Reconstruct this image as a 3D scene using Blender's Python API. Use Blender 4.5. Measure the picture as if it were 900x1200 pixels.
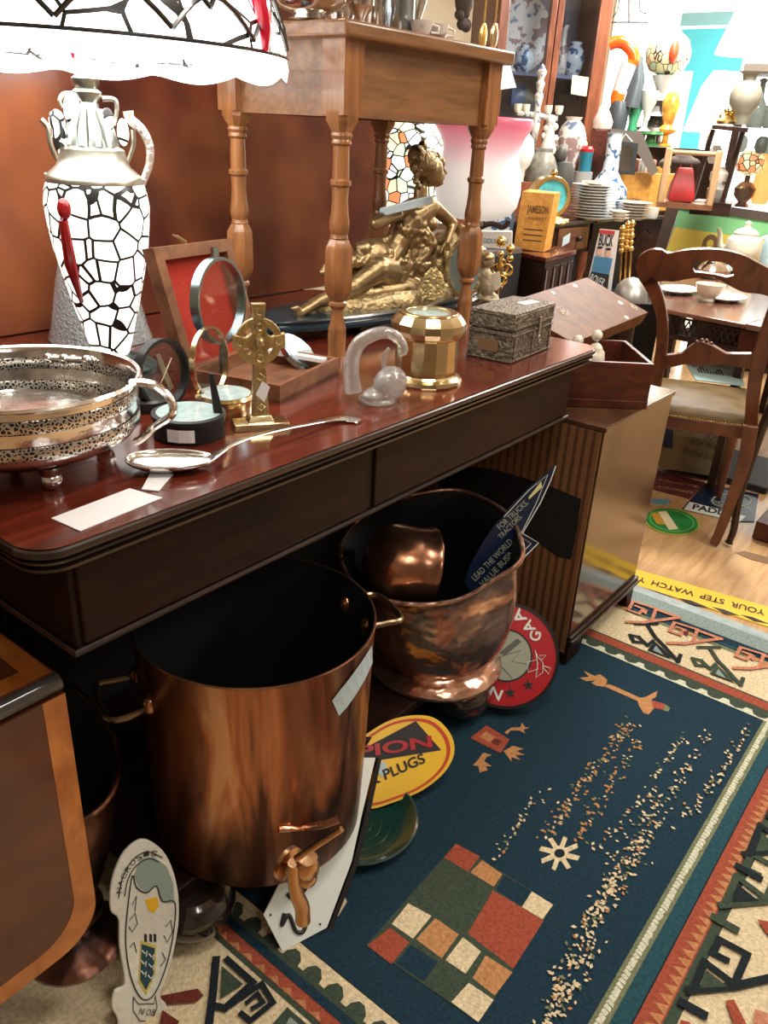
import bpy, bmesh, math, random
from math import sin, cos, pi, radians, sqrt, atan2
from mathutils import Vector, Matrix, noise
V = Vector
random.seed(7)
S = bpy.context.scene
for o in list(bpy.data.objects): bpy.data.objects.remove(o, do_unlink=True)
COL = S.collection
# ---------------------------------------------------------------- camera
F_ = 950.0; H_ = 1.4
CAM = V((0, 0, H_))
_d = V((-109, 2009, F_)).normalized(); ZC = -_d
XC = V((820, -(-109*820 + F_*F_)/2009.0, F_)).normalized()
YC = ZC.cross(XC)
def w2(vc): return V((XC.dot(vc), YC.dot(vc), ZC.dot(vc)))          # camera (right, down, forward) -> world
def ray(px, py): return w2(V((px-450, py-600, F_)))
def at(px, py, z=None, Y=None, X=None, D=None):
    r = ray(px, py)
    if z is not None: t = (z-H_)/r.z
    elif Y is not None: t = Y/r.y
    elif X is not None: t = X/r.x
    else: t = D/r.length
    return CAM + t*r
def depth(p): return w2(V((0, 0, 1))).dot(V(p)-CAM)
def mpp(p): return depth(p)/F_
cd = bpy.data.cameras.new('camera'); co = bpy.data.objects.new('camera', cd); COL.objects.link(co)
cd.sensor_fit = 'VERTICAL'; cd.sensor_height = 36; cd.lens = F_*36/1200; cd.clip_start = .02
r_, u_, b_ = w2(V((1, 0, 0))), w2(V((0, -1, 0))), w2(V((0, 0, -1)))
co.matrix_world = Matrix(((r_.x, u_.x, b_.x, 0), (r_.y, u_.y, b_.y, 0), (r_.z, u_.z, b_.z, H_), (0, 0, 0, 1)))
S.camera = co
# ---------------------------------------------------------------- world, lights, exposure
S.view_settings.view_transform = 'Standard'; S.view_settings.look = 'None'
S.view_settings.gamma = 1; S.view_settings.use_curve_mapping = False; S.view_settings.exposure = 0.25
wd = bpy.data.worlds.new('shop'); S.world = wd; wd.use_nodes = True
wd.node_tree.nodes['Background'].inputs[0].default_value = (1.0, .93, .85, 1)
wd.node_tree.nodes['Background'].inputs[1].default_value = .16
def area(name, loc, tgt, sx, sy, power, col):
    l = bpy.data.lights.new(name, 'AREA'); l.shape = 'RECTANGLE'; l.size = sx; l.size_y = sy; l.energy = power; l.color = col
    o = bpy.data.objects.new(name, l); COL.objects.link(o); o.location = loc
    o.rotation_euler = (V(tgt)-V(loc)).to_track_quat('-Z', 'Y').to_euler(); return o
area('ceiling_and_fill_light', (1.0, 0.2, 2.75), (1.0, .4, 0), .5, .5, 20, (1, .93, .82))
area('ceiling_and_fill_light', (2.8, -.2, 2.75), (2.8, .4, 0), .5, .5, 26, (1, .93, .82))
area('ceiling_and_fill_light', (0.0, -1.2, 2.75), (0.3, 0, 0), .6, .6, 14, (1, .95, .88))
area('ceiling_and_fill_light', (4.4, 1.2, 2.75), (4.4, 1.4, 0), .6, .6, 95, (1, .95, .88))
area('ceiling_and_fill_light', (3.2, -1.5, 2.75), (3.2, -1, 0), .6, .6, 40, (1, .95, .88))
area('ceiling_and_fill_light', (6.0, 2.2, 2.75), (6.0, 2.2, 0), .7, .7, 90, (1, .97, .92))  # fill lamp added overhead to brighten the goods near the window
area('ceiling_and_fill_light', (8.3, 1.9, 2.75), (8.6, 1.9, 0), .6, .6, 70, (1, .97, .92))  # fill lamp added overhead to brighten the backlit blue door
area('window_daylight', (10.3, 2.6, 1.7), (3, 1.0, .9), 3.0, 2.0, 300, (.92, .97, 1))
# ---------------------------------------------------------------- materials
MATS = {}
def nm(name):
    m = bpy.data.materials.new(name); m.use_nodes = True; MATS[name] = m
    return m, m.node_tree.nodes, m.node_tree.links, m.node_tree.nodes['Principled BSDF']
def c4(c): return (c[0], c[1], c[2], 1)
def srgb(r, g, b):
    f = lambda v: (v/255/12.92) if v/255 <= .04045 else ((v/255+.055)/1.055)**2.4
    return (f(r), f(g), f(b))
def plain(name, c, rough=.5, metal=0, bump=0, bs=60, coat=0, var=0, vs=8, spec=None, alpha=None, trans=0, ior=None):
    m, N, L, P = nm(name)
    P.inputs['Base Color'].default_value = c4(c); P.inputs['Roughness'].default_value = rough
    P.inputs['Metallic'].default_value = metal; P.inputs['Coat Weight'].default_value = coat
    P.inputs['Coat Roughness'].default_value = .08
    if spec is not None: P.inputs['Specular IOR Level'].default_value = spec
    if trans: P.inputs['Transmission Weight'].default_value = trans
    if ior: P.inputs['IOR'].default_value = ior
    tc = N.new('ShaderNodeTexCoord')
    if var:
        n = N.new('ShaderNodeTexNoise'); n.inputs['Scale'].default_value = vs; n.inputs['Detail'].default_value = 5
        L.new(tc.outputs['Object'], n.inputs['Vector'])
        r = N.new('ShaderNodeValToRGB'); L.new(n.outputs['Fac'], r.inputs[0])
        r.color_ramp.elements[0].position = .35; r.color_ramp.elements[1].position = .65
        r.color_ramp.elements[0].color = c4([max(0, x*(1-var)) for x in c]); r.color_ramp.elements[1].color = c4([min(1, x*(1+var)) for x in c])
        L.new(r.outputs[0], P.inputs['Base Color'])
    if bump:
        n = N.new('ShaderNodeTexNoise'); n.inputs['Scale'].default_value = bs; n.inputs['Detail'].default_value = 4
        L.new(tc.outputs['Object'], n.inputs['Vector'])
        b = N.new('ShaderNodeBump'); b.inputs['Strength'].default_value = bump; b.inputs['Distance'].default_value = .01
        L.new(n.outputs['Fac'], b.inputs['Height']); L.new(b.outputs[0], P.inputs['Normal'])
    return m
def wood(name, c1, c2, rough=.35, stretch=(1, 12, 12), scale=6, coat=.3, big=0, c3=None, spec=.5):
    m, N, L, P = nm(name); P.inputs['Specular IOR Level'].default_value = spec
    tc = N.new('ShaderNodeTexCoord'); mp = N.new('ShaderNodeMapping'); mp.inputs['Scale'].default_value = stretch
    L.new(tc.outputs['Object'], mp.inputs[0])
    n = N.new('ShaderNodeTexNoise'); n.inputs['Scale'].default_value = scale; n.inputs['Detail'].default_value = 7; n.inputs['Distortion'].default_value = .6
    L.new(mp.outputs[0], n.inputs['Vector'])
    r = N.new('ShaderNodeValToRGB'); L.new(n.outputs['Fac'], r.inputs[0])
    r.color_ramp.elements[0].position = .3; r.color_ramp.elements[1].position = .7
    r.color_ramp.elements[0].color = c4(c1); r.color_ramp.elements[1].color = c4(c2)
    out = r.outputs[0]
    if c3:
        n2 = N.new('ShaderNodeTexNoise'); n2.inputs['Scale'].default_value = big or 2.5; n2.inputs['Detail'].default_value = 3
        L.new(tc.outputs['Object'], n2.inputs['Vector'])
        r2 = N.new('ShaderNodeValToRGB'); r2.color_ramp.elements[0].position = .42; r2.color_ramp.elements[1].position = .64
        L.new(n2.outputs['Fac'], r2.inputs[0])
        mx = N.new('ShaderNodeMix'); mx.data_type = 'RGBA'; L.new(r2.outputs[0], mx.inputs[0]); L.new(out, mx.inputs[6]); mx.inputs[7].default_value = c4(c3)
        out = mx.outputs[2]
    L.new(out, P.inputs['Base Color'])
    P.inputs['Roughness'].default_value = rough; P.inputs['Coat Weight'].default_value = coat; P.inputs['Coat Roughness'].default_value = .12
    return m
def copper(name, base, dark, rough=.22, vert=True, scale=5, bump=.08, patch=None):
    m, N, L, P = nm(name)
    tc = N.new('ShaderNodeTexCoord'); mp = N.new('ShaderNodeMapping'); mp.inputs['Scale'].default_value = (1, 1, .2) if vert else (1, 1, 1)
    L.new(tc.outputs['Object'], mp.inputs[0])
    n = N.new('ShaderNodeTexNoise'); n.inputs['Scale'].default_value = scale; n.inputs['Detail'].default_value = 6; n.inputs['Distortion'].default_value = .9
    L.new(mp.outputs[0], n.inputs['Vector'])
    r = N.new('ShaderNodeValToRGB'); L.new(n.outputs['Fac'], r.inputs[0]); e = r.color_ramp.elements
    e[0].position = .38; e[0].color = c4(dark); e[1].position = .56; e[1].color = c4(base)
    if patch: x = e.new(.66); x.color = c4(patch)
    L.new(r.outputs[0], P.inputs['Base Color']); P.inputs['Metallic'].default_value = .92
    rr = N.new('ShaderNodeMapRange'); rr.inputs[3].default_value = rough+.18; rr.inputs[4].default_value = rough
    L.new(n.outputs['Fac'], rr.inputs[0]); L.new(rr.outputs[0], P.inputs['Roughness'])
    n2 = N.new('ShaderNodeTexNoise'); n2.inputs['Scale'].default_value = 14; L.new(tc.outputs['Object'], n2.inputs['Vector'])
    b = N.new('ShaderNodeBump'); b.inputs['Strength'].default_value = bump; b.inputs['Distance'].default_value = .05
    L.new(n2.outputs['Fac'], b.inputs['Height']); L.new(b.outputs[0], P.inputs['Normal'])
    return m
def emit(name, c, s):
    m, N, L, P = nm(name); P.inputs['Base Color'].default_value = c4(c)
    P.inputs['Emission Color'].default_value = c4(c); P.inputs['Emission Strength'].default_value = s; return m
def mosaic(name, c, s, scale, lead=.06, cols=None):
    """lit leaded glass: emitting panes, dark cames between"""
    m, N, L, P = nm(name); tc = N.new('ShaderNodeTexCoord')
    v = N.new('ShaderNodeTexVoronoi'); v.feature = 'DISTANCE_TO_EDGE'; v.inputs['Scale'].default_value = scale; v.inputs['Randomness'].default_value = .8
    v2 = N.new('ShaderNodeTexVoronoi'); v2.inputs['Scale'].default_value = scale; v2.inputs['Randomness'].default_value = .8
    L.new(tc.outputs['Object'], v.inputs['Vector']); L.new(tc.outputs['Object'], v2.inputs['Vector'])
    g = N.new('ShaderNodeMath'); g.operation = 'GREATER_THAN'; g.inputs[1].default_value = lead; L.new(v.outputs['Distance'], g.inputs[0])
    r = N.new('ShaderNodeValToRGB'); r.color_ramp.interpolation = 'CONSTANT'
    sp = N.new('ShaderNodeSeparateColor'); L.new(v2.outputs['Color'], sp.inputs[0]); L.new(sp.outputs[0], r.inputs[0])
    cols = cols or [(0, c)]
    e = r.color_ramp.elements; e[0].position = 0; e[0].color = c4(cols[0][1]); e[1].position = 1; e[1].color = c4(cols[-1][1])
    for p_, k in cols[1:]: x = e.new(p_); x.color = c4(k)
    mul = N.new('ShaderNodeMath'); mul.operation = 'MULTIPLY'; mul.inputs[1].default_value = s; L.new(g.outputs[0], mul.inputs[0])
    mx = N.new('ShaderNodeMix'); mx.data_type = 'RGBA'; L.new(g.outputs[0], mx.inputs[0]); mx.inputs[6].default_value = (.02, .02, .018, 1); L.new(r.outputs[0], mx.inputs[7])
    L.new(mx.outputs[2], P.inputs['Base Color']); L.new(r.outputs[0], P.inputs['Emission Color']); L.new(mul.outputs[0], P.inputs['Emission Strength'])
    P.inputs['Roughness'].default_value = .3
    return m
def glassy(name, c, rough=.03, alpha=.35, ior=1.45):
    m, N, L, P = nm(name); P.inputs['Base Color'].default_value = c4(c); P.inputs['Transmission Weight'].default_value = 1
    P.inputs['Roughness'].default_value = rough; P.inputs['IOR'].default_value = ior; return m
def pane(name, tint=(.8, .85, .85), fac=.12):
    m, N, L, P = nm(name); N.remove(P); t = N.new('ShaderNodeBsdfTransparent'); g = N.new('ShaderNodeBsdfGlossy'); g.inputs['Roughness'].default_value = .04
    t.inputs[0].default_value = c4(tint); mx = N.new('ShaderNodeMixShader'); mx.inputs[0].default_value = fac
    L.new(t.outputs[0], mx.inputs[1]); L.new(g.outputs[0], mx.inputs[2]); L.new(mx.outputs[0], N['Material Output'].inputs[0]); return m
def pattern(name, base, ink, scale=30, th=.55, rough=.25, kind='noise', ink2=None):
    m, N, L, P = nm(name); tc = N.new('ShaderNodeTexCoord'); n = N.new('ShaderNodeTexNoise'); n.inputs['Scale'].default_value = scale; n.inputs['Detail'].default_value = 2
    L.new(tc.outputs['Object'], n.inputs['Vector']); r = N.new('ShaderNodeValToRGB'); e = r.color_ramp.elements
    e[0].position = th-.01; e[0].color = c4(base); e[1].position = th+.03; e[1].color = c4(ink)
    if ink2: e[0].position = th-.01; x = e.new(.36); x.color = c4(base); e[0].color = c4(base); y = e.new(.30); y.color = c4(ink2)
    L.new(n.outputs['Fac'], r.inputs[0]); L.new(r.outputs[0], P.inputs['Base Color']); P.inputs['Roughness'].default_value = rough; return m

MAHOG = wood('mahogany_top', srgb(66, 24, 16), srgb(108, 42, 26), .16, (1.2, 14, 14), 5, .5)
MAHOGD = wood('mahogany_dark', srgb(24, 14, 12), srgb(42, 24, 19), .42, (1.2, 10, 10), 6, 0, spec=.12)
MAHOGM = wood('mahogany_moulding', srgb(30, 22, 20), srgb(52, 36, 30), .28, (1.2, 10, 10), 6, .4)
PANEL = wood('panel_veneer', srgb(66, 32, 27), srgb(104, 52, 38), .24, (2.2, 8, 1.2), 2.6, .4, 2.2, srgb(146, 82, 46))
OAK = wood('golden_oak', srgb(112, 74, 42), srgb(150, 104, 60), .33, (8, 8, 1), 8, .35)
OAKX = wood('golden_oak_rail', srgb(100, 66, 40), srgb(136, 94, 56), .35, (1, 8, 9), 8, .3)
LEGW = wood('oak_turned', srgb(112, 70, 38), srgb(156, 104, 60), .3, (9, 9, 1), 7, .4)
BOXW = wood('box_wood', srgb(102, 64, 44), srgb(142, 98, 70), .4, (4, 4, 4), 6, .2)
WALNUT = wood('walnut_lid', srgb(88, 54, 34), srgb(122, 78, 48), .5, (6, 2, 6), 5, 0, spec=.12)
MAHBOX = wood('mahogany_box', srgb(62, 28, 20), srgb(96, 46, 32), .35, (3, 3, 9), 6, .1, spec=.3)
CHAIRW = wood('chair_mahogany', srgb(72, 36, 22), srgb(112, 62, 38), .35, (5, 5, 2), 5, .3)
INLAY = wood('satinwood_band', srgb(150, 84, 36), srgb(196, 124, 60), .3, (3, 3, 2), 9, .4)
LEAFW = wood('leaf_mahogany', srgb(70, 34, 22), srgb(104, 54, 34), .35, (2, 2, 3), 4, .3)
DARKW = wood('dark_wood', srgb(34, 22, 18), srgb(58, 38, 30), .35, (3, 3, 3), 5, .1, spec=.3)
REDW = wood('red_brown_wood', srgb(100, 52, 34), srgb(142, 84, 56), .35, (4, 4, 1), 6, .3)
CABF = wood('varnished_brown', srgb(52, 32, 22), srgb(76, 50, 33), .17, (2, 2, 5), 3, .8)
PINE = wood('pine_crate', srgb(196, 136, 52), srgb(226, 168, 80), .5, (2, 8, 8), 5, 0)
FLOORW = wood('floor_boards', srgb(176, 136, 92), srgb(212, 174, 126), .32, (1.2, 9, 4), 4, .3)
BLACK = plain('black_gloss', (.012, .012, .013), .22, coat=.4)
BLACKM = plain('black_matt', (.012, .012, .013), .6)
VOID = plain('black_interior', (.004, .006, .008), .6)  # near-black lining colour for the insides of the copper vessels
BLACKT = plain('black_tin', (.02, .022, .024), .35)
BUN = plain('ebonised_bun', (.02, .014, .012), .15, coat=.8)
SILVER = plain('silver', (.80, .79, .77), .16, 1, .12, 30, var=.12, vs=25)
SILVERR = plain('pierced_silver', (.55, .52, .47), .3, 1, .9, 110)
PEWTER = plain('pewter', (.48, .46, .38), .36, 1, .1, 40)
BRASS = plain('brass', (.70, .56, .32), .2, 1, .05, 30, var=.1, vs=20)
WALLN = plain('cluttered_wall', srgb(146, 134, 120), .8, var=.35, vs=3)
BRASSD = plain('antique_brass', (.52, .42, .22), .3, 1, .35, 120, var=.25, vs=40)
GOLD = plain('gilt_brass', (.85, .6, .22), .25, 1)
BRONZE = plain('gilded_bronze', (.34, .245, .125), .4, .9, .2, 70, var=.25, vs=22)
BRONZEB = plain('gilded_bronze_base', (.40, .30, .155), .45, .85, .8, 70, var=.3, vs=28)
STEELB = plain('blued_steel', (.35, .47, .52), .22, 1)
COPU = copper('copper_urn', (.50, .20, .10), (.085, .038, .026), .24, True, 13, .06, (.70, .40, .24))
COPS = copper('copper_scuttle', (.80, .50, .37), (.40, .22, .16), .12, False, 9, .22, (.8, .52, .40))
COPD = copper('copper_dark', (.20, .09, .06), (.04, .022, .02), .24, False, 8, .2)
COPR = copper('copper_pot', (.6, .30, .17), (.22, .10, .065), .14, False, 6, .05)
BRONT = plain('tap_bronze', (.5, .3, .17), .25, 1, .1, 40, var=.15)
WHITE = plain('white_enamel', srgb(214, 222, 218), .3)
PAPER = plain('white_card', srgb(232, 232, 236), .7)
PAPERC = plain('cream_paper', srgb(232, 220, 180), .7)
TAPEB = plain('pale_tape', srgb(176, 196, 204), .5)
CREAM = plain('cream_china', srgb(226, 218, 198), .18, coat=.3)
CHINA = plain('white_china', srgb(222, 220, 212), .18, coat=.3)
CHINAP = pattern('painted_china', srgb(216, 212, 204), srgb(120, 130, 158), 38, .56)
CHINAF = pattern('floral_china', srgb(216, 208, 200), srgb(146, 120, 116), 14, .54, .3, ink2=srgb(92, 112, 140))
CHINAB = pattern('blue_china', srgb(206, 216, 222), srgb(58, 96, 140), 24, .54)
GREYC = plain('grey_stoneware', srgb(130, 128, 118), .4, var=.25, vs=30)
TEAL = plain('dark_teal_plinth', srgb(22, 42, 50), .25, coat=.5)
GREENE = plain('dark_green_enamel', srgb(12, 52, 46), .25, bump=.15, bs=20, coat=.5)
REDF = plain('red_felt', srgb(168, 44, 26), .9, bump=.3, bs=200)
REDS = plain('red_sign', srgb(168, 26, 36), .3)
YELS = plain('yellow_sign', srgb(228, 184, 42), .3, var=.08)
YELT = plain('yellow_tape', srgb(236, 196, 52), .45)
NAVYS = plain('navy_sign', srgb(16, 28, 52), .3)
GREY = plain('sign_grey', srgb(150, 156, 140), .4)
GREYD = plain('sign_dark_grey', srgb(84, 92, 84), .4)
ORS = plain('sign_red_line', srgb(186, 58, 26), .35)
GREENS = plain('sign_green', srgb(34, 140, 66), .35)
MAROON = plain('sign_maroon', srgb(98, 44, 44), .4)
BLUEB = plain('blue_card', srgb(70, 130, 170), .5)
BLUEP = plain('blue_paint', srgb(60, 190, 220), .5)
TAN = plain('tan', srgb(190, 150, 110), .6)
SKIN = plain('printed_skin', srgb(220, 180, 160), .5)
SEAT = plain('olive_leather', srgb(98, 80, 50), .5, spec=.2, var=.2, vs=12, bump=.15, bs=40)
LEATHR = plain('red_leather', srgb(150, 34, 34), .35, var=.3)
GLASS = plain('bubble_glass', (.86, .9, .92), .06, bump=.5, bs=90, coat=1, trans=.8)
BEADG = glassy('beaded_glass', (.82, .9, .92), .18)
COMPG = plain('compass_dial', srgb(176, 204, 206), .15, coat=.6, var=.12, vs=60)
PANE = pane('thin_glass'); LENS = pane('lens_glass', (.88, .9, .9), .07)
PANEC = pane('cabinet_glass', (.86, .9, .94), .08)
RUSTW = plain('dark_bag', srgb(70, 60, 56), .8, bump=.5, bs=40)
WALLM = plain('wall_paint', srgb(214, 204, 184), .8, var=.08, vs=2)
CEILM = plain('ceiling_paint', srgb(225, 215, 195), .9)
EWHITE = emit('lit_glass_white', (1, .98, .95), 9)
EGLOW = emit('window_glow', (1, 1, 1), 3.2)
EBLUE = emit('daylit_sky', (.55, .9, 1.0), 1.5)
EPEND = emit('lit_pendant', (1, .93, .82), 2.2)
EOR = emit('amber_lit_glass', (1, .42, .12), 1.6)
M_SHADE = mosaic('lit_dragonfly_shade', (1, .98, .94), 3.6, 11, .03, [(0, (1, .98, .94))])
M_VASE = mosaic('lit_mosaic_vase', (1, .97, .9), 1.2, 25, .055, [(0, (1, .98, .92)), (.72, (.95, .93, .78)), (.9, (.85, .95, .9))])
M_STAIN = mosaic('lit_stained_glass', (1, 1, 1), 1.0, 20, .05, [(0, (1, 1, .96)), (.35, (.75, .92, .98)), (.55, (.95, .9, .6)), (.68, (.95, .25, .1)), (.8, (.6, .85, .55)), (.9, (1, .75, .5))])
M_TIFF = mosaic('far_stained_glass', (1, 1, 1), .05, 22, .05, [(0, (.7, .66, .42)), (.4, (.6, .6, .3)), (.6, (.5, .62, .5)), (.75, (.9, .3, .15)), (.88, (.6, .7, .4))])
# pink to white frosted lamp glass (its own glass colour runs from rose rim to white foot)
def gradmat(name, stops, z0, z1, es=.0, rough=.35, trans=.2):
    m, N, L, P = nm(name); g = N.new('ShaderNodeNewGeometry'); sp = N.new('ShaderNodeSeparateXYZ'); L.new(g.outputs['Position'], sp.inputs[0])
    mr = N.new('ShaderNodeMapRange'); mr.inputs[1].default_value = z0; mr.inputs[2].default_value = z1; L.new(sp.outputs['Z'], mr.inputs[0])
    r = N.new('ShaderNodeValToRGB'); L.new(mr.outputs[0], r.inputs[0]); e = r.color_ramp.elements
    e[0].position = stops[0][0]; e[0].color = c4(stops[0][1]); e[1].position = stops[-1][0]; e[1].color = c4(stops[-1][1])
    for p_, k in stops[1:-1]: x = e.new(p_); x.color = c4(k)
    L.new(r.outputs[0], P.inputs['Base Color']); P.inputs['Roughness'].default_value = rough
    if es: L.new(r.outputs[0], P.inputs['Emission Color']); P.inputs['Emission Strength'].default_value = es
    return m
# ---------------------------------------------------------------- mesh builder
class MB:
    def __init__(s): s.bm = bmesh.new(); s.mi = 0
    def _f(s, vs):
        try: f = s.bm.faces.new(vs); f.material_index = s.mi; return f
        except ValueError: return None
    def poly(s, pts): s._f([s.bm.verts.new(p) for p in pts]); return s
    def hexa(s, p):      # bottom 4 (ccw), top 4
        v = [s.bm.verts.new(q) for q in p]
        for f in ((3, 2, 1, 0), (4, 5, 6, 7), (0, 1, 5, 4), (1, 2, 6, 5), (2, 3, 7, 6), (3, 0, 4, 7)): s._f([v[i] for i in f])
        return s
    def box(s, lo, hi, M=None):
        x0, y0, z0 = lo; x1, y1, z1 = hi
        p = [V(q) for q in ((x0, y0, z0), (x1, y0, z0), (x1, y1, z0), (x0, y1, z0), (x0, y0, z1), (x1, y0, z1), (x1, y1, z1), (x0, y1, z1))]
        if M: p = [M @ q for q in p]
        return s.hexa(p)
    def prism(s, pts, vec, holes=None):
        vec = V(vec); a = [s.bm.verts.new(V(p)) for p in pts]; b = [s.bm.verts.new(V(p)+vec) for p in pts]; n = len(a)
        s._f(a[::-1]); s._f(b)
        for i in range(n): s._f([a[i], a[(i+1) % n], b[(i+1) % n], b[i]])
        return s
    def ringprism(s, outer, inner, vec):
        vec = V(vec); n = len(outer)
        A = [s.bm.verts.new(V(p)) for p in outer]; B = [s.bm.verts.new(V(p)) for p in inner]
        C = [s.bm.verts.new(V(p)+vec) for p in outer]; D = [s.bm.verts.new(V(p)+vec) for p in inner]
        for i in range(n):
            j = (i+1) % n
            s._f([A[j], A[i], B[i], B[j]]); s._f([C[i], C[j], D[j], D[i]]); s._f([A[i], A[j], C[j], C[i]]); s._f([B[j], B[i], D[i], D[j]])
        return s
    def loft(s, rings, cap0=True, cap1=True, close=True):
        R = [[s.bm.verts.new(V(p)) for p in r] for r in rings]; n = len(R[0])
        for a, b in zip(R, R[1:]):
            for i in range(n if close else n-1): s._f([a[i], a[(i+1) % n], b[(i+1) % n], b[i]])
        if cap0: s._f(R[0][::-1])
        if cap1: s._f(R[-1])
        return s
    def lathe(s, prof, o=(0, 0, 0), ax=None, seg=40, M=None, oct=False, caps=True, sx=1, sy=1, rot=0):
        o = V(o)
        if ax is not None: Q = V(ax).normalized().to_track_quat('Z', 'Y').to_matrix()
        else: Q = Matrix.Identity(3)
        rings = []
        for r, z in prof:
            ring = []
            for i in range(seg):
                a = 2*pi*(i+.5*(1 if oct else 0))/seg+rot
                p = o + Q @ V((r*cos(a)*sx, r*sin(a)*sy, z)); ring.append(M @ p if M else p)
            rings.append(ring)
        return s.loft(rings, caps and prof[0][0] > 1e-5, caps and prof[-1][0] > 1e-5)
    def tube(s, pts, r, seg=10, closed=False, flat=1):
        pts = [V(p) for p in pts]; n = len(pts); rings = []; prev = None
        for i, p in enumerate(pts):
            a = pts[(i-1) % n] if (closed or i > 0) else p; b = pts[(i+1) % n] if (closed or i < n-1) else p
            t = (b-a).normalized() if (b-a).length > 1e-9 else V((0, 0, 1))
            if prev is None:
                prev = t.orthogonal().normalized() if abs(t.z) > .9 else t.cross(V((0, 0, 1))).normalized()
            nrm = (prev - t*prev.dot(t)).normalized(); bn = t.cross(nrm); prev = nrm
            rr = r[i] if isinstance(r, (list, tuple)) else r
            rings.append([p + rr*(nrm*cos(2*pi*k/seg)*flat + bn*sin(2*pi*k/seg)) for k in range(seg)])
        if closed:
            rings.append(rings[0]); 
            R = [[s.bm.verts.new(q) for q in rg] for rg in rings[:-1]]; R.append(R[0])
            for A, B in zip(R, R[1:]):
                for i in range(seg): s._f([A[i], A[(i+1) % seg], B[(i+1) % seg], B[i]])
            return s
        return s.loft(rings)
    def ell(s, c, r, R=None, seg=20, rg=12):
        if not isinstance(r, (tuple, list)): r = (r, r, r)
        rings = []
        for j in range(rg+1):
            t = pi*j/rg; k = max(sin(t), 1e-4)
            ring = []
            for i in range(seg):
                a = 2*pi*i/seg; p = V((r[0]*k*cos(a), r[1]*k*sin(a), -r[2]*cos(t)))
                if R: p = R @ p
                ring.append(V(c)+p)
            rings.append(ring)
        return s.loft(rings)
    def cap(s, a, b, ra, rb=None, seg=12):   # capsule-like limb
        rb = ra if rb is None else rb; a, b = V(a), V(b)
        s.tube([a, a.lerp(b, .33), a.lerp(b, .66), b], [ra, ra*.67+rb*.33, ra*.33+rb*.67, rb], seg); s.ell(a, ra, seg=seg, rg=8); s.ell(b, rb, seg=seg, rg=8); return s
    def build(s, name, mat, parent=None, smooth=True, ang=35, bevel=0, bseg=2, solid=0, sub=0, remesh=0, label=None):
        me = bpy.data.meshes.new(name); bmesh.ops.recalc_face_normals(s.bm, faces=s.bm.faces); s.bm.to_mesh(me); s.bm.free()
        for m in (mat if isinstance(mat, (list, tuple)) else [mat]): me.materials.append(m)
        if smooth:
            for p in me.polygons: p.use_smooth = True
            me.set_sharp_from_angle(angle=radians(ang))
        o = bpy.data.objects.new(name, me); COL.objects.link(o)
        if parent is not None:
            o.parent = parent; o.matrix_parent_inverse = LOC.get(parent.name, Matrix.Identity(4)).inverted()
        if solid: m = o.modifiers.new('s', 'SOLIDIFY'); m.thickness = abs(solid); m.offset = -1 if solid > 0 else 1
        if remesh: m = o.modifiers.new('r', 'REMESH'); m.mode = 'VOXEL'; m.voxel_size = remesh; m.use_smooth_shade = True; m2 = o.modifiers.new('sm', 'SMOOTH'); m2.iterations = 2
        if bevel: m = o.modifiers.new('b', 'BEVEL'); m.width = bevel; m.segments = bseg; m.limit_method = 'ANGLE'; m.angle_limit = radians(40)
        if sub: m = o.modifiers.new('u', 'SUBSURF'); m.levels = sub; m.render_levels = sub
        if label: o['label'] = label
        return o
LOC = {}
def thing(name, label, cat, loc, group=None):
    o = bpy.data.objects.new(name, None); COL.objects.link(o); o.location = loc; o['label'] = label; o['category'] = cat
    o.empty_display_size = .05
    if group: o['group'] = group
    LOC[o.name] = Matrix.Translation(V(loc)); return o
def tag(o, label=None, cat=None, group=None, kind=None):
    # move the origin of a one-mesh thing to its own middle
    if o.type == 'MESH' and o.parent is None and len(o.data.vertices) and not kind:
        vs = [v.co for v in o.data.vertices]; c = sum(vs, V())/len(vs); c.z = min(v.z for v in vs)
        o.data.transform(Matrix.Translation(-c)); o.location = c; LOC[o.name] = Matrix.Translation(c)
    if label: o['label'] = label
    if cat: o['category'] = cat
    if group: o['group'] = group
    if kind: o['kind'] = kind
    return o
def clone(root, delta, label=None, name=None):
    r = root.copy(); COL.objects.link(r); r.location = root.location+V(delta); LOC[r.name] = LOC[root.name]
    if label: r['label'] = label
    for ch in [c for c in bpy.data.objects if c.parent == root]:
        c = ch.copy(); COL.objects.link(c); c.parent = r; c.matrix_parent_inverse = ch.matrix_parent_inverse
        for g in [q for q in bpy.data.objects if q.parent == ch]:
            d = g.copy(); COL.objects.link(d); d.parent = c; d.matrix_parent_inverse = g.matrix_parent_inverse
    return r
class Plane:
    """a real plane in the room; p(px,py) is the point of it the photo shows at that pixel"""
    def __init__(s, o, n): s.o = V(o); s.n = V(n).normalized()
    def p(s, px, py, d=0):
        r = ray(px, py); q = CAM + r*((s.o-CAM).dot(s.n)/r.dot(s.n)); return q - s.n*d
    def pts(s, l, d=0): return [s.p(x, y, d) for x, y in l]
def facing(o, tilt=0, yaw=0):
    """plane through o whose normal points back at the viewer, leaned back by tilt degrees"""
    h = V((CAM.x-o[0], CAM.y-o[1], 0)).normalized(); h = Matrix.Rotation(radians(yaw), 3, 'Z') @ h
    return Plane(o, h*cos(radians(tilt)) + V((0, 0, sin(radians(tilt)))))
def fr(o, yaw=0):
    """local frame at o: x to the right, y away from the viewer, z up"""
    a = atan2(o[1], o[0])-pi/2+radians(yaw); return Matrix.Translation(V(o)) @ Matrix.Rotation(a, 4, 'Z')
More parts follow.
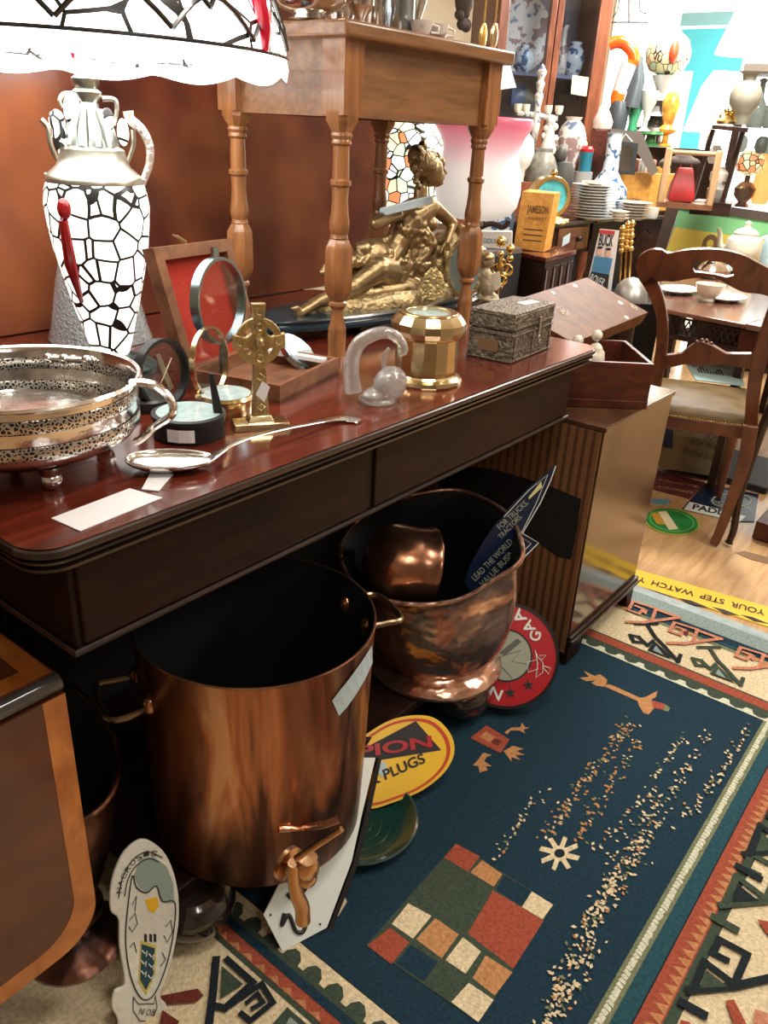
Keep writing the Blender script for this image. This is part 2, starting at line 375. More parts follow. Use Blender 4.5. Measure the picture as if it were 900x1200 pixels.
def text(body, A, B, n, mat, parent, name='lettering', thick=.0006, off=.0015, hscale=None, label=None, bold=.0):
    """raised lettering whose baseline runs from A to B on a plane of normal n"""
    cu = bpy.data.curves.new(name, 'FONT'); cu.body = body; cu.size = 1; cu.extrude = 0; cu.offset = bold
    t = bpy.data.objects.new(name, cu); COL.objects.link(t); bpy.context.view_layer.update()
    me = bpy.data.meshes.new_from_object(t.evaluated_get(bpy.context.evaluated_depsgraph_get())); bpy.data.objects.remove(t); me.name = name
    xs = [v.co.x for v in me.vertices]; x0, x1 = min(xs), max(xs)
    A, B, n = V(A), V(B), V(n).normalized(); u = (B-A).normalized(); v = n.cross(u).normalized(); s_ = (B-A).length/(x1-x0)
    hs = s_ if hscale is None else hscale/.7
    for q in me.vertices: q.co = A + u*((q.co.x-x0)*s_) + v*(q.co.y*hs) + n*off
    me.materials.clear(); me.materials.append(mat)
    o = bpy.data.objects.new(name, me); COL.objects.link(o)
    if parent is not None: o.parent = parent; o.matrix_parent_inverse = LOC.get(parent.name, Matrix.Identity(4)).inverted()
    if label: o['label'] = label
    return o
def circ(c, u, v, r, n=32, a0=0, a1=2*pi, r2=None):
    c, u, v = V(c), V(u), V(v); r2 = r2 or r
    return [c + u*r*cos(a0+(a1-a0)*i/n) + v*r2*sin(a0+(a1-a0)*i/n) for i in range(n+(0 if abs(a1-a0-2*pi) < 1e-6 else 1))]
def spl(pts, n=6, closed=False):
    """Catmull-Rom through points (2D or 3D)"""
    P = [V(p) if len(p) == 3 else V((p[0], p[1], 0)) for p in pts]; d2 = len(pts[0]) == 2; N = len(P); out = []
    rng = range(N if closed else N-1)
    for i in rng:
        a, b, c, d = (P[(i-1) % N] if closed or i > 0 else P[0]), P[i], P[(i+1) % N], (P[(i+2) % N] if closed or i+2 < N else P[-1])
        for k in range(n):
            t = k/n; out.append(.5*((2*b)+(-a+c)*t+(2*a-5*b+4*c-d)*t*t+(-a+3*b-3*c+d)*t**3))
    if not closed: out.append(P[-1])
    return [(q.x, q.y) for q in out] if d2 else out
# ================================================================ SETTING
f = MB().box((-1.5, -2.5, -.06), (12, 6, -.004)).build('floor', FLOORW); tag(f, kind='structure')
f = MB().box((-1.5, -2.5, 2.8), (12, 6, 2.86)).build('ceiling', CEILM); tag(f, kind='structure')
f = MB().box((-1.5, 5.9, 0), (11, 6.0, 2.8)).build('wall_back', WALLM); tag(f, kind='structure')
f = MB().box((-1.5, 2.05, 0), (2.6, 2.15, 2.8)).build('wall_left', WALLM); tag(f, kind='structure')
f = MB().box((-1.5, -2.6, 0), (9.4, -2.5, 2.8)).build('wall_right', WALLN); tag(f, kind='structure')
f = MB().box((-1.6, -2.5, 0), (-1.5, 2.05, 2.8)).build('wall_near', WALLN); tag(f, kind='structure')
# street side: wall, blue doors, bright panes
XW = 9.4
f = MB(); f.box((XW, -2.5, 0), (XW+.12, .55, 2.8)).box((XW, 4.4, 0), (XW+.12, 5.9, 2.8)).box((XW, .55, 2.78), (XW+.12, 4.4, 2.8)).box((XW, .55, 0), (XW+.12, 4.4, .35)).build('wall_front', WALLM)
tag(bpy.data.objects['wall_front'], kind='structure')
# ---- rug: one woven piece, pattern polygons are stitched into it
RC = dict(navy=srgb(27, 51, 65), teal=srgb(36, 72, 82), cream=srgb(206, 190, 156), rust=srgb(150, 74, 56), orange=srgb(176, 122, 82), green=srgb(60, 72, 60), tan=srgb(176, 128, 84),
          pink=srgb(186, 124, 98), dark=srgb(30, 38, 42), white=srgb(196, 198, 176), sage=srgb(112, 116, 88), grey=srgb(130, 146, 142), wine=srgb(104, 48, 40))
rm = {k: plain('rug_wool_'+k, c, .95, bump=.5, bs=260, var=.18, vs=120, spec=.15) for k, c in RC.items()}; rk = list(RC)
R = MB(); lay = [0]
def rz(): lay[0] += 1; return .0082 + lay[0]*.000004
def rp(col, pts, pix=True):
    R.mi = rk.index(col); z = rz(); R.poly([at(x, y, z=z) if pix else V((x, y, z)) for x, y in pts])
def rr(col, x0, x1, y0, y1): rp(col, [(x0, y0), (x1, y0), (x1, y1), (x0, y1)], False)
R.mi = rk.index('cream'); R.box((.30, -.42, 0), (2.46, 1.42, .008))
yN, yB = -.42, 1.42
for a, b, c in ((2.385, 2.46, 'grey'), (2.33, 2.385, 'navy'), (2.312, 2.33, 'sage')): rr(c, a, b, yN, yB)
for i in range(9): rr('tan', 2.318, 2.336, yN+.05+i*.22, yN+.12+i*.22)
for i in range(9): rr('teal', 2.336, 2.348, yN+.10+i*.22, yN+.26+i*.22)
rr('green', .655, 2.135, .105, 1.15)                  # thin green line
rr('rust', .665, 2.128, .125, 1.14)
rr('dark', .70, 2.092, .165, 1.11)
rr('navy', .755, 2.045, .215, 1.06)
# near side (low Y): teal, sage line with woven white
rr('teal', .70, 2.06, .168, .215); rr('sage', .75, 2.05, .198, .226); 
for i in range(120): rp('white', [(0.75+i*.0108+random.uniform(-.002, .002), .206+random.uniform(-.003, .003)), (.759+i*.0108, .206), (.763+i*.0108, .217), (.754+i*.0108, .219)], False)
for i in range(62): rp('orange', [(.70+i*.023, .128), (.723+i*.023, .128), (.7115+i*.023, .152)], False)
# far side (high X): cream scallops
rr('white', 2.04, 2.066, .2, 1.06); rr('green', 2.066, 2.09, .18, 1.08)
for i in range(14):
    y = .24+i*.062; rp('green', [(2.068, y-.024), (2.05, y-.016), (2.044, y), (2.05, y+.016), (2.068, y+.024)], False)
# left side (low X): cream band with green half moons
rr('cream', .712, .752, .2, 1.06); rr('green', .70, .715, .2, 1.06); rr('navy', .688, .705, .16, 1.1)
for i in range(16):
    y = .235+i*.052; rp('green', [(.712, y-.02), (.726, y-.017), (.738, y-.004), (.738, y+.008), (.726, y+.018), (.712, y+.02)], False)
for i in range(30): rp('orange', [(.666, .14+i*.034), (.666, .168+i*.034), (.678, .154+i*.034)], False)
# mosaic of squares
def cell(x0, x1, y0, y1, c, g=.006):
    rr('green', x0, x1, y0, y1); rr(c, x0+g/2, x1-g/2, y0+g/2, y1-g/2)
def cp(c, *pts): rp(c, pts)
cr = lambda x, y: (400+x/3.214, 970+y/3.214)
Q = lambda c, *p: rp(c, [cr(*q) for q in p])
Q('green', (432, 58), (800, 290), (518, 735), (95, 440))
Q('rust', (432, 60), (522, 108), (478, 166), (388, 112)); Q('tan', (530, 122), (606, 175), (574, 222), (486, 168))
Q('navy', (612, 178), (716, 238), (680, 296), (582, 236)); Q('cream', (718, 240), (798, 290), (757, 345), (680, 298))
Q('green', (384, 116), (572, 228), (470, 386), (250, 282)); Q('rust', (572, 236), (762, 350), (648, 530), (476, 398))
Q('cream', (252, 284), (340, 332), (270, 418), (190, 362)); Q('tan', (354, 340), (442, 402), (378, 492), (282, 420))
Q('cream', (458, 412), (526, 466), (468, 550), (392, 498)); Q('tan', (544, 480), (645, 545), (578, 632), (494, 566))
Q('rust', (184, 376), (256, 432), (188, 514), (98, 444)); Q('navy', (262, 440), (362, 506), (310, 580), (204, 510))
Q('green', (368, 506), (476, 578), (412, 650), (316, 590)); Q('cream', (480, 584), (574, 648), (516, 732), (414, 656))
# star flower
d3 = lambda x, y: (530+x/3, 770+y/3)
D = lambda c, *p: rp(c, [d3(*q) for q in p])
c0 = (377, 690)
for k in range(8):
    a = pi/4*k+.3; u = (cos(a)*1.05, sin(a)*.95); w = (-u[1], u[0])
    D('cream', (c0[0]+u[0]*20+w[0]*9, c0[1]+u[1]*20+w[1]*9), (c0[0]+u[0]*66+w[0]*8, c0[1]+u[1]*62+w[1]*8), (c0[0]+u[0]*70-w[0]*8, c0[1]+u[1]*64-w[1]*8), (c0[0]+u[0]*20-w[0]*9, c0[1]+u[1]*20-w[1]*9))
D('cream', *[(c0[0]+32*cos(a*pi/6), c0[1]+27*sin(a*pi/6)) for a in range(12)])
D('dark', *[(c0[0]+19*cos(a*pi/6), c0[1]+16*sin(a*pi/6)) for a in range(12)])
# figures
D('tan', (545, 95), (560, 98), (672, 148), (664, 160), (540, 105)); D('tan', (520, 60), (545, 80), (540, 105), (505, 100), (488, 90), (505, 82), (470, 85), (446, 72), (480, 70), (462, 48), (500, 66))
D('tan', (650, 145), (680, 140), (722, 118), (716, 140), (700, 150), (712, 178), (690, 202), (672, 196), (656, 170)); D('rust', (700, 152), (748, 164), (744, 186), (706, 178)); D('sage', (748, 166), (766, 178), (760, 192), (742, 188))
D('rust', (120, 240), (202, 290), (170, 338), (62, 284)); D('orange', (118, 262), (150, 280), (132, 300), (96, 280)); D('wine', (136, 300), (150, 286), (176, 294), (160, 314))
D('tan', (180, 330), (212, 312), (252, 322), (226, 330), (254, 344), (222, 344), (240, 362), (208, 352), (208, 368))
D('tan', (184, 264), (208, 248), (240, 246), (244, 230), (256, 246), (272, 248), (250, 256), (258, 270), (236, 258), (206, 258), (192, 272))
D('tan', (140, 344), (108, 336), (88, 364), (72, 380), (92, 384), (96, 406), (110, 402), (124, 398), (118, 384), (140, 384), (112, 366), (120, 352))
# yarn flecks in loose diagonal rows
rows = [((740, 843), (640, 977), 13, 230, 'tan'), ((747, 870), (673, 987), 9, 130, 'tan'), ((643, 917), (580, 1007), 9, 55, 'cream'), ((803, 860), (763, 917), 8, 55, 'cream'), ((765, 925), (690, 1003), 10, 45, 'cream'),
        ((775, 935), (735, 1010), 20, 190, 'cream'), ((735, 1010), (690, 1085), 18, 190, 'cream'), ((690, 1085), (640, 1205), 18, 190, 'cream'), ((832, 860), (777, 940), 9, 70, 'cream'), ((880, 850), (845, 905), 9, 60, 'cream'), ((845, 905), (800, 965), 10, 75, 'cream'), ((700, 1110), (655, 1200), 12, 40, 'cream')]
for (x0, y0), (x1, y1), w, n, c in rows:
    for k in range(int(n*.62)):
        t = random.random(); q = at(x0+(x1-x0)*t+random.gauss(0, w*.5), y0+(y1-y0)*t+random.gauss(0, w*.3), z=.008)
        if not (.78 < q.x < 2.03 and .24 < q.y < .9): continue
        a = random.uniform(0, pi); s = random.uniform(.0022, .0040); cc = c if random.random() < .4 else random.choice(['tan', 'cream', 'cream', 'sage', 'sage'])
        R.mi = rk.index(cc); z = rz(); R.poly([(q.x+s*1.7*cos(a), q.y+s*1.7*sin(a), z), (q.x-s*sin(a), q.y+s*cos(a), z), (q.x-s*1.7*cos(a), q.y-s*1.7*sin(a), z), (q.x+s*sin(a), q.y-s*cos(a), z)])
# running dog scroll motifs of the cream borders
def stroke(c, pts, w, pix=None):
    for (a, b) in zip(pts, pts[1:]):
        A = at(*pix(*a), z=.008) if pix else V((a[0], a[1], 0)); B = at(*pix(*b), z=.008) if pix else V((b[0], b[1], 0))
        u = (B-A); u.z = 0; L_ = u.length; u.normalize(); n_ = V((-u.y, u.x, 0))*w/2; e = u*w/2
        rp(c, [((A-n_-e).x, (A-n_-e).y), ((B-n_+e).x, (B-n_+e).y), ((B+n_+e).x, (B+n_+e).y), ((A+n_-e).x, (A+n_-e).y)], False)
def hookmotif(ox, oy, ux, uy, c, w=.013, s=1):
    # key scroll + triangle on a long arm, axes u (along border) and v
    P = lambda a, b: (ox+(ux[0]*a+uy[0]*b)*s, oy+(ux[1]*a+uy[1]*b)*s)
    stroke(c, [P(.0, .0), P(.02, .04), P(.075, .13)], w); stroke(c, [P(.045, .145), P(.105, .115)], w)
    stroke(c, [P(.02, .03), P(-.05, .06), P(-.07, .02), P(-.03, .005), P(-.02, .03)], w*.8)
    rp(c, [P(.0, .0), P(.03, .05), P(.075, -.01)], False); rp('sage', [P(.022, .006), P(.032, .03), P(.054, .001)], False)
    stroke(c, [P(0, 0), P(.095, -.02), P(.09, .01)], w)
g4 = lambda x, y: (700+x/4.444, 680+y/4.444)
def G(c, pts, w=.014): stroke(c, pts, w, g4)
for dx, dy, cc in ((0, 0, 'dark'), (325, 122, 'green')):
    m = lambda *p: [(x+dx, y+dy) for x, y in p]
    G(cc, m((200, 232), (310, 232)), .012); G(cc, m((262, 240), (300, 300), (345, 345), (420, 428), (432, 395)), .012); G(cc, m((290, 320), (262, 345), (215, 300), (170, 290), (190, 325), (235, 330)), .011)
    rp(cc, [g4(*q) for q in m((300, 318), (262, 362), (400, 412))]); rp('grey', [g4(*q) for q in m((305, 340), (290, 365), (345, 388))])
for dx, dy, cc in ((0, 0, 'pink'), (345, 130, 'pink'), (-215, -110, 'pink')):
    m = lambda *p: [(x+dx, y+dy) for x, y in p]
    G(cc, m((370, 332), (450, 335), (640, 310), (530, 270)), .014); G(cc, m((500, 320), (520, 262), (400, 225), (375, 270), (430, 290), (455, 265), (415, 250)), .011); rp('wine' if not dx else cc, [g4(*q) for q in m((440, 268), (478, 262), (470, 290))])
h4 = lambda x, y: (700+x/4, 900+y/4)
def Hh(c, pts, w=.016): stroke(c, pts, w, h4)
for dx, dy, cc in ((0, 0, 'dark'), (150, -400, 'green'), (262, -640, 'dark')):
    m = lambda *p: [(x+dx, y+dy) for x, y in p]
    Hh(cc, m((400, 1110), (490, 1160)), .018); Hh(cc, m((430, 1050), (640, 1030), (840, 985)), .016); Hh(cc, m((445, 1050), (500, 915), (640, 1020), (700, 880), (570, 810), (540, 875), (600, 905)), .014)
    rp('green' if cc == 'dark' else 'dark', [h4(*q) for q in m((510, 945), (480, 1030), (610, 1025))])
rp('rust', [h4(*q) for q in ((600, 1090), (640, 1085), (700, 1200), (640, 1200))]); rp('pink', [h4(*q) for q in ((740, 1130), (800, 1150), (800, 1200), (730, 1200))]); rp('rust', [h4(*q) for q in ((750, 710), (810, 720), (860, 850), (820, 800), (790, 770))])
rp('rust', [h4(*q) for q in ((390, 1180), (430, 1190), (470, 1240), (380, 1240))])
b3 = lambda x, y: (150+x/3, 950+y/3)
def Bk(c, pts, w=.012): stroke(c, pts, w, b3)
Bk('dark', [(310, 530), (300, 640), (285, 760)], .014); Bk('dark', [(350, 530), (440, 610), (340, 700), (300, 690)], .012); rp('green', [b3(*q) for q in ((330, 545), (405, 610), (325, 660))])
Bk('dark', [(345, 700), (470, 615), (510, 680), (430, 745), (400, 720)], .010); Bk('dark', [(420, 680), (455, 650), (475, 680), (440, 700)], .008)
rp('green', [b3(*q) for q in ((560, 690), (500, 760), (640, 760))]); rp('grey', [b3(*q) for q in ((570, 725), (550, 760), (610, 760))])
rp('wine', [b3(*q) for q in ((115, 650), (245, 625), (266, 650), (240, 672), (120, 682))]); rp('wine', [b3(*q) for q in ((120, 700), (180, 740), (170, 760), (110, 760))]); rp('cream', [b3(*q) for q in ((752, 280), (770, 320), (740, 370), (715, 385), (745, 330))])
o = R.build('rug', [rm[k] for k in rk], smooth=False); tag(o, 'deep blue patterned wool rug with cream scroll border and a patch of coloured squares', 'rug')
# yellow tape with black lettering
A, B, C_, D_ = at(735, 664, z=0), at(925, 718, z=0), at(925, 742, z=0), at(735, 682, z=0)
t = thing('warning_tape', 'yellow warning tape with black capitals stuck across the floor beyond the rug', 'tape', at(820, 697, z=-.004))
MB().prism([A, B, C_, D_], (0, 0, -.004)).build('tape_strip', YELT, t, False)
up = V((0, 0, 1))
text('YOUR  STEP  WATCH  YOUR', at(897, 716, z=0), at(722, 669, z=0), up, BLACKM, t, hscale=.036, bold=.015)
for x in (760, 800, 838, 872): 
    MB().prism([at(x-4, 690+(x-760)*.27, z=.0006), at(x+10, 693+(x-760)*.27, z=.0006), at(x+30, 701+(x-760)*.27, z=.0006), at(x+12, 698+(x-760)*.27, z=.0006)], (0, 0, .0004)).build('black_scuff', BLACKM, t, False)
# grey strip between the tape and the rug
o = MB().box((2.462, -.6, -.004), (2.51, 1.4, .004)).build('threshold_strip', plain('threshold_grey', srgb(150, 164, 166), .5, var=.15, vs=30)); tag(o, 'grey speckled strip edging the floor between rug and yellow tape', 'floor strip')
# ================================================================ BIG TABLE
ZT = .93
def rrect(x0, x1, y0, y1, r, z, n=7):
    P = []
    for cx, cy, a in ((x1-r, y0+r, -pi/2), (x1-r, y1-r, 0), (x0+r, y1-r, pi/2), (x0+r, y0+r, pi)):
        for i in range(n+1): P.append((cx+r*cos(a+i*pi/2/n), cy+r*sin(a+i*pi/2/n), z))
    return P
TX0, TX1, TY0, TY1 = .405, 1.945, .812, 1.80
st = thing('sideboard', 'long mahogany sideboard with red polished top, dark apron drawers and black bun feet', 'sideboard', (1.2, 1.2, .008))
def ins(d, z): return rrect(TX0+d, TX1-d, TY0+d, TY1-d, .05-d*.5, z)
MB().loft([ins(.006, ZT-.001), ins(.004, ZT)]).build('tabletop', MAHOG, st, ang=20)
MB().loft([ins(.028, ZT-.040), ins(.013, ZT-.038), ins(.006, ZT-.034), ins(.006, ZT-.030), ins(.017, ZT-.027), ins(.017, ZT-.025), ins(.003, ZT-.022), ins(.002, ZT-.018), ins(.010, ZT-.0155), ins(.010, ZT-.0145), ins(.0, ZT-.012), ins(0, ZT-.008), ins(.001, ZT-.004), ins(.006, ZT-.001)], True, False).build('moulded_edge', MAHOGM, st, ang=25, label='dark reeded table edge')
AX0, AX1, AY0 = .462, 1.86, .846; AZ = .757
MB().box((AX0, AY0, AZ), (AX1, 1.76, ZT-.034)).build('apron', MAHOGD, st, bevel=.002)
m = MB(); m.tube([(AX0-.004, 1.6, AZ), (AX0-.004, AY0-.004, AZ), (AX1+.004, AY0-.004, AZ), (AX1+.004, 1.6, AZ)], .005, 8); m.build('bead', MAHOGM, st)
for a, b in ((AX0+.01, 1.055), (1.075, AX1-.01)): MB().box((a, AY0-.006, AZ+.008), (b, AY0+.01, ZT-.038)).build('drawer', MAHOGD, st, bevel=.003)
MB().box((.12, 1.455, .01), (AX1, 1.475, ZT-.04)).build('black_backing', BLACKM, st)  # black sheet added to stand in for the shade under the sideboard
MB().box((.60, .885, .105), (1.84, 1.45, .136)).build('plinth', MAHOGD, st, bevel=.004)
for x, y in ((.655, .90), (1.52, .868), (.68, 1.36), (1.74, 1.36)):
    MB().lathe([(.03, .008), (.056, .02), (.076, .042), (.08, .062), (.074, .085), (.058, .10), (.05, .106)], (x, y, 0)).build('bun_foot', BUN, st)
for x in (.62, 1.78): MB().box((x, 1.39, .13), (x+.05, 1.45, AZ)).build('post', MAHOGD, st, bevel=.004)
# scroll supports at the front corners, mostly in the dark
for x in ():
    m = MB(); m.tube(spl([(x, .93, AZ), (x, .90, .68), (x, .96, .58), (x, 1.05, .45), (x, 1.02, .3), (x, .93, .22), (x, .92, .15)], 6), [.03]*0 or .028, 10); m.build('scroll_support', MAHOGD, st)
# upright mahogany panel behind
e = at(443, 230, Y=1.80)
pts = [(-.2, 1.80, ZT), (e.x+.05, 1.80, ZT), (e.x+.02, 1.80, 1.05), (e.x, 1.80, 1.2), (e.x-.01, 1.80, 1.3), (e.x-.035, 1.80, 1.42), (e.x-.05, 1.80, 1.75), (-.2, 1.80, 1.75)]
t = thing('wooden_screen', 'tall polished red-brown mahogany panel standing upright along the back of the sideboard', 'screen', (.9, 1.81, ZT-.01))
MB().prism(pts, (0, .025, 0)).build('veneered_board', PANEL, t, bevel=.004)
MB().box((-.6, 1.805, .0), (1.9, 1.85, ZT)).build('shade_backing_rail', MAHOGD, t)  # rail carried down to the floor as dark backing, imitating shade below
# ================================================================ SMALL TURNED LEG TABLE
SX0, SX1, SY0, SY1 = 1.365, 1.885, 1.195, 1.505; zt = 1.582
st2 = thing('occasional_table', 'small golden oak table with turned legs standing on the sideboard', 'table', ((SX0+SX1)/2, 1.35, ZT))
MB().box((SX0-.05, SY0-.05, zt-.03), (SX1+.05, SY1+.05, zt)).build('tabletop', OAKX, st2, bevel=.007, bseg=3)
MB().box((SX0-.01, SY0-.013, zt-.165), (SX1+.01, SY0+.004, zt-.03)).box((SX0-.01, SY1-.004, zt-.165), (SX1+.01, SY1+.013, zt-.03)).box((SX0-.013, SY0, zt-.165), (SX0+.004, SY1, zt-.03)).box((SX1-.004, SY0, zt-.165), (SX1+.013, SY1, zt-.03)).build('apron', OAKX, st2)
for x, y in ((SX0, SY0), (SX1, SY0), (SX0, SY1), (SX1, SY1)):
    m = MB(); m.box((x-.029, y-.029, 1.42), (x+.029, y+.029, zt-.03))
    m.loft([[(x+a*k, y+b*k, z) for a, b in ((-1, -.55), (-.55, -1), (.55, -1), (1, -.55), (1, .55), (.55, 1), (-.55, 1), (-1, .55))] for k, z in ((.016, 1.385), (.0292, 1.41), (.0292, 1.43))])
    m.lathe([(.016, 1.392), (.0215, 1.388), (.0225, 1.383), (.021, 1.379), (.019, 1.376), (.0205, 1.372), (.0205, 1.368), (.0165, 1.364), (.0175, 1.32), (.0175, 1.302), (.022, 1.298), (.022, 1.29), (.0178, 1.286), (.0165, 1.26), (.0185, 1.235), (.0215, 1.215), (.0205, 1.2), (.018, 1.193), (.019, 1.188), (.02, 1.185)], (x, y, 0), seg=28)
    m.lathe([(.016, 1.186), (.023, 1.18), (.031, 1.165), (.032, 1.1), (.031, 1.078), (.024, 1.062), (.015, 1.052)], (x, y, 0), seg=8, oct=True)
    m.lathe([(.014, 1.056), (.02, 1.05), (.0205, 1.044), (.014, 1.036), (.0125, 1.026), (.0165, 1.005), (.0195, .995), (.0205, .99), (.0195, .985), (.0205, .978), (.0195, .932), (.0205, ZT)], (x, y, 0), seg=28)
    m.build('turned_leg', LEGW, st2, ang=28)
# ================================================================ ON THE SIDEBOARD
def zat(x, y, py):
    """height at which the vertical line through (x, y) meets picture row py"""
    q = V((x, y, 0))-CAM; dn = w2(V((0, 1, 0))); fw = w2(V((0, 0, 1))); k = (py-600)/F_
    return (k*q.dot(fw)-q.dot(dn))/(dn.z-k*fw.z)
def LP(x, y, rows):
    out = []
    for py, hw in rows:
        z = zat(x, y, py); out.append((hw*mpp(V((x, y, z))), z))
    return out
def bez(n, *p):   # shorthand smooth tube path
    return spl(list(p), n)
# ---- mosaic table lamp with dragonfly shade
lx, ly = .935, 1.42
lamp = thing('mosaic_table_lamp', 'lit table lamp with white mosaic glass urn body, silver handles and wide dragonfly leaded shade', 'lamp', (lx, ly, ZT))
MB().lathe([(.085, ZT), (.088, ZT+.012), (.07, ZT+.022), (.05, ZT+.03), (.038, zat(lx, ly, 413))], (lx, ly, 0)).build('lamp_foot', plain('verdigris', (.10, .16, .15), .35, .8, .5, 60), lamp)
rows = [(414, 20), (408, 22), (360, 36), (320, 46), (290, 53), (262, 57), (240, 59), (222, 57), (213, 54)]
MB().lathe(LP(lx, ly, rows), (lx, ly, 0), seg=48).build('mosaic_body', M_VASE, lamp, ang=60)
rows = [(214, 55), (210, 55), (205, 53), (195, 42), (185, 38), (175, 37), (171, 30)]
MB().lathe(LP(lx, ly, rows), (lx, ly, 0)).build('silver_collar', PEWTER, lamp)
rows = [(172, 26), (165, 24), (155, 19), (142, 14), (130, 13), (120, 12), (114, 16), (108, 17), (104, 12), (98, 15), (92, 16), (88, 11), (70, 9), (40, 6), (0, 5)]
m = MB(); m.lathe(LP(lx, ly, rows), (lx, ly, 0))
for k in range(10):
    a = 2*pi*k/10; z0, z1 = zat(lx, ly, 172), zat(lx, ly, 128)
    m.tube([(lx+.038*cos(a), ly+.038*sin(a), z0), (lx+.033*cos(a), ly+.033*sin(a), (z0+z1)/2), (lx+.019*cos(a), ly+.019*sin(a), z1)], [.011, .009, .005], 8)
m.build('fluted_stem', plain('silver_green_stem', (.42, .46, .42), .28, 1), lamp)
PL = facing((lx, ly, 1.2))
for side, pts in (('r', ((150, 130), (153, 140), (166, 152), (175, 170), (175, 192), (167, 215), (163, 230))), ('l', ((48, 140), (56, 150), (60, 172), (71, 196), (66, 205), (52, 204))), ('r', ((120, 116), (134, 117), (137, 128), (134, 147))), ('l', ((92, 112), (76, 110), (70, 118), (74, 126))), ('r', ((156, 152), (156, 172), (147, 196))), ('l', ((88, 128), (91, 150), (78, 176)))):
    q = PL.pts(bez(5, *pts)); k = len(q); r0 = .0085 if len(pts) > 6 else .0045
    MB().tube(q, [r0*(1.15-.5*i/k) for i in range(k)], 10).build('handle', PEWTER if r0 < .008 else plain('pearl_silver', (.74, .68, .64), .28, .7, .6, 90), lamp)
m = MB()
for x, y, rx, rz_ in ((83, 129, 7, 13), (67, 142, 8, 10), (126, 140, 7, 10), (144, 155, 6, 12), (88, 120, 8, 8), (70, 160, 7, 16)):
    m.ell(PL.p(x, y, -.01), (rx*.0019, .008, rz_*.0019))
m.build('glass_leaf', M_VASE, lamp)
m = MB(); m.ell(PL.p(77, 238, -.108), (.012, .012, .018)); m.tube([PL.p(76, 250, -.112), PL.p(84, 300, -.105), PL.p(96, 345, -.075)], [.008, .011, .004], 8); m.build('red_dragonfly', plain('red_glass', srgb(150, 20, 24), .2, coat=.5), lamp)
# shade: wide scalloped bowl
zr = 1.503; NS = 96; RR = .352
prof = [(RR, zr), (RR*.995, zr+.02), (RR*.97, zr+.05), (RR*.9, zr+.1), (RR*.78, zr+.15), (RR*.6, zr+.2), (RR*.38, zr+.235), (RR*.12, zr+.25)]
rings = []
for j, (r, z) in enumerate(prof):
    rings.append([(lx+r*cos(2*pi*i/NS), ly+r*sin(2*pi*i/NS), z-(abs(sin(2*pi*i/NS*7))*.012 if j == 0 else 0)) for i in range(NS)])
sh = MB().loft(rings, False, False).build('leaded_shade', M_SHADE, lamp, ang=60)
m = MB(); rings = []
for r, z, w in ((RR*1.0, zr+.0, 0), (RR*1.01, zr-.012, .4), (RR*1.0, zr-.022, 1)):
    rings.append([(lx+r*cos(2*pi*i/NS), ly+r*sin(2*pi*i/NS), z-w*abs(sin(2*pi*i/NS*5.5))*.016) for i in range(NS)])
m.loft(rings, False, False).build('scalloped_glass_rim', emit('lit_rim_glass', (.98, .99, 1), 2.6), lamp, ang=60)
# dark cames sweeping round the shade just above the rim
m = MB()
for k in range(14):
    a0, a1 = 2*pi*k/14, 2*pi*(k+1)/14
    for lo, hi in ((.012, .062), (.045, .1)):
        q = []
        for i in range(9):
            a = a0+(a1-a0)*i/8+(0 if lo < .02 else .2); h = lo+(hi-lo)*abs(sin(pi*i/8)); rr_ = RR*(1.006-.0*h) if h < .02 else RR*(1.004-(h/.16)**2*.22)
            q.append((lx+rr_*cos(a), ly+rr_*sin(a), zr+h))
        m.tube(q, .0042, 6)
m.tube([(lx+(RR+.002)*cos(2*pi*i/64), ly+(RR+.002)*sin(2*pi*i/64), zr-.001) for i in range(64)], .0028, 5, closed=True)
m.build('lead_came', BLACK, lamp)
d = at(293, 20, D=1.0); a = radians(-37)
for k, (az, h0, h1) in enumerate(((-72, .0, .13), (60, 0, .1), (170, 0, .1), (-165, 0, .1))):
    a = radians(az); m = MB()
    m.tube([(lx+RR*1.012*cos(a), ly+RR*1.012*sin(a), zr-.0), (lx+RR*1.012*cos(a), ly+RR*1.012*sin(a), zr+.03), (lx+RR*.99*cos(a), ly+RR*.99*sin(a), zr+.07), (lx+RR*.9*cos(a), ly+RR*.9*sin(a), zr+.12)], [.006, .012, .014, .01], 8)
    m.build('red_dragonfly', plain('red_dragonfly_glass', srgb(190, 20, 50), .2, coat=.5), lamp)
MB().ell((lx, ly, zr+.07), (.035, .035, .045)).build('light_bulb', emit('bulb', (1, .97, .9), 9), lamp)
l = bpy.data.lights.new('bulb_light', 'POINT'); l.energy = 1.2; l.shadow_soft_size = .06; l.color = (1, .95, .86)
o = bpy.data.objects.new('bulb_light', l); COL.objects.link(o); o.location = (lx, ly, zr-.03)
# ---- clear beaded glass lampshade behind it
by = 1.665; bx = at(119, 400, Y=by).x
PB = [(408, 58), (380, 54), (330, 45), (280, 34), (250, 26)]
t = thing('beaded_glass_shade', 'clear beaded glass cone shade standing behind the mosaic lamp body', 'lampshade', (bx, by, ZT))
prof = LP(bx, by, PB); prof[0] = (prof[0][0], ZT+.002)
MB().lathe(prof, (bx, by, 0), seg=48, caps=False).build('glass_skirt', plain('hammered_glass', (.62, .70, .71), .12, 0, 1.0, 140, coat=1, trans=.5), t)
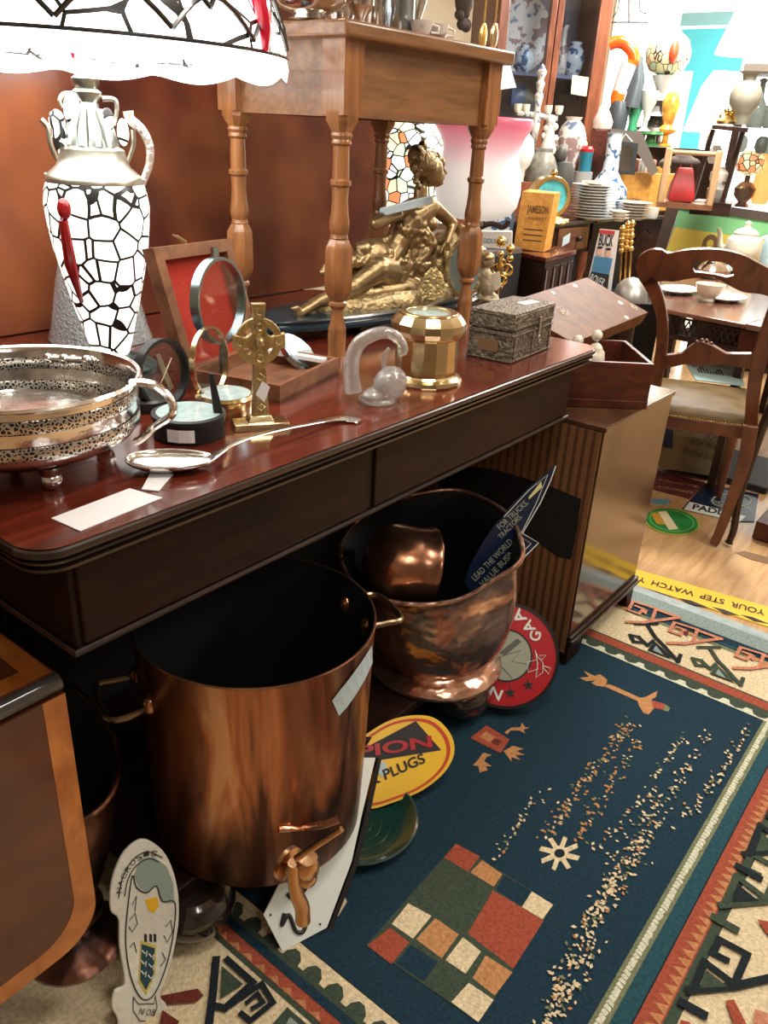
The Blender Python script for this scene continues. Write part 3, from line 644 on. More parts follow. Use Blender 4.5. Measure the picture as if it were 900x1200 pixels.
# ---- silver pierced basket
bc = at(20, 441, z=1.06); br = .168; bc.z = 0
t = thing('silver_basket', 'round pierced silver basket with loop handle at the left end of the sideboard', 'basket', (bc.x, bc.y, ZT))
zb = .958; zt_ = 1.06
MB().lathe([(.001, zb), (.09, zb), (.128, zb+.008), (.152, zb+.022), (.16, zb+.036), (.160, zt_-.006), (.166, zt_-.003), (.170, zt_), (.167, zt_+.004), (.162, zt_+.002), (.157, zt_-.006), (.156, zb+.036), (.148, zb+.024), (.12, zb+.012), (.001, zb+.005)], (bc.x, bc.y, 0), seg=64).build('bowl', SILVER, t)
pm, N, L, P = nm('pierced_band'); tc = N.new('ShaderNodeTexCoord'); v_ = N.new('ShaderNodeTexVoronoi'); v_.feature = 'DISTANCE_TO_EDGE'; v_.inputs['Scale'].default_value = 190; L.new(tc.outputs['Object'], v_.inputs['Vector'])
r__ = N.new('ShaderNodeValToRGB'); r__.color_ramp.elements[0].position = .1; r__.color_ramp.elements[1].position = .2; r__.color_ramp.elements[0].color = (.7, .66, .6, 1); r__.color_ramp.elements[1].color = (.05, .045, .04, 1)
L.new(v_.outputs['Distance'], r__.inputs[0]); L.new(r__.outputs[0], P.inputs['Base Color']); P.inputs['Metallic'].default_value = .9; P.inputs['Roughness'].default_value = .25
for z0, z1 in ((zb+.034, zb+.052), (zt_-.032, zt_-.014)):
    MB().lathe([(.1612, z0), (.1622, z0+.002), (.1622, z1-.002), (.1612, z1)], (bc.x, bc.y, 0), seg=64, caps=False).build('pierced_band', pm, t)
    MB().lathe([(.1555, z0), (.1545, z0+.002), (.1545, z1-.002), (.1555, z1)], (bc.x, bc.y, 0), seg=64, caps=False).build('pierced_band', pm, t)
for a in (-70, 20, 110, 200):
    a = radians(a-35); MB().ell((bc.x+.112*cos(a), bc.y+.112*sin(a), ZT+.0135), .0145).lathe([(.012, ZT+.02), (.02, zb+.008)], (bc.x+.112*cos(a), bc.y+.112*sin(a), 0), seg=16).build('ball_foot', SILVER, t)
hp = facing((bc.x+.13, bc.y-.02, 1.0), 0)
rt = w2(V((1, 0, 0))); rt.z = 0; rt.normalize(); e0 = V((bc.x, bc.y, 0))+rt*.163
hq = [e0+V((0, 0, zt_-.002))-rt*.004, e0+V((0, 0, zt_-.002))+rt*.025, e0+rt*.05+V((0, 0, zt_-.022)), e0+rt*.052+V((0, 0, zt_-.045)), e0+rt*.028+V((0, 0, zt_-.064)), e0+rt*.006+V((0, 0, zt_-.084)), e0-rt*.004+V((0, 0, zt_-.09))]
m = MB(); m.tube(spl([tuple(q) for q in hq], 6), .0058, 10, flat=2.0); m.build('loop_handle', SILVER, t)
m = MB(); hb = V((bc.x, bc.y, 0))+V((-rt.y, rt.x, 0))*.14+rt*.02; m.tube([hb-rt*.03+V((0, 0, zt_-.012)), hb+rt*.03+V((0, 0, zt_-.012))], .006, 10)
for s_ in (-.03, -.005, .03): m.ell(hb+rt*s_+V((0, 0, zt_-.012)), .009)
m.build('hinge', SILVER, t)
m = MB(); m.lathe([(.001, .005), (.09, .003), (.112, 0), (.115, .002), (.09, .006), (.001, .009)], (bc.x-.03, bc.y-.02, zt_-.045), seg=40); m.build('inner_tray', SILVER, t)
# ---- price cards
def card(px, lab, cat='price card', z=ZT, th=.0012):
    o = MB().prism([at(x, y, z=z+.0004) for x, y in px], (0, 0, th)).build('price_card', PAPER, smooth=False); return tag(o, lab, cat)
card(((60, 608), (152, 573), (190, 584), (94, 623)), 'blank white card lying near the left front edge of the sideboard')
card(((166, 574), (178, 552), (203, 556), (186, 576)), 'small white card half hidden under the bowl of the silver spoon')
# ---- silver spoon
t = thing('serving_spoon', 'large silver serving spoon lying along the front of the sideboard', 'spoon', at(230, 545, z=ZT))
A, B = at(147, 537, z=ZT+.018), at(252, 536, z=ZT+.018); c = (A+B)/2; u = (B-A).normalized(); v = V((-u.y, u.x, 0)); Ln = (B-A).length/2
rings = []
for j in range(9):
    k = cos(pi/2*j/8) if j < 8 else .02; h = sin(pi/2*j/8); rings.append([c+u*Ln*k*cos(2*pi*i/32)*(1.0)+v*.037*k*sin(2*pi*i/32)*(1-.15*cos(2*pi*i/32))+V((0, 0, -.016*h)) for i in range(32)])
MB().loft(rings, False, True).build('spoon_bowl', SILVER, t, solid=-.0012, ang=60)
q = [B-u*.006+V((0, 0, .0)), at(262, 527, z=ZT+.016), at(285, 515, z=ZT+.018), at(330, 503, z=ZT+.014), at(366, 496, z=ZT+.009), at(385, 492, z=ZT+.006), at(405, 490, z=ZT+.004), at(422, 494, z=ZT+.003)]
q = spl([tuple(x) for x in q], 4); n = len(q); rr_ = []
for i in range(n):
    s_ = i/(n-1); rr_.append(0)
ww = [2.3+1.2*max(0, 1-abs(i/(n-1)-.05)*9)+5.0*max(0, min(1, (i/(n-1)-.60)*3.3))*(1 if i < n-2 else .5) for i in range(n)]
m = MB(); rings = []
for i in range(n):
    a, b = V(q[max(0, i-1)]), V(q[min(n-1, i+1)]); tdir = (b-a).normalized(); sd = V((-tdir.y, tdir.x, 0)).normalized(); up_ = tdir.cross(sd); 
    rings.append([V(q[i])+sd*.0022*ww[i]*cos(2*pi*k/12)+up_*.0018*sin(2*pi*k/12) for k in range(12)])
m.loft(rings).build('spoon_handle', SILVER, t, ang=60)
# ---- compass with black lid ring
def ring(mb, c, u, v, ru, rv, w, d, n=40):
    """flat band ring: outer radius ru/rv, wall w, depth vector d"""
    o_ = circ(c, u, v, ru, n, r2=rv); i_ = circ(c, u, v, ru-w, n, r2=rv-w); return mb.ringprism(o_, i_, d)
def lidring(parent, px, py, r, yaw, y0, mat, w=.006, dp=.016, lens=LENS, zbase=None, name='lid_ring'):
    o_ = V(y0); Pn = facing(o_, 4, yaw); c = Pn.p(px, py); u = V((0, 0, 1)).cross(Pn.n).normalized(); v = Pn.n.cross(u)
    rb = ring(MB(), c-Pn.n*dp/2, u, v, r, r, w, Pn.n*dp).build(name, mat, parent, ang=25)
    MB().prism(circ(c, u, v, r-w*.8, 32), Pn.n*.002).build('glass', lens, rb)
    return c, u, v, Pn
o1 = at(188, 478, z=ZT)
t = thing('sighting_compass', 'black standing compass with wire sight in its round raised lid, beside the silver basket handle', 'compass', o1)
c, u, v, Pn = lidring(t, 190, 438, .062, 45, o1, BLACKT, .006, .018)
MB().tube([c-u*.02-v*.026+Pn.n*.004, c+u*.024+v*.024+Pn.n*.004], .0012, 6).build('sight_wire', SILVER, t)
MB().prism([c-u*.012+v*.036, c-u*.002+v*.036, c+u*.022-v*.03, c+u*.01-v*.034], Pn.n*.003).build('sight_bar', plain('dull_brass', (.4, .34, .24), .4, .8), t)
m = MB(); b = at(176, 480, z=ZT); m.lathe([(.046, 0), (.048, .004), (.048, .018), (.044, .022), (.001, .022)], b+V((.01, .02, 0)), seg=40); m.build('compass_base', BLACKT, t)
m = MB(); m.lathe([(.05, 0), (.052, .01), (.034, .02), (.03, .028), (.001, .03)], at(152, 474, z=ZT), seg=30); o = m.build('scroll_dish', plain('verdigris_dish', (.12, .2, .19), .4, .6, 1.0, 90)); tag(o, 'green scroll cast dish between silver basket handle and black compass', 'dish')
# ---- black pocket compass with bracket
bq = at(229, 519, z=ZT); bq = V((bq.x+.02, bq.y+.038, ZT)); k = mpp(bq)
t = thing('prismatic_compass', 'black prismatic compass with pale paper label and upright sight, in front of the celtic cross', 'compass', bq)
MB().lathe([(.056, 0), (.058, .003), (.058, .030), (.0595, .033), (.0595, .038), (.054, .040), (.053, .0385), (.001, .0385)], bq, seg=44).build('case', BLACKM, t)
MB().lathe([(.001, .0387), (.052, .0387), (.052, .0395), (.001, .0397)], bq, seg=40).build('dial', COMPG, t)
h = V((CAM.x-bq.x, CAM.y-bq.y, 0)).normalized(); s_ = V((-h.y, h.x, 0))
if s_.dot(rt) < 0: s_ = -s_
lb = [bq+(h*cos(a)+s_*sin(a))*.0600+V((0, 0, z)) for z in (.006, .027) for a in (-.62, -.3, 0, .12)]
m = MB(); [m.poly([lb[i], lb[i+1], lb[i+5], lb[i+4]]) for i in range(3)]; m.build('paper_label', PAPER, t, False)
pp = bq+s_*.05+h*.01
MB().loft([[pp+s_*a+h*b+V((0, 0, .02)) for a, b in ((-.010, -.004), (.008, -.004), (.008, .006), (-.008, .006))], [pp+s_*(a-.012)+h*b+V((0, 0, .105)) for a, b in ((-.004, -.002), (.004, -.002), (.004, .004), (-.004, .004))]]).build('upright_sight', BLACKM, t, bevel=.001)
# ---- brass pocket compass with raised lid
bq = at(272, 492, z=ZT); bq = V((bq.x+.022, bq.y+.042, ZT))
t = thing('brass_compass', 'small round brass compass with its lid raised, left of the celtic cross', 'compass', bq)
MB().lathe([(.048, 0), (.05, .003), (.05, .028), (.052, .03), (.048, .035), (.001, .033)], bq, seg=40).build('case', BRASS, t)
MB().lathe([(.001, .0335), (.045, .0335), (.045, .035), (.001, .0352)], bq, seg=36).build('dial', COMPG, t)
lidring(t, 246, 424, .062, 60, bq+V((-.01, .03, 0)), BRASS, .004, .009, name='raised_lid')
# ---- wooden box with red lining
Nn, Ee, Ww = at(328, 473, z=ZT), at(396, 438, z=ZT), at(236, 446, z=ZT)
e = Ee-Nn; le = e.length; e.normalize(); w = V((-e.y, e.x, 0)); lw = .20; hB = .034
t = thing('compass_box', 'open hinged wooden box with red felt lid lining standing behind the brass celtic cross', 'box', Nn+e*le/2+w*lw/2)
Bx = lambda a, b, z: Nn+e*a+w*b+V((0, 0, z))
def wall(a0, a1, b0, b1, z0, z1): return MB().hexa([Bx(a0, b0, z0), Bx(a1, b0, z0), Bx(a1, b1, z0), Bx(a0, b1, z0), Bx(a0, b0, z1), Bx(a1, b0, z1), Bx(a1, b1, z1), Bx(a0, b1, z1)])
m = MB(); tk = .009
for a in ((0, le, 0, tk), (0, le, lw-tk, lw), (0, tk, tk, lw-tk), (le-tk, le, tk, lw-tk)):
    m.hexa([Bx(a[0], a[2], 0), Bx(a[1], a[2], 0), Bx(a[1], a[3], 0), Bx(a[0], a[3], 0), Bx(a[0], a[2], hB), Bx(a[1], a[2], hB), Bx(a[1], a[3], hB), Bx(a[0], a[3], hB)])
m.build('box_walls', BOXW, t, False)
wall(0, le, 0, lw, 0, .006).build('box_floor', BOXW, t, False)
LPn = Plane(Bx(0, lw, hB), (-w*cos(radians(12))+V((0, 0, sin(radians(12))))))
cor = LPn.pts(((224, 446), (302, 418), (271, 279), (179, 290)))
cc = sum(cor, V())/4; inn = [q+(cc-q)*.2 for q in cor]
MB().ringprism(cor, inn, -LPn.n*.026).build('lid_frame', BOXW, t, False, bevel=.0012)
MB().prism([q-LPn.n*.02 for q in inn], -LPn.n*.004).build('lid_lining', REDF, t, False)
m = MB(); m.tube([LPn.p(222, 283, .01), LPn.p(210, 277, .004), LPn.p(202, 275, 0)], [.004, .003, .001], 6); m.build('hook_catch', BRASSD, t)
# blued lens ring standing in the box and a second glass dial leaning in it
o2 = Bx(le*.25, lw*.62, .006)
t = thing('magnifying_lens', 'tall blue steel ring lens standing on edge in the open wooden box', 'magnifier', o2)
c, u, v, Pn = lidring(t, 257, 353, .078, 57, o2, STEELB, .006, .018)
MB().box((-.006, -.004, 0), (.006, .004, .016), Matrix.Translation(c+v*.079) @ fr((0, 1, 0)).to_3x3().to_4x4()).build('ring_lug', STEELB, t)
MB().tube([c-v*.078, V((c.x, c.y, o2.z))], .008, 10).build('foot_peg', STEELB, t)
o3 = Bx(le*.7, lw*.45, .007)
t = thing('glass_dial', 'pale blue glass compass dial leaning inside the open wooden box behind the celtic cross', 'compass', o3)
m = MB(); Pd = Plane(o3+V((0, 0, .03)), (.25, -.62, .75)); c = Pd.p(352, 412); u = V((0, 0, 1)).cross(Pd.n).normalized(); v = Pd.n.cross(u)
m.prism(circ(c, u, v, .05, 36), -Pd.n*.012); m.build('dial_case', STEELB, t); MB().prism(circ(c, u, v, .044, 36), Pd.n*.001).build('dial_face', COMPG, t)
MB().hexa([Bx(le-.03, .02, .026), Bx(le-.012, .02, .026), Bx(le-.012, .16, .026), Bx(le-.03, .16, .026), Bx(le-.03, .02, .034), Bx(le-.012, .02, .034), Bx(le-.012, .16, .034), Bx(le-.03, .16, .034)]).build('paper_slip', PAPER, t, False)
# ---- brass celtic cross
def celtic(name, lab, o, sc, base=True, sticker=False, yaw=0, mat=BRASSD, tilt=0):
    """ring-headed cross, sc = metres per unit; height 150 units"""
    t = thing(name, lab, 'cross', o); Fm = fr(o, yaw) @ Matrix.Rotation(radians(tilt), 4, 'X')
    L3 = lambda x, z, y=0: Fm @ V((x*sc, y*sc, z*sc))
    out = [(-10, 14), (-8, 62), (-7, 78), (-11, 80), (-16, 84), (-9, 92), (-14, 97), (-30, 94), (-30, 112), (-14, 108), (-8, 113), (-10, 124), (-6, 127), (-8, 146), (8, 146), (6, 127), (10, 124), (8, 113), (14, 108), (30, 112), (30, 94), (14, 97), (9, 92), (16, 84), (11, 80), (7, 78), (8, 62), (10, 14)]
    MB().prism([L3(x, z, -4) for x, z in out], L3(0, 0, 4)-L3(0, 0, -4)).build('cross_body', mat, t, False, bevel=.0012)
    ux, uz = (L3(1, 0)-L3(0, 0)).normalized(), (L3(0, 1)-L3(0, 0)).normalized(); dy = L3(0, 0, 3)-L3(0, 0, -3)
    MB().ringprism(circ(L3(0, 103, -3), ux, uz, 27*sc, 40), circ(L3(0, 103, -3), ux, uz, 19*sc, 40), dy).build('ring', mat, t, ang=30, bevel=.0008)
    m = MB(); m.ell(L3(0, 103, -5), 6*sc)
    for a, b in ((-22, 103), (22, 103), (0, 120), (0, 137), (0, 84)):
        m.tube([L3(a+4*cos(k*pi/4), b+4*sin(k*pi/4), -4.5) for k in range(8)], 1.2*sc, 6, closed=True)
    for z in (30, 42, 54, 66): m.tube([L3(-5, z-4, -4.5), L3(0, z, -4.8), L3(5, z-4, -4.5), L3(0, z-8, -4.8)], 1.2*sc, 6, closed=True)
    m.build('knotwork', mat, t)
    if base:
        m = MB(); m.hexa([L3(*q) for q in ((-34, 0, -16), (34, 0, -16), (34, 0, 16), (-34, 0, 16), (-32, 8, -14), (32, 8, -14), (32, 8, 14), (-32, 8, 14))]); m.hexa([L3(*q) for q in ((-16, 8, -8), (16, 8, -8), (16, 8, 8), (-16, 8, 8), (-12, 15, -5), (12, 15, -5), (12, 15, 5), (-12, 15, 5))]); m.build('stepped_base', BRASS, t, bevel=.001)
    if sticker: MB().prism([L3(-6, 42, -6.2), L3(4, 32, -6.2), L3(11, 50, -6.2), L3(2, 58, -6.2)], L3(0, 0, .5)-L3(0, 0, 0)).build('price_sticker', PAPER, t, False)
    return t
o = at(305, 500, z=ZT); k = mpp(o)
celtic('celtic_cross', 'upright brass ring cross with white sticker behind the spoon handle', o, k*.98, True, True, yaw=12)
# ---- glass swan
t0 = at(442, 470, z=ZT+.0); k = mpp(t0); Fm = fr(t0); Gs = lambda x, y, d=0: Fm @ V(((x-441)*k, d, (472-y)*k*1.03))
t = thing('glass_swan', 'clear blown glass swan with curved neck standing near the sideboard front edge', 'glass ornament', t0)
m = MB(); m.ell(Gs(455, 451), (25*k, .028, 21*k)); m.ell(Gs(445, 462), (30*k, .026, 10*k)); m.lathe([(.001, 0), (.038, 0), (.036, .008), (.001, .02)], t0, seg=32)
m.build('body', GLASS, t, remesh=.0028)
q = [Gs(x, y) for x, y in bez(6, (413, 462), (409, 436), (415, 410), (432, 397), (450, 394), (464, 402), (469, 413), (463, 416))]; n = len(q)
MB().tube(q, [.017-.011*(i/(n-1)) for i in range(n)], 14, flat=1).build('neck', GLASS, t, ang=60)
MB().tube([Gs(452, 411), Gs(446, 420), Gs(447, 432), Gs(456, 437)], [.004, .005, .005, .004], 10).build('tail_curl', GLASS, t)
# ---- brass pot with dial
bq = at(497, 452, z=ZT); bq = bq + V((bq.x, bq.y, 0)).normalized()*.042; bq.z = ZT; k = mpp(bq+V((0, 0, .05)))
t = thing('brass_pot', 'faceted round brass compass pot with glass top, left of the metal clad box', 'brass pot', bq)
prof = [(r*k, z*k) for r, z in ((43, 0), (44, 2), (43, 6), (38, 9), (36, 11), (36, 14), (37, 16), (36, 52), (38, 54), (41, 56), (44, 62), (43, 70), (39, 76), (36, 79), (32, 80), (30, 76))]
MB().lathe(prof, bq, seg=16, caps=False, rot=.15).build('faceted_body', BRASS, t, ang=12)
MB().lathe([(.001, 74*k), (31*k, 74*k), (31*k, 77*k), (.001, 77*k)], bq, seg=36).build('glass_dial', COMPG, t)
MB().ringprism(circ(bq+V((0, 0, 76*k)), (1, 0, 0), (0, 1, 0), 33*k, 36), circ(bq+V((0, 0, 76*k)), (1, 0, 0), (0, 1, 0), 26*k, 36), (0, 0, 5*k)).build('bezel', BRASS, t, ang=25, bevel=.001)
Pn = facing(bq); MB().prism(Pn.pts(((496, 366), (520, 352), (516, 349), (510, 353), (494, 362)), .01), Pn.n*.003).build('silver_pointer', SILVER, t, False)
# ---- metal clad box
Nn, L_, R_ = at(597, 427, z=ZT), at(548, 416, z=ZT), at(643, 408, z=ZT)
e = (R_-Nn); le = e.length; e.normalize(); w = V((-e.y, e.x, 0)); lw = (L_-Nn).dot(w); hh = .112
METB = plain('embossed_lead', srgb(112, 104, 90), .42, .75, 1.0, 120, var=.35, vs=60)
t = thing('metal_clad_box', 'small square embossed metal box with latch near the right end of the sideboard', 'box', Nn+e*le/2+w*lw/2)
hx = lambda i, z0, z1: [Nn+e*a+w*b+V((0, 0, z)) for z in (z0, z1) for a, b in ((i, i), (le-i, i), (le-i, lw-i), (i, lw-i))]
MB().hexa(hx(.0, 0, hh*.62)).build('box_body', METB, t, bevel=.0015); MB().hexa(hx(-.0015, hh*.64, hh)).build('lid', METB, t, bevel=.002)
m = MB(); 
for z in (.004, hh*.56, hh*.70, hh*.94):
    m.tube([Nn+w*lw+V((0, 0, z))-e*.0015, Nn-e*.001-w*.001+V((0, 0, z)), Nn+e*le-w*.0015+V((0, 0, z))], .0022, 6)
for a in (.012, le*.5, le-.012): m.tube([Nn+e*a-w*.001+V((0, 0, .004)), Nn+e*a-w*.001+V((0, 0, hh*.94))], .0016, 6)
m.build('raised_strapwork', METB, t)
bp = plain('box_brown_plate', srgb(124, 96, 66), .5, .3)
MB().prism([Nn+w*a-e*.001+V((0, 0, z)) for a, z in ((lw*.3, .022), (lw*.75, .022), (lw*.75, .048), (lw*.3, .048))], -e*.001).build('brown_panel', bp, t, False)
m = MB(); c = Nn+e*le*.62-w*.003; m.prism([c+e*a+V((0, 0, z)) for a, z in ((-.006, hh*.8), (.006, hh*.8), (.004, hh*.45), (0, hh*.36), (-.004, hh*.45))], -w*.003); m.tube([c-w*.004+e*.007*cos(a*pi/5)+V((0, 0, hh*.36+.007*sin(a*pi/5))) for a in range(10)], .0015, 6, closed=True); m.build('hasp', PEWTER, t, bevel=.0005)
MB().prism([Nn+e*a+w*b+V((0, 0, hh+.0005)) for a, b in ((le*.55, lw*.3), (le*.85, lw*.22), (le*.9, lw*.45), (le*.6, lw*.55))], (0, 0, .0008)).build('price_sticker', PAPER, t, False)
# ================================================================ PLINTH AND STATUE
pc = V((1.72, 1.372, ZT)); PY = radians(-6)
t = thing('oval_plinth', 'long oval dark teal plinth under the statue', 'plinth', pc)
def oval(rx, ry, z): return [pc+Matrix.Rotation(PY, 3, 'Z') @ V((rx*cos(2*pi*i/64)*1.0, ry*sin(2*pi*i/64), z)) for i in range(64)]
MB().loft([oval(.415, .118, .022), oval(.425, .124, .026), oval(.425, .124, .034), oval(.412, .116, .040), oval(.415, .118, .048), oval(.41, .115, .052)]).build('plinth_slab', TEAL, t, ang=50)
for a, b in ((-.3, 0), (.3, 0), (0, .08), (0, -.08)): 
    q = pc+Matrix.Rotation(PY, 3, 'Z') @ V((a, b, 0)); MB().lathe([(.012, 0), (.02, .008), (.018, .018), (.012, .023)], q, seg=20).build('ball_foot', BLACK, t)
zp = ZT+.052
sp_ = Plane(pc+V((0, 0, .2)), (V((CAM.x-pc.x, CAM.y-pc.y, 0)).normalized()*.12+V((0, -1, 0))*.88))
Sp = lambda x, y, d=0: sp_.p(x, y, d)
k = mpp(Sp(460, 290))
t = thing('reclining_woman_statue', 'gilded bronze statue of a reclining draped woman under the small oak table', 'statue', pc+V((0, 0, .052)))
m = MB()   # body, one continuous surface
m.cap(Sp(445, 312), Sp(462, 290), 20*k, 15*k); m.cap(Sp(462, 290), Sp(478, 262), 15*k, 19*k); m.cap(Sp(478, 258), Sp(502, 243), 17*k, 13*k)
m.cap(Sp(492, 246), Sp(493, 222), 10*k, 8*k); m.ell(Sp(504, 200), (17*k, 15*k, 18*k)); m.ell(Sp(512, 207), (9*k, 9*k, 12*k))
m.tube([Sp(518, 196), Sp(522.5, 203), Sp(518, 206)], [2.2*k, 3*k, 2*k], 8); m.ell(Sp(516, 214), (4.5*k, 4*k, 3*k)); m.ell(Sp(519, 209), (2.6*k, 3*k, 2*k)); m.ell(Sp(517, 191), (4*k, 6*k, 6*k))
m.ell(Sp(486, 264, -.02), 9*k); m.ell(Sp(500, 262, -.015), 9*k)
m.cap(Sp(480, 240, -.01), Sp(440, 262, .0), 9*k, 7*k); m.cap(Sp(440, 262), Sp(462, 252, -.02), 7*k, 5*k)
m.cap(Sp(508, 243), Sp(530, 262), 9*k, 7*k); m.cap(Sp(530, 262), Sp(513, 283, -.03), 7*k, 5*k)
for i, dd in enumerate(((-6, 10), (-2, 13), (2, 13), (6, 10))): m.cap(Sp(513+dd[0]*.5, 285, -.032), Sp(511+dd[0], 285+dd[1], -.034), 2.2*k, 1.6*k, 8)
m.cap(Sp(448, 318, -.02), Sp(428, 312, -.05), 19*k, 15*k); m.cap(Sp(428, 312, -.05), Sp(400, 334, -.04), 14*k, 10.5*k); m.cap(Sp(400, 334, -.04), Sp(362, 354, -.02), 11*k, 6*k)
m.cap(Sp(362, 354, -.02), Sp(342, 364, -.03), 6.5*k, 5.5*k)
for i in range(5): m.cap(Sp(344-i*1.5, 366-i*2.2, -.034), Sp(338-i*1.8, 369-i*2.6, -.036), 2.6*k, 2.0*k, 8)
m.cap(Sp(455, 322, .0), Sp(470, 332, -.045), 17*k, 12*k); m.cap(Sp(470, 334, -.045), Sp(420, 341, -.04), 11*k, 8*k); m.cap(Sp(420, 341, -.04), Sp(392, 346, -.03), 8*k, 6*k)
m.build('figure', BRONZE, t, remesh=.0030)
m = MB()   # hair, up in a knot with curls
m.ell(Sp(496, 192, .0), (17*k, 16*k, 16*k)); m.ell(Sp(488, 182, .0), (11*k, 10*k, 12*k)); m.ell(Sp(495, 172), (5*k, 6*k, 7*k)); m.ell(Sp(488, 176), (6*k, 6*k, 5*k))
for i in range(34):
    a = random.uniform(0, 2*pi); b = random.uniform(-.3, 1); m.ell(Sp(497+15*cos(a), 193+13*sin(a)*.9, -.018*b), (3.6*k, 3.6*k, 2.8*k), seg=8, rg=6)
for x, y in ((485, 205), (484, 212), (488, 218), (482, 198), (513, 186), (509, 182), (503, 180)): m.ell(Sp(x, y, -.01), 4*k, seg=8, rg=6)
m.build('hair', plain('dark_gilded_hair', (.28, .2, .1), .4, .9, .6, 110, var=.3, vs=60), t, remesh=.0022)
m = MB()   # drapery: bunched folds
def fold(pts, r, dp=-.03, n=5): m.tube([Sp(x, y, dp+random.uniform(-.004, .004)) for x, y in bez(n, *pts)], r*k, 8)
for i in range(7): fold(((458+i*5, 262+i*1.2), (466+i*4.5, 275), (472+i*3.5, 290), (462+i*2, 306)), 3.4, -.028-i*.002)
for i in range(8): fold(((448+i*6, 300+i*1.0), (442+i*5, 314), (448+i*6, 328), (470+i*3.2, 340)), 4.2, -.045)
for i in range(6): fold(((405+i*9, 300-i*2), (398+i*10, 312-i*3), (416+i*8, 300+i*2)), 4, -.03)
for i in range(5): fold(((430+i*9, 288-i*4), (412+i*8, 298-i*2), (398+i*7, 318)), 4.5, -.02+i*.006)
for i in range(6): fold(((470+i*7, 318), (478+i*6, 332), (472+i*8, 350)), 4.2, -.03)
for x, y, r in ((378, 312, 6), (374, 318, 5), (384, 318, 6), (390, 306, 7), (400, 300, 8), (420, 290, 10), (476, 262, 10), (490, 270, 10)): m.ell(Sp(x, y, -.015), (r*k, r*k, r*.8*k))
m.ell(Sp(436, 300, .0), (34*k, 18*k, 20*k)); m.ell(Sp(476, 316, -.0), (20*k, 18*k, 20*k)); m.ell(Sp(482, 272, .004), (19*k, 15*k, 20*k)); m.ell(Sp(484, 244, -.0), (16*k, 13*k, 9*k))
pass
m.build('drapery', BRONZE, t, remesh=.0030)
m = MB()   # rock and flower mass she leans on
for i in range(60):
    x = random.uniform(500, 562); ytop = 262+abs(x-532)*.8; y = random.uniform(ytop, 350); m.ell(Sp(x, y, random.uniform(-.03, .05)), (random.uniform(5, 11)*k, .02, random.uniform(5, 10)*k), seg=8, rg=6)
m.ell(Sp(528, 310, .02), (34*k, .05, 42*k)); m.build('rocky_seat', BRONZEB, t, remesh=.0034)
m = MB()
rings = []
for zz, s1 in ((0, 1.0), (.012, 1.0), (.024, .93), (.034, .8)):
    rings.append([pc+V((0, 0, .052+zz))+Matrix.Rotation(PY, 3, 'Z') @ V((.075+(.30*s1)*cos(2*pi*i/60)+.006*sin(i*2.3), (.095*s1)*sin(2*pi*i/60)+.004*cos(i*3.1), 0)) for i in range(60)])
m.loft(rings)
for i in range(44): 
    x = random.uniform(405, 560); m.ell(Sp(x, random.uniform(342, 358), random.uniform(-.05, -.01)), random.uniform(3, 7)*k, seg=8, rg=6)
m.build('rocky_ground', BRONZEB, t, ang=50)
m = MB(); m.prism(Sp and [Sp(*q, -.055) for q in ((427, 241), (484, 227), (486, 236), (430, 249), (426, 246))], sp_.n*.012); o = m.build('paper_ticket', TAPEB, smooth=False, bevel=.001); tag(o, 'folded pale ticket resting across the arm of the bronze woman', 'ticket')
# brass celtic plaque, oval mirror, white cherub beside the statue
sq = [Sp(507, 352, -.09)]
q = at(507, 353, Y=1.238)
t_ = celtic('celtic_plaque', 'wide brass ring cross plaque leaning on the rocky bronze base beside the brass pot', V((q.x, q.y, q.z)), mpp(q)*.10, False, False, tilt=-8)
m = MB(); Pq = facing((q.x, q.y, q.z+.03), 8); cen = Pq.p(507, 330); u = V((0, 0, 1)).cross(Pq.n).normalized(); v = Pq.n.cross(u); kk = mpp(cen)
m.prism([Pq.p(x, y) for x, y in ((489, 345), (488, 338), (495, 332), (497, 322), (505, 313), (511, 312), (514, 318), (520, 326), (521, 340), (519, 348), (508, 352), (496, 350))], -Pq.n*.006)
for a in range(10): m.tube([Pq.p(507+9*cos(a*.63)+4*cos(b*pi/4), 334+11*sin(a*.63)+4*sin(b*pi/4), -.002) for b in range(8)], .0012, 5, closed=True)
m.build('plaque_body', plain('bright_antique_brass', (.52, .42, .2), .32, 1, .5, 120, var=.3, vs=60), t_, bevel=.001)
q = at(545, 350, z=zp); t = thing('oval_mirror', 'oval bronze framed glass standing against the right end of the bronze statue', 'mirror', (q.x, q.y, zp))
Pq = facing((q.x, q.y, zp+.06), 6); c = Pq.p(545, 314); u = V((0, 0, 1)).cross(Pq.n).normalized(); v = Pq.n.cross(u); kk = mpp(c)
MB().ringprism(circ(c, u, v, 23*kk, 40, r2=35*kk), circ(c, u, v, 18*kk, 40, r2=30*kk), -Pq.n*.008).build('frame', BRASSD, t, ang=25, bevel=.001)
MB().prism(circ(c-Pq.n*.003, u, v, 19*kk, 40, r2=31*kk), -Pq.n*.003).build('glass', plain('bluish_glass', srgb(128, 150, 150), .12, coat=.6), t)
q = at(573, 352, z=zp+.0); Fm = fr((q.x, q.y, zp)); kk = mpp(q); Z_ = lambda x, y, d=0: Fm @ V(((x-573)*kk, d, (352-y)*kk))
t = thing('cherub_figure', 'small white and bronze cherub figure at the right end of the statue plinth', 'figurine', (q.x, q.y, zp))
m = MB(); m.cap(Z_(570, 340), Z_(566, 322), 8*kk, 7*kk); m.ell(Z_(568, 308), 7*kk); m.cap(Z_(560, 325), Z_(572, 334), 3.5*kk, 3*kk); m.cap(Z_(566, 342), Z_(580, 348), 5*kk, 4*kk); m.cap(Z_(570, 322), Z_(580, 330), 3.5*kk, 2.5*kk); m.lathe([(.03, 0), (.028, .008), (.001, .01)], (q.x, q.y, zp), seg=20)
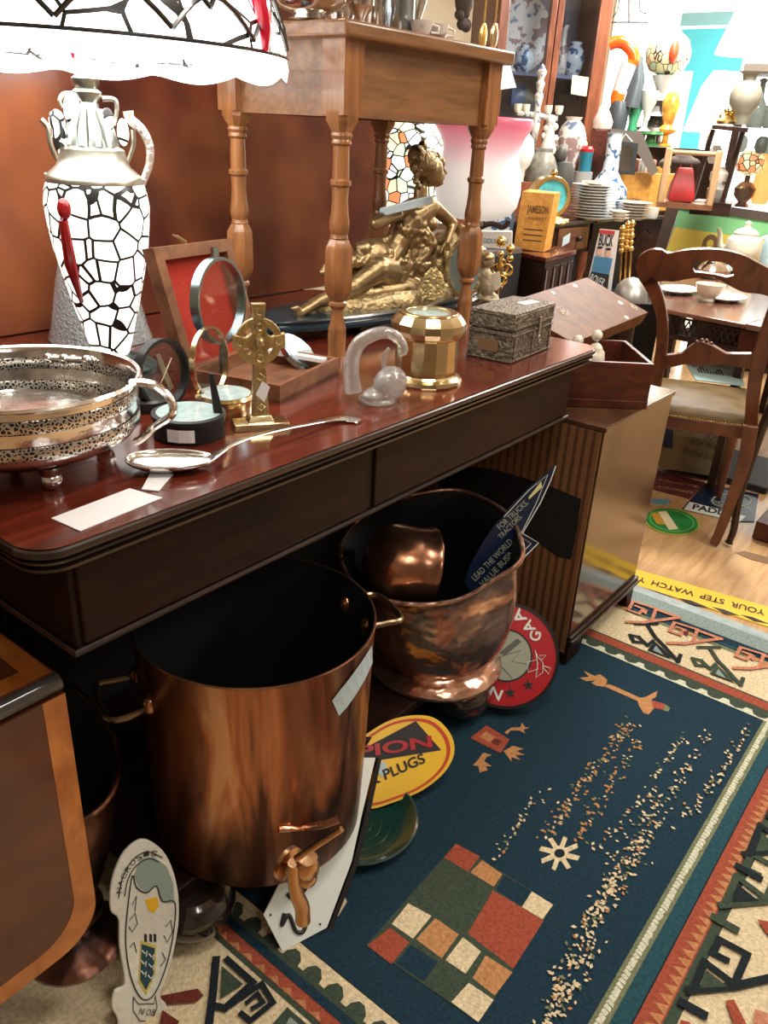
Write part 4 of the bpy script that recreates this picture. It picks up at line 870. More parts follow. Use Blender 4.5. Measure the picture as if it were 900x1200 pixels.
m.build('body', plain('worn_white', srgb(170, 156, 128), .5, .2, .5, 80, var=.35, vs=40), t, remesh=.003)
MB().prism([Z_(572, 322, -.01), Z_(582, 318, -.01), (Z_(586, 334, -.01)), (Z_(580, 340, -.01)), Z_(574, 332, -.01)], V((.0, .004, 0))).build('wing', CREAM, t, bevel=.001)
MB().ell(Z_(567, 304), (7.5*kk, 7.5*kk, 6*kk)).build('hair', BRASSD, t)
# ================================================================ ON THE SMALL OAK TABLE
zt2 = zt
SLR = plain('bright_silver', (.82, .8, .77), .12, 1)
def lobj(name, lab, cat, x, y, rows, mat, group=None, seg=36):
    o = MB().lathe([(r, zt2+z) for r, z in rows], (x, y, 0), seg=seg).build(name, mat); return tag(o, lab, cat, group)
def tp(px, Y): q = at(px, 30, Y=Y); return q.x
x = tp(362, 1.27); lobj('silver_bowl', 'wide shallow silver bowl at the left corner of the small oak table', 'bowl', x, 1.27, [(.03, .0), (.04, .003), (.03, .01), (.06, .022), (.078, .04), (.08, .06), (.077, .06), (.055, .026), (.001, .018)], SLR)
x = tp(398, 1.36); lobj('silver_beaker', 'plain silver beaker standing behind the shallow bowl', 'beaker', x, 1.36, [(.028, 0), (.03, .004), (.026, .012), (.034, .05), (.038, .1), (.036, .1), (.024, .015), (.001, .012)], SLR)
for i, (px, Yy, rw, lb, mt) in enumerate(((422, 1.24, [(.02, 0), (.022, .006), (.010, .012), (.012, .02), (.028, .04), (.03, .09), (.024, .11)], 'slim footed silver vase between bowl and silver tankard', SLR), (440, 1.30, [(.024, 0), (.026, .004), (.027, .1), (.029, .11)], 'straight silver tankard with bright reflections', SLR), (466, 1.26, [(.034, 0), (.036, .004), (.036, .10), (.038, .12)], 'wide blue-grey silver tankard near the middle of the oak table', plain('blue_silver', (.5, .6, .68), .15, 1)), (487, 1.30, [(.026, 0), (.02, .02), (.012, .05), (.022, .08), (.03, .12)], 'pale silver goblet right of the wide tankard', SLR))):
    x = tp(px, Yy); lobj('silver_cup', lb, 'tankard', x, Yy, rw, mt)
x = tp(496, 1.2); 
for px, lb in ((494, 'white flowered teacup second from the right on the oak table'), (513, 'white flowered teacup nearest the right of the oak table')):
    x = tp(px, 1.2); t = thing('flowered_teacup', lb, 'cup', (x, 1.2, zt2), 'teacups on the small oak table')
    MB().lathe([(.014, zt2), (.016, zt2+.003), (.021, zt2+.014), (.026, zt2+.03), (.024, zt2+.03), (.018, zt2+.012), (.001, zt2+.006)], (x, 1.2, 0), seg=28).build('cup_bowl', CHINAF, t); m = MB(); m.tube([(x+.022, 1.19, zt2+.026), (x+.036, 1.18, zt2+.022), (x+.034, 1.18, zt2+.01), (x+.021, 1.19, zt2+.010)], .003, 8); m.build('cup_handle', CHINA, t)
# hanging brass spoons and dark lantern above its right end, from the display cabinet corner
# ================================================================ UNDER THE SIDEBOARD
# ---- copper urn with tap
ux_, uy_ = .872, .945; zb_, zu = .137, .58
t = thing('copper_urn', 'tall open copper boiler with side loop handles and a bronze tap, under the sideboard', 'urn', (ux_, uy_, zb_))
rt_, rb_ = .221, .205
ub = V((.853, .926, 0))
rings = []
for z, r in ((zb_, rb_-.006), (zb_+.006, rb_), (zb_+.2, (rb_+rt_)/2), (zu-.004, rt_), (zu, rt_+.002), (zu+.001, rt_-.002), (zu-.006, rt_-.004), (zb_+.2, (rb_+rt_)/2-.004), (zb_+.012, rb_-.005)):
    s_ = (z-zb_)/(zu-zb_); cx = ub.x+(ux_-ub.x)*s_; cy = ub.y+(uy_-ub.y)*s_
    rings.append([(cx+r*cos(2*pi*i/72), cy+r*sin(2*pi*i/72), z) for i in range(72)])
MB().loft(rings[:5], True, False).build('copper_body', COPU, t, ang=50)
MB().loft(rings[4:], False, True).build('black_lining', VOID, t, ang=50, label='black inside of the boiler')
MB().tube([(ux_+(rt_)*cos(2*pi*i/72), uy_+(rt_)*sin(2*pi*i/72), zu) for i in range(72)], .0022, 6, closed=True).build('rim_wire', COPR, t)
def uwall(px, py, off=0):
    """point of the urn's outer wall seen at a pixel"""
    r = ray(px, py); 
    lo = None
    for i in range(900):
        tt = .5+i*.0012; q = CAM+r.normalized()*(tt); s_ = (q.z-zb_)/(zu-zb_); cx = ub.x+(ux_-ub.x)*s_; cy = ub.y+(uy_-ub.y)*s_; rr_ = rb_+(rt_-rb_)*s_
        if (q.x-cx)**2+(q.y-cy)**2 < (rr_+off)**2: return q, V((q.x-cx, q.y-cy, 0)).normalized()
    return CAM+r.normalized()*1.2, V((0, -1, 0))
# handles
hr, nr = uwall(438, 745)
def loop(base1, base2, out, r, mat, nme='loop_handle'):
    a, b = V(base1), V(base2); o_ = V(out)
    MB().tube(spl([tuple(a-o_*.1), tuple(a+o_*.55), tuple(a+o_*1.0+(b-a)*.12), tuple(a+o_*1.0+(b-a)*.88), tuple(b+o_*.55), tuple(b-o_*.1)], 6), r, 10).build(nme, mat, t)
Rr = V((cos(radians(-48)), sin(radians(-48)), 0))
hd = V((cos(radians(-40)), sin(radians(-40)), 0)); hs = V((-hd.y, hd.x, 0)); hz = zu-.075
def sidehandle(ang, z):
    hd = V((cos(ang), sin(ang), 0)); hs = V((-hd.y, hd.x, 0)); c = V((ux_, uy_, z))+hd*(rt_-.008)
    MB().tube(spl([tuple(c-hs*.045), tuple(c-hs*.05+hd*.04), tuple(c-hs*.045+hd*.075), tuple(c+hs*.045+hd*.075), tuple(c+hs*.06+hd*.04), tuple(c+hs*.045)], 6), .007, 10).build('loop_handle', plain('handle_brass', (.32, .24, .15), .3, 1), t)
    for s_ in (-1, 1): MB().ell(c+hs*.045*s_-hd*.0, (.016, .016, .02)).build('handle_rivet_plate', COPR, t)
sidehandle(radians(-22), zu-.06); sidehandle(radians(158), zu-.10)
# tape label on the urn
ta = ((388, 820), (397, 808), (406, 797), (414, 786), (422, 775), (429, 764), (434, 756)); tb_ = ((396, 838), (405, 828), (413, 817), (420, 806), (426, 796), (431, 785), (435, 776))
m = MB(); R1 = [m.bm.verts.new(uwall(*q)[0]+uwall(*q)[1]*.003) for q in ta]; R2 = [m.bm.verts.new(uwall(*q)[0]+uwall(*q)[1]*.003) for q in tb_]
for i in range(len(R1)-1): m._f([R1[i], R1[i+1], R2[i+1], R2[i]])
m.build('pale_tape_label', TAPEB, t, False)
# tap
q, n_ = uwall(338, 1012); 
m = MB(); m.lathe([(.024, 0), (.024, .006), (.012, .01), (.011, .03)], q-n_*.004, ax=n_, seg=24); c = q+n_*.034
m.ell(c, .014); m.build('tap_flange', BRONT, t)
PT = Plane(c, V((CAM.x-c.x, CAM.y-c.y, 0)).normalized())
MB().tube([PT.p(x, y, -.004) for x, y in bez(5, (345, 1008), (345, 1025), (348, 1045), (354, 1060), (355, 1076))], [.0088+.0001*i for i in range(21)], 14).build('spout', BRONT, t)
m = MB(); m.lathe([(.013, 0), (.016, .004), (.017, .02), (.014, .028), (.001, .029)], c+V((0, 0, .008)), seg=20); m.build('tap_key_boss', BRONT, t)
MB().tube([PT.p(347, 1002, -.006), PT.p(400, 963, -.012)], [.0048, .0042], 10).build('tap_lever', BRONT, t)
MB().tube([uwall(x, y)[0]+uwall(x, y)[1]*.004 for x, y in ((326, 970), (340, 969), (360, 968), (378, 964), (394, 958))], .006, 8).build('brazed_bracket', COPR, t)
# ---- copper coal scuttle
def scuttle(name, lab, rimpts, basec, rbase, zb0, mat, matin, lipw=.02, belly=1.12, belly_h=.45):
    t = thing(name, lab, 'coal scuttle', (basec.x, basec.y, zb0)); rim = [V(q) for q in spl([tuple(q) for q in rimpts], 8, closed=True)]; n = len(rim)
    rc = sum(rim, V())/n; ang = [atan2(q.y-rc.y, q.x-rc.x) for q in rim]
    def ringat(s_, scale):
        out = []
        for q, a in zip(rim, ang):
            b = basec+V((rbase*cos(a), rbase*sin(a), 0)); b.z = zb0+.045
            p = b.lerp(q, s_); ax_ = basec.lerp(V((rc.x, rc.y, 0)), s_); ax_.z = p.z; out.append(ax_+(p-ax_)*scale)
        return out
    rr2 = [ringat(0, .92), ringat(.06, 1.02), ringat(.2, belly*.98), ringat(belly_h, belly), ringat(.7, 1.05), ringat(.88, .97), ringat(.96, .97), ringat(1, 1.0)]
    MB().loft(rr2, True, False).build('scuttle_body', mat, t, ang=60, sub=1)
    inn = [ringat(1, .985), ringat(.9, .93), ringat(.7, 1.0), ringat(.4, 1.02), ringat(.15, .9)]
    MB().loft(inn, False, True).build('black_lining', matin, t, ang=60, label='black inside of the scuttle')
    MB().tube([q for q in rim], .006, 8, closed=True).build('rolled_rim', mat, t)
    MB().lathe([(rbase*1.10, 0), (rbase*1.13, .004), (rbase*1.12, .014), (rbase*.98, .028), (rbase*.86, .04), (rbase*.84, .055)], V((basec.x, basec.y, zb0)), seg=56).build('foot_ring', mat, t, ang=60)
    return t, rim
rp_ = [at(400, 640, z=.47), at(408, 676, z=.45), at(440, 700, z=.44), at(490, 709, z=.44), at(540, 702, z=.46), at(582, 678, z=.50), at(608, 660, z=.53), at(612, 640, z=.55), at(598, 606, z=.57), at(565, 584, z=.585), at(528, 574, z=.59), at(470, 584, z=.57), at(425, 606, z=.52)]
bcs = V((1.505, .95, 0))
ts, rim = scuttle('coal_scuttle', 'large polished copper helmet coal scuttle with flared lip, right of the copper boiler', rp_, bcs, .158, .137, COPS, VOID)
t = ts
# copper pot lying inside
c0, c1 = at(445, 632, z=.545), at(500, 655, z=.50)
t = thing('copper_pot', 'round copper pan lying on its side inside the large coal scuttle', 'pan', c0+V((0, 0, -.06)))
ax = (at(512, 650, z=.47)-at(450, 640, z=.50)).normalized(); cb = at(478, 662, z=.46)
prof = [(1.4*a, 1.4*b) for a, b in [(.001, -.075), (.03, -.073), (.055, -.06), (.066, -.04), (.068, 0), (.068, .028), (.072, .032), (.072, .037), (.067, .036), (.064, .02), (.064, -.03), (.04, -.062), (.001, -.068)]]
MB().lathe(prof, cb, ax=ax, seg=48).build('pan_body', COPR, t, ang=50)
m = MB(); sd = ax.cross(V((0, 0, 1))).normalized()
# ---- blue enamel sign in the scuttle
PS = Plane(at(600, 620, z=.56), (-.62, -.75, .28))
out = [(651, 545), (646, 563), (634, 590), (612, 626), (632, 636), (626, 643), (600, 668), (575, 690), (556, 700), (545, 682), (550, 664), (567, 634), (580, 615), (588, 608), (600, 592), (620, 572), (640, 555)]
t = thing('blue_enamel_sign', 'dark blue pointed enamel sign with white capitals stuck in the large coal scuttle', 'sign', PS.p(590, 670))
MB().prism(PS.pts(out), -PS.n*.004).build('sign_plate', NAVYS, t, False)
ed = PS.pts([(651, 546), (645, 563), (633, 589), (612, 625), (631, 636), (600, 667)], -.001); MB().tube(ed, .0013, 5).build('white_edge', WHITE, t)
ed = PS.pts([(600, 660), (622, 637), (609, 628), (628, 590), (642, 556), (620, 574), (590, 606)], -.001); MB().tube(ed, .0009, 5).build('white_line', WHITE, t)
for s_, a, b, h_ in (('FOR TRUCKS,', (586, 621), (619, 590), .014), ('TRACTORS.', (587, 632), (612, 606), .013), ('LEAD THE WORLD', (557, 681), (601, 636), .016), ('VALUE BUSINESS', (566, 688), (613, 639), .016)):
    text(s_, PS.p(*a), PS.p(*b), PS.n, GREY, t, hscale=h_)
MB().prism(PS.pts([(619, 583), (634, 564), (635, 571), (620, 585)], -.0006), PS.n*.0008).build('pale_flash', plain('pale_yellow', srgb(196, 190, 130), .4), t, False)
# ---- red round sign
PG = facing(at(600, 828, z=.004)+V((0, .02, .14)), 32, 8); c = PG.p(593, 768); u = V((0, 0, 1)).cross(PG.n).normalized(); v = PG.n.cross(u); k = mpp(c)
rg = (PG.p(652, 765)-c).length
t = thing('red_round_sign', 'round red enamel sign with white lettering and grey centre leaning behind the large coal scuttle', 'sign', c-V((0, 0, rg)))
MB().prism(circ(c, u, v, rg, 56), -PG.n*.006).build('sign_plate', REDS, t, ang=30)
MB().ringprism(circ(c-PG.n*.006, u, v, rg+.007, 56), circ(c-PG.n*.006, u, v, rg-.001, 56), PG.n*.008).build('black_edge', BLACK, t, ang=30)
MB().prism(circ(c, u, v, rg*.50, 40), PG.n*.001).build('grey_centre', GREY, t, ang=30); MB().ringprism(circ(c, u, v, rg*.525, 40), circ(c, u, v, rg*.49, 40), PG.n*.0013).build('centre_line', BLACKM, t)
for s_, a, b in (('G', (632, 752), (634, 741)), ('A', (628, 738), (621, 725)), ('A', (618, 726), (608, 712)), ('N', (572, 815), (585, 821))):
    text(s_, PG.p(*a), PG.p(*b), PG.n, WHITE, t, hscale=.028, bold=.02)
def star(cx, cy, r, col=BLACKM):
    q = PG.p(cx, cy); MB().prism([q+(u*cos(a*pi/5+.5)+v*sin(a*pi/5+.5))*r*(1 if a % 2 == 0 else .42) for a in range(10)], PG.n*.001).build('star', col, t, False)
star(598, 812, .016); star(619, 803, .016)
for l_ in (((627, 762), (630, 778), (628, 794), (636, 788), (636, 776), (630, 770)), ((618, 776), (629, 773), (630, 784), (619, 788)), ((636, 780), (645, 783), (643, 790), (636, 782)), ((632, 768), (640, 768), (635, 773))):
    MB().tube(PG.pts(l_, -.001), .0011, 5, closed=True).build('bird_outline', WHITE, t)
MB().tube(PG.pts(((585, 770), (610, 762), (600, 775), (618, 778)), -.0015), .0008, 5).build('centre_lines', GREYD, t); MB().tube(PG.pts(((583, 775), (600, 795)), -.0015), .0008, 5).build('centre_lines', GREYD, t)
MB().prism([PG.p(585, 765, -.0015), PG.p(606, 748, -.0015), PG.p(611, 752, -.0015), PG.p(592, 768, -.0015)], PG.n*.0006).build('grey_device', GREYD, t, False)
# ---- yellow oval sign
PY_ = facing(at(505, 925, z=.01)+V((0, .04, .09)), 42, 20)
c = PY_.p(462, 893); 
def yo(scale, n=56):
    # oval traced round the plate
    P_ = spl([(488, 838), (512, 843), (529, 862), (532, 884), (520, 906), (495, 926), (462, 940), (432, 948), (405, 940), (392, 920), (396, 896), (420, 868), (455, 845)], 5, closed=True)
    cx, cy = 462, 893; return PY_.pts([(cx+(x-cx)*scale, cy+(y-cy)*scale) for x, y in P_])
t = thing('yellow_oval_sign', 'chipped yellow oval enamel sign with black and red lettering between boiler and coal scuttle', 'sign', PY_.p(462, 940))
MB().prism(yo(1), -PY_.n*.004).build('sign_plate', YELS, t, False)
a_, b_ = yo(.93), yo(.87); MB().ringprism([q+PY_.n*.0 for q in a_], b_, PY_.n*.0008).build('red_line', ORS, t, False)
MB().prism(PY_.pts([(487, 845), (517, 879), (436, 892), (404, 889)]), PY_.n*.001).build('black_flag', BLACKM, t, False)
text('PION', PY_.p(420, 888, -.001), PY_.p(507, 875, -.001), PY_.n, REDS, t, hscale=.025, bold=.03)
text('SPARK PLUGS', PY_.p(396, 938), PY_.p(499, 893), PY_.n, BLACKM, t, hscale=.022, bold=.02)
MB().prism(PY_.pts([(446, 893), (452, 893), (454, 905), (447, 911), (443, 905)], -.0004), PY_.n*.0008).build('blue_chip', TAPEB, t, False)
# ---- green enamel dish on the rug
c = at(420, 965, z=.0); c = V((1.035, .90, .0)) ; A = at(488, 940, z=.03); B_ = at(408, 1028, z=.01)
cg = (at(492, 930, z=.02)+at(360, 990, z=.02))/2; rgd = .135; cg = at(418, 962, z=.02); cg = V((cg.x, cg.y, .0085))
t = thing('green_enamel_dish', 'round dark green enamel dish lying on the rug under the yellow oval sign', 'dish', cg)
MB().lathe([(.001, 0), (rgd*.72, 0), (rgd*.85, .008), (rgd*.98, .024), (rgd, .028), (rgd*.965, .029), (rgd*.82, .013), (rgd*.7, .006), (.001, .005)], cg, seg=56).build('dish_body', GREENE, t, ang=50)
m = MB()
for r in (.25, .4, .55, .68): m.tube(circ(cg+V((0, 0, .0055)), (1, 0, 0), (0, 1, 0), rgd*r, 40), .0015, 5, closed=True)
m.build('ribbing', GREENE, t)
# ---- white six sided sign with numbers
PW = Plane(at(331, 1114, z=.010), (-.30, -.74, .60))
out = [(309, 1072), (331, 1115), (383, 1087), (412, 1010), (424, 955), (440, 888), (420, 888), (380, 960), (330, 1030)]
t = thing('white_number_sign', 'white hexagonal enamel sign with black numerals leaning behind the boiler tap', 'sign', PW.p(331, 1115))
MB().prism(PW.pts(out), -PW.n*.004).build('sign_plate', WHITE, t, False)
MB().prism(PW.pts([(331, 1117), (384, 1090), (414, 1012), (428, 955), (443, 888), (447, 890), (433, 958), (419, 1014), (388, 1093), (334, 1120)]), -PW.n*.016).build('black_edge', BLACK, t, False)
m = MB(); m.tube(PW.pts(bez(6, (333, 1070), (330, 1084), (338, 1072), (346, 1090), (354, 1092), (358, 1084), (357, 1078)), -.001), .0042, 6); m.build('numeral', BLACKM, t)
m = MB(); m.tube(PW.pts(bez(5, (336, 1047), (342, 1052), (352, 1048), (364, 1030), (358, 1022)), -.001), .004, 6); m.build('numeral', BLACKM, t)
for x, y in ((317, 1072), (375, 1083)): MB().ell(PW.p(x, y, -.0005), .0022, seg=8, rg=6).build('screw_hole', BLACKM, t)
# ---- white shaped crest sign
PC = facing(at(165, 1198, z=.009), 24, 14)
out = spl([(165, 984), (183, 990), (198, 1008), (208, 1040), (210, 1075), (205, 1110), (196, 1145), (188, 1168), (196, 1180), (196, 1204), (182, 1222), (160, 1230), (140, 1215), (138, 1195), (131, 1180), (134, 1162), (146, 1152), (140, 1110), (139, 1078), (130, 1068), (129, 1045), (134, 1022), (146, 998)], 4, closed=True)
t = thing('crest_sign', 'white shield shaped plaque with blue and gold crest leaning beside the boiler foot', 'sign', PC.p(165, 1205))
MB().prism(PC.pts(out), -PC.n*.008).build('plaque_plate', plain('aged_white', srgb(206, 206, 194), .45, bump=.3, bs=60, var=.06), t, ang=30, bevel=.002)
shl = spl([(155, 1026), (160, 1040), (172, 1046), (183, 1038), (190, 1056), (205, 1058), (202, 1100), (192, 1140), (178, 1168), (164, 1168), (152, 1140), (147, 1100), (150, 1060)], 4, closed=True)
MB().tube(PC.pts(shl, -.001), .0011, 5, closed=True).build('shield_outline', BLACKM, t)
MB().prism(PC.pts([(157, 1026), (163, 1040), (172, 1045), (183, 1038), (192, 1058), (204, 1058), (203, 1035), (195, 1015), (180, 1004), (165, 1006)]), PC.n*.0008).build('grey_green_field', plain('crest_green', srgb(132, 150, 142), .4), t, False)
MB().prism(PC.pts([(170, 1054), (184, 1051), (186, 1062), (180, 1070), (174, 1067)]), PC.n*.001).build('gold_flame', plain('crest_gold', srgb(214, 168, 40), .4), t, False)
MB().prism(PC.pts([(165, 1102), (183, 1108), (182, 1142), (171, 1166), (162, 1150)]), PC.n*.0008).build('crest_border', plain('crest_yellow', srgb(190, 180, 80), .4), t, False)
MB().prism(PC.pts([(166, 1106), (181, 1111), (180, 1140), (171, 1160), (164, 1148)]), PC.n*.0014).build('crest_field', plain('crest_blue', srgb(22, 62, 78), .4), t, False)
m = MB()
for x, y in ((169, 1116), (177, 1120), (168, 1128), (177, 1132), (168, 1140), (176, 1145)): m.tube(PC.pts([(x-3, y-3), (x, y+1), (x+3, y-2), (x+2, y+4)], -.0022), .0011, 5)
m.build('white_beasts', WHITE, t)
for x in (171, 177, 182): MB().prism(PC.pts([(x-2, 1094), (x+1, 1095), (x+1, 1104), (x-2, 1103)]), PC.n*.001).build('tower_bar', BLACKM, t, False)
MB().tube(PC.pts(bez(4, (139, 1052), (143, 1030), (155, 1008), (172, 998), (190, 1005)), -.001), .0009, 5).build('banner_line', BLACKM, t); MB().tube(PC.pts(bez(4, (146, 1050), (150, 1030), (160, 1014), (174, 1006), (186, 1010)), -.001), .0009, 5).build('banner_line', BLACKM, t)
for sx_, pts_ in ((0, ((152, 1078), (158, 1070), (161, 1082), (155, 1092), (151, 1086))), (0, ((194, 1086), (200, 1078), (202, 1092), (196, 1104), (192, 1096))), (0, ((155, 1060), (160, 1050), (158, 1068))), (0, ((152, 1110), (157, 1104), (160, 1116))), (0, ((190, 1116), (194, 1124), (188, 1132))), (0, ((156, 1168), (162, 1176), (180, 1176), (182, 1166), (184, 1180), (178, 1196), (164, 1196), (156, 1184), (156, 1168)))): MB().tube(PC.pts(pts_, -.001), .0007, 5).build('black_scrollwork', BLACKM, t)
for i, ch in enumerate('NO CROSS'):
    pass
a_ = [(142, 1046), (143, 1038), (146, 1030), (150, 1022), (155, 1015), (161, 1009), (168, 1004), (176, 1002), (184, 1004)]
for i, ch in enumerate('NACROSIS'):
    text(ch, PC.p(*a_[i]), PC.p(a_[i][0]+(a_[i+1][0]-a_[i][0])*.8, a_[i][1]+(a_[i+1][1]-a_[i][1])*.8), PC.n, BLACKM, t, hscale=.009)
text('NI OIB', PC.p(162, 1188), PC.p(180, 1190), PC.n, BLACKM, t, hscale=.010)
# pale card behind the crest plaque
# ---- second, darker scuttle at the left
rp2 = [at(88, 850, z=.40), at(96, 905, z=.35), at(92, 960, z=.31), at(96, 1010, z=.28), at(120, 1000, z=.29), at(145, 950, z=.33), at(148, 905, z=.37), at(135, 870, z=.40), at(110, 845, z=.42)]
c2 = at(84, 1150, z=.06); 
rp2 = [V((.52+.115*cos(a)*1.0, 1.13+.17*sin(a), .40+.05*sin(a+.3))) for a in [2*pi*i/14 for i in range(14)]]
t2, _ = scuttle('dark_scuttle', 'old dark copper coal scuttle on a waisted foot between drop leaf table and boiler', rp2, V((.485, 1.03, 0)), .05, .09, COPD, VOID)
m = MB(); m.lathe([(.085, 0), (.09, .006), (.075, .02), (.04, .035), (.026, .05), (.028, .062), (.05, .085), (.052, .10)], (.485, 1.03, .008), seg=30)
m.build('waisted_foot', COPD, t2)
# ---- varnished cabinet at the right end
CX0, CX1, CY0, CY1, CH = 1.90, 2.375, .75, 1.36, .742
t = thing('varnished_cabinet', 'glossy brown cabinet with striped side and dark hole, right of the sideboard', 'cabinet', ((CX0+CX1)/2, 1.05, .008))
MB().box((CX0, CY0, .10), (CX1, CY1, CH-.012)).build('carcass', CABF, t, bevel=.002)
MB().box((CX0-.004, CY0-.006, CH-.014), (CX1+.006, CY1, CH)).build('cabinet_top', wood('cabinet_top_wood', srgb(64, 40, 28), srgb(92, 62, 42), .18, (3, 3, 3), 4, .7), t, bevel=.003)
# striped side: beaded slats
sm, N, L, P = nm('striped_side'); tc = N.new('ShaderNodeTexCoord'); mp_ = N.new('ShaderNodeMapping'); L.new(tc.outputs['Object'], mp_.inputs[0])
wv = N.new('ShaderNodeTexWave'); wv.bands_direction = 'Y'; wv.inputs['Scale'].default_value = 13; wv.inputs['Distortion'].default_value = .5; wv.inputs['Detail Scale'].default_value = 12; L.new(mp_.outputs[0], wv.inputs[0])
nn = N.new('ShaderNodeTexNoise'); nn.inputs['Scale'].default_value = 60; L.new(tc.outputs['Object'], nn.inputs[0])
ad = N.new('ShaderNodeMath'); ad.operation = 'MULTIPLY_ADD'; ad.inputs[1].default_value = .5; L.new(nn.outputs['Fac'], ad.inputs[0]); L.new(wv.outputs['Fac'], ad.inputs[2])
rm_ = N.new('ShaderNodeValToRGB'); rm_.color_ramp.elements[0].position = .35; rm_.color_ramp.elements[0].color = c4(srgb(80, 52, 32)); rm_.color_ramp.elements[1].position = .8; rm_.color_ramp.elements[1].color = c4(srgb(124, 86, 52))
L.new(ad.outputs[0], rm_.inputs[0]); L.new(rm_.outputs[0], P.inputs['Base Color']); P.inputs['Roughness'].default_value = .55
m = MB(); m.box((CX0-.006, CY0+.006, .05), (CX0, CY1, CH-.016)); m.build('striped_side', sm, t)
PSd = Plane((CX0-.007, 1, .4), (-1, 0, 0))
hp_ = PSd.pts(((500, 545), (575, 549), (640, 568), (681, 585), (676, 622), (669, 656), (652, 652), (636, 640), (612, 628), (540, 610)))
MB().prism(hp_, (.006, 0, 0)).build('dark_opening', plain('black_hole', (.003, .003, .003), .9), t, False, label='black ragged hole in the striped side')
m = MB()
for y0, z0, z1 in ((CY0-.016, .085, .098), (CY0-.010, .100, .110)): m.box((CX0-.006, y0, z0), (CX1+.01, CY0, z1))
m.build('base_moulding', MAHOGM, t, bevel=.003)
# bracket base with arched cut
out = [(CX0, .009), (CX0+.08, .009), (CX0+.10, .05), (CX0+.13, .068), (CX1-.17, .068), (CX1-.15, .060), (CX1-.13, .072), (CX1-.09, .078), (CX1-.06, .068), (CX1-.045, .04), (CX1-.04, .009), (CX1, .009), (CX1, .088), (CX0, .088)]
MB().prism([(x, CY0-.004, z) for x, z in out], (0, .02, 0)).build('bracket_base', MAHOGD, t, False, bevel=.002)
MB().box((CX0, CY1-.03, .009), (CX1, CY1, .1)).build('bracket_base', MAHOGD, t); MB().box((CX0, CY0+.04, .009), (CX1-.02, CY0+.05, .1)).build('underside_shade_sheet', BLACKM, t); MB().box((CX1-.02, CY0, .009), (CX1, CY1, .1)).build('bracket_base', MAHOGD, t)  # thin black sheet inside stands in for shade behind the arched cut
# black round-based thing behind the red sign
# ---- writing slope on the cabinet
A_, B_ = at(665, 476, z=CH), at(757, 480, z=CH)
e = (B_-A_).normalized(); w = V((-e.y, e.x, 0)); hS = .125; LW = .40; DW = .27; org = B_-e*LW+V((0, 0, .001))
t = thing('writing_slope', 'open mahogany writing box with inlaid lid tipped up, standing on the varnished cabinet', 'writing box', org+e*LW/2+w*DW/2)
Bx = lambda a, b, z: org+e*a+w*b+V((0, 0, z))
m = MB(); tk = .012
for a in ((0, LW, 0, tk), (0, LW, DW-tk, DW), (0, tk, tk, DW-tk), (LW-tk, LW, tk, DW-tk)):
    m.hexa([Bx(a[0], a[2], 0), Bx(a[1], a[2], 0), Bx(a[1], a[3], 0), Bx(a[0], a[3], 0), Bx(a[0], a[2], hS), Bx(a[1], a[2], hS), Bx(a[1], a[3], hS), Bx(a[0], a[3], hS)])
m.build('box_walls', MAHBOX, t, False, bevel=.0012); m = MB()
m.hexa([Bx(0, 0, 0), Bx(LW, 0, 0), Bx(LW, DW, 0), Bx(0, DW, 0), Bx(0, 0, .008), Bx(LW, 0, .008), Bx(LW, DW, .008), Bx(0, DW, .008)]).build('box_floor', MAHBOX, t, False)
m = MB(); m.box((0, -.004, 0), (LW, 0, .022), Matrix.Translation(org) @ Matrix(((e.x, w.x, 0, 0), (e.y, w.y, 0, 0), (0, 0, 1, 0), (0, 0, 0, 1)))); m.build('plinth_moulding', MAHBOX, t, bevel=.001)
lD, lC = at(672, 402, z=.885), at(760, 366, z=.915); lA0 = at(617, 352, z=.975); lB0 = at(666, 327, z=1.0)
vv = ((lA0-lD)+(lB0-lC))/2; lA, lB = lD+vv, lC+vv; ln = (lC-lD).cross(vv).normalized()
if ln.z < 0: ln = -ln
lidob = MB().prism([lD, lC, lB, lA], -ln*.045).build('tipped_lid', [WALNUT], t, False, bevel=.0015)
LPn = Plane(lD, ln)
IVO = plain('ivory_inlay', srgb(214, 206, 186), .35)
for x, y, rx in ((660, 365, 9), (734, 372, 3), (727, 355, 3.5), (674, 335, 3), (742, 360, 7), (648, 343, 2.5)):
    c = LPn.p(x, y, -.0003); u = (lC-lD).normalized(); v = ln.cross(u); k = mpp(c)
    if rx > 6: m = MB(); [m.tube([c+u*(.5*rx*k*cos(a*1.05)+.4*rx*k*cos(b*pi/3))+v*(.5*rx*k*sin(a*1.05)+.4*rx*k*sin(b*pi/3)) for b in range(6)], .0008, 4, closed=True) for a in range(6)]; m.build('scroll_inlay', IVO, lidob)
    else: MB().prism(circ(c, u, v, rx*k, 16), ln*.0006).build('oval_inlay', IVO, lidob)
# figurine in the writing box
q = Bx(LW*.62, DW*.45, .008); t = thing('china_pair_figurine', 'cream china figure group standing inside the open writing box', 'figurine', q); Fm = fr(q); k = mpp(q); Z_ = lambda x, y, d=0: Fm @ V(((x-708)*k, d, (y)*k))
m = MB(); m.cap(Z_(696, 8), Z_(696, 44), 15*k, 8*k); m.ell(Z_(696, 58), 6.5*k); m.cap(Z_(719, 8), Z_(717, 50), 16*k, 8*k); m.ell(Z_(716, 66), 6.5*k); m.cap(Z_(700, 30), Z_(716, 40), 12*k, 12*k); m.cap(Z_(704, 34), Z_(712, 44), 4*k, 4*k); m.cap(Z_(724, 46), Z_(726, 30), 4*k, 4*k); m.lathe([(.045, 0), (.042, .01), (.001, .012)], q, seg=24, sx=1)
m.build('figures', CREAM, t, remesh=.003)
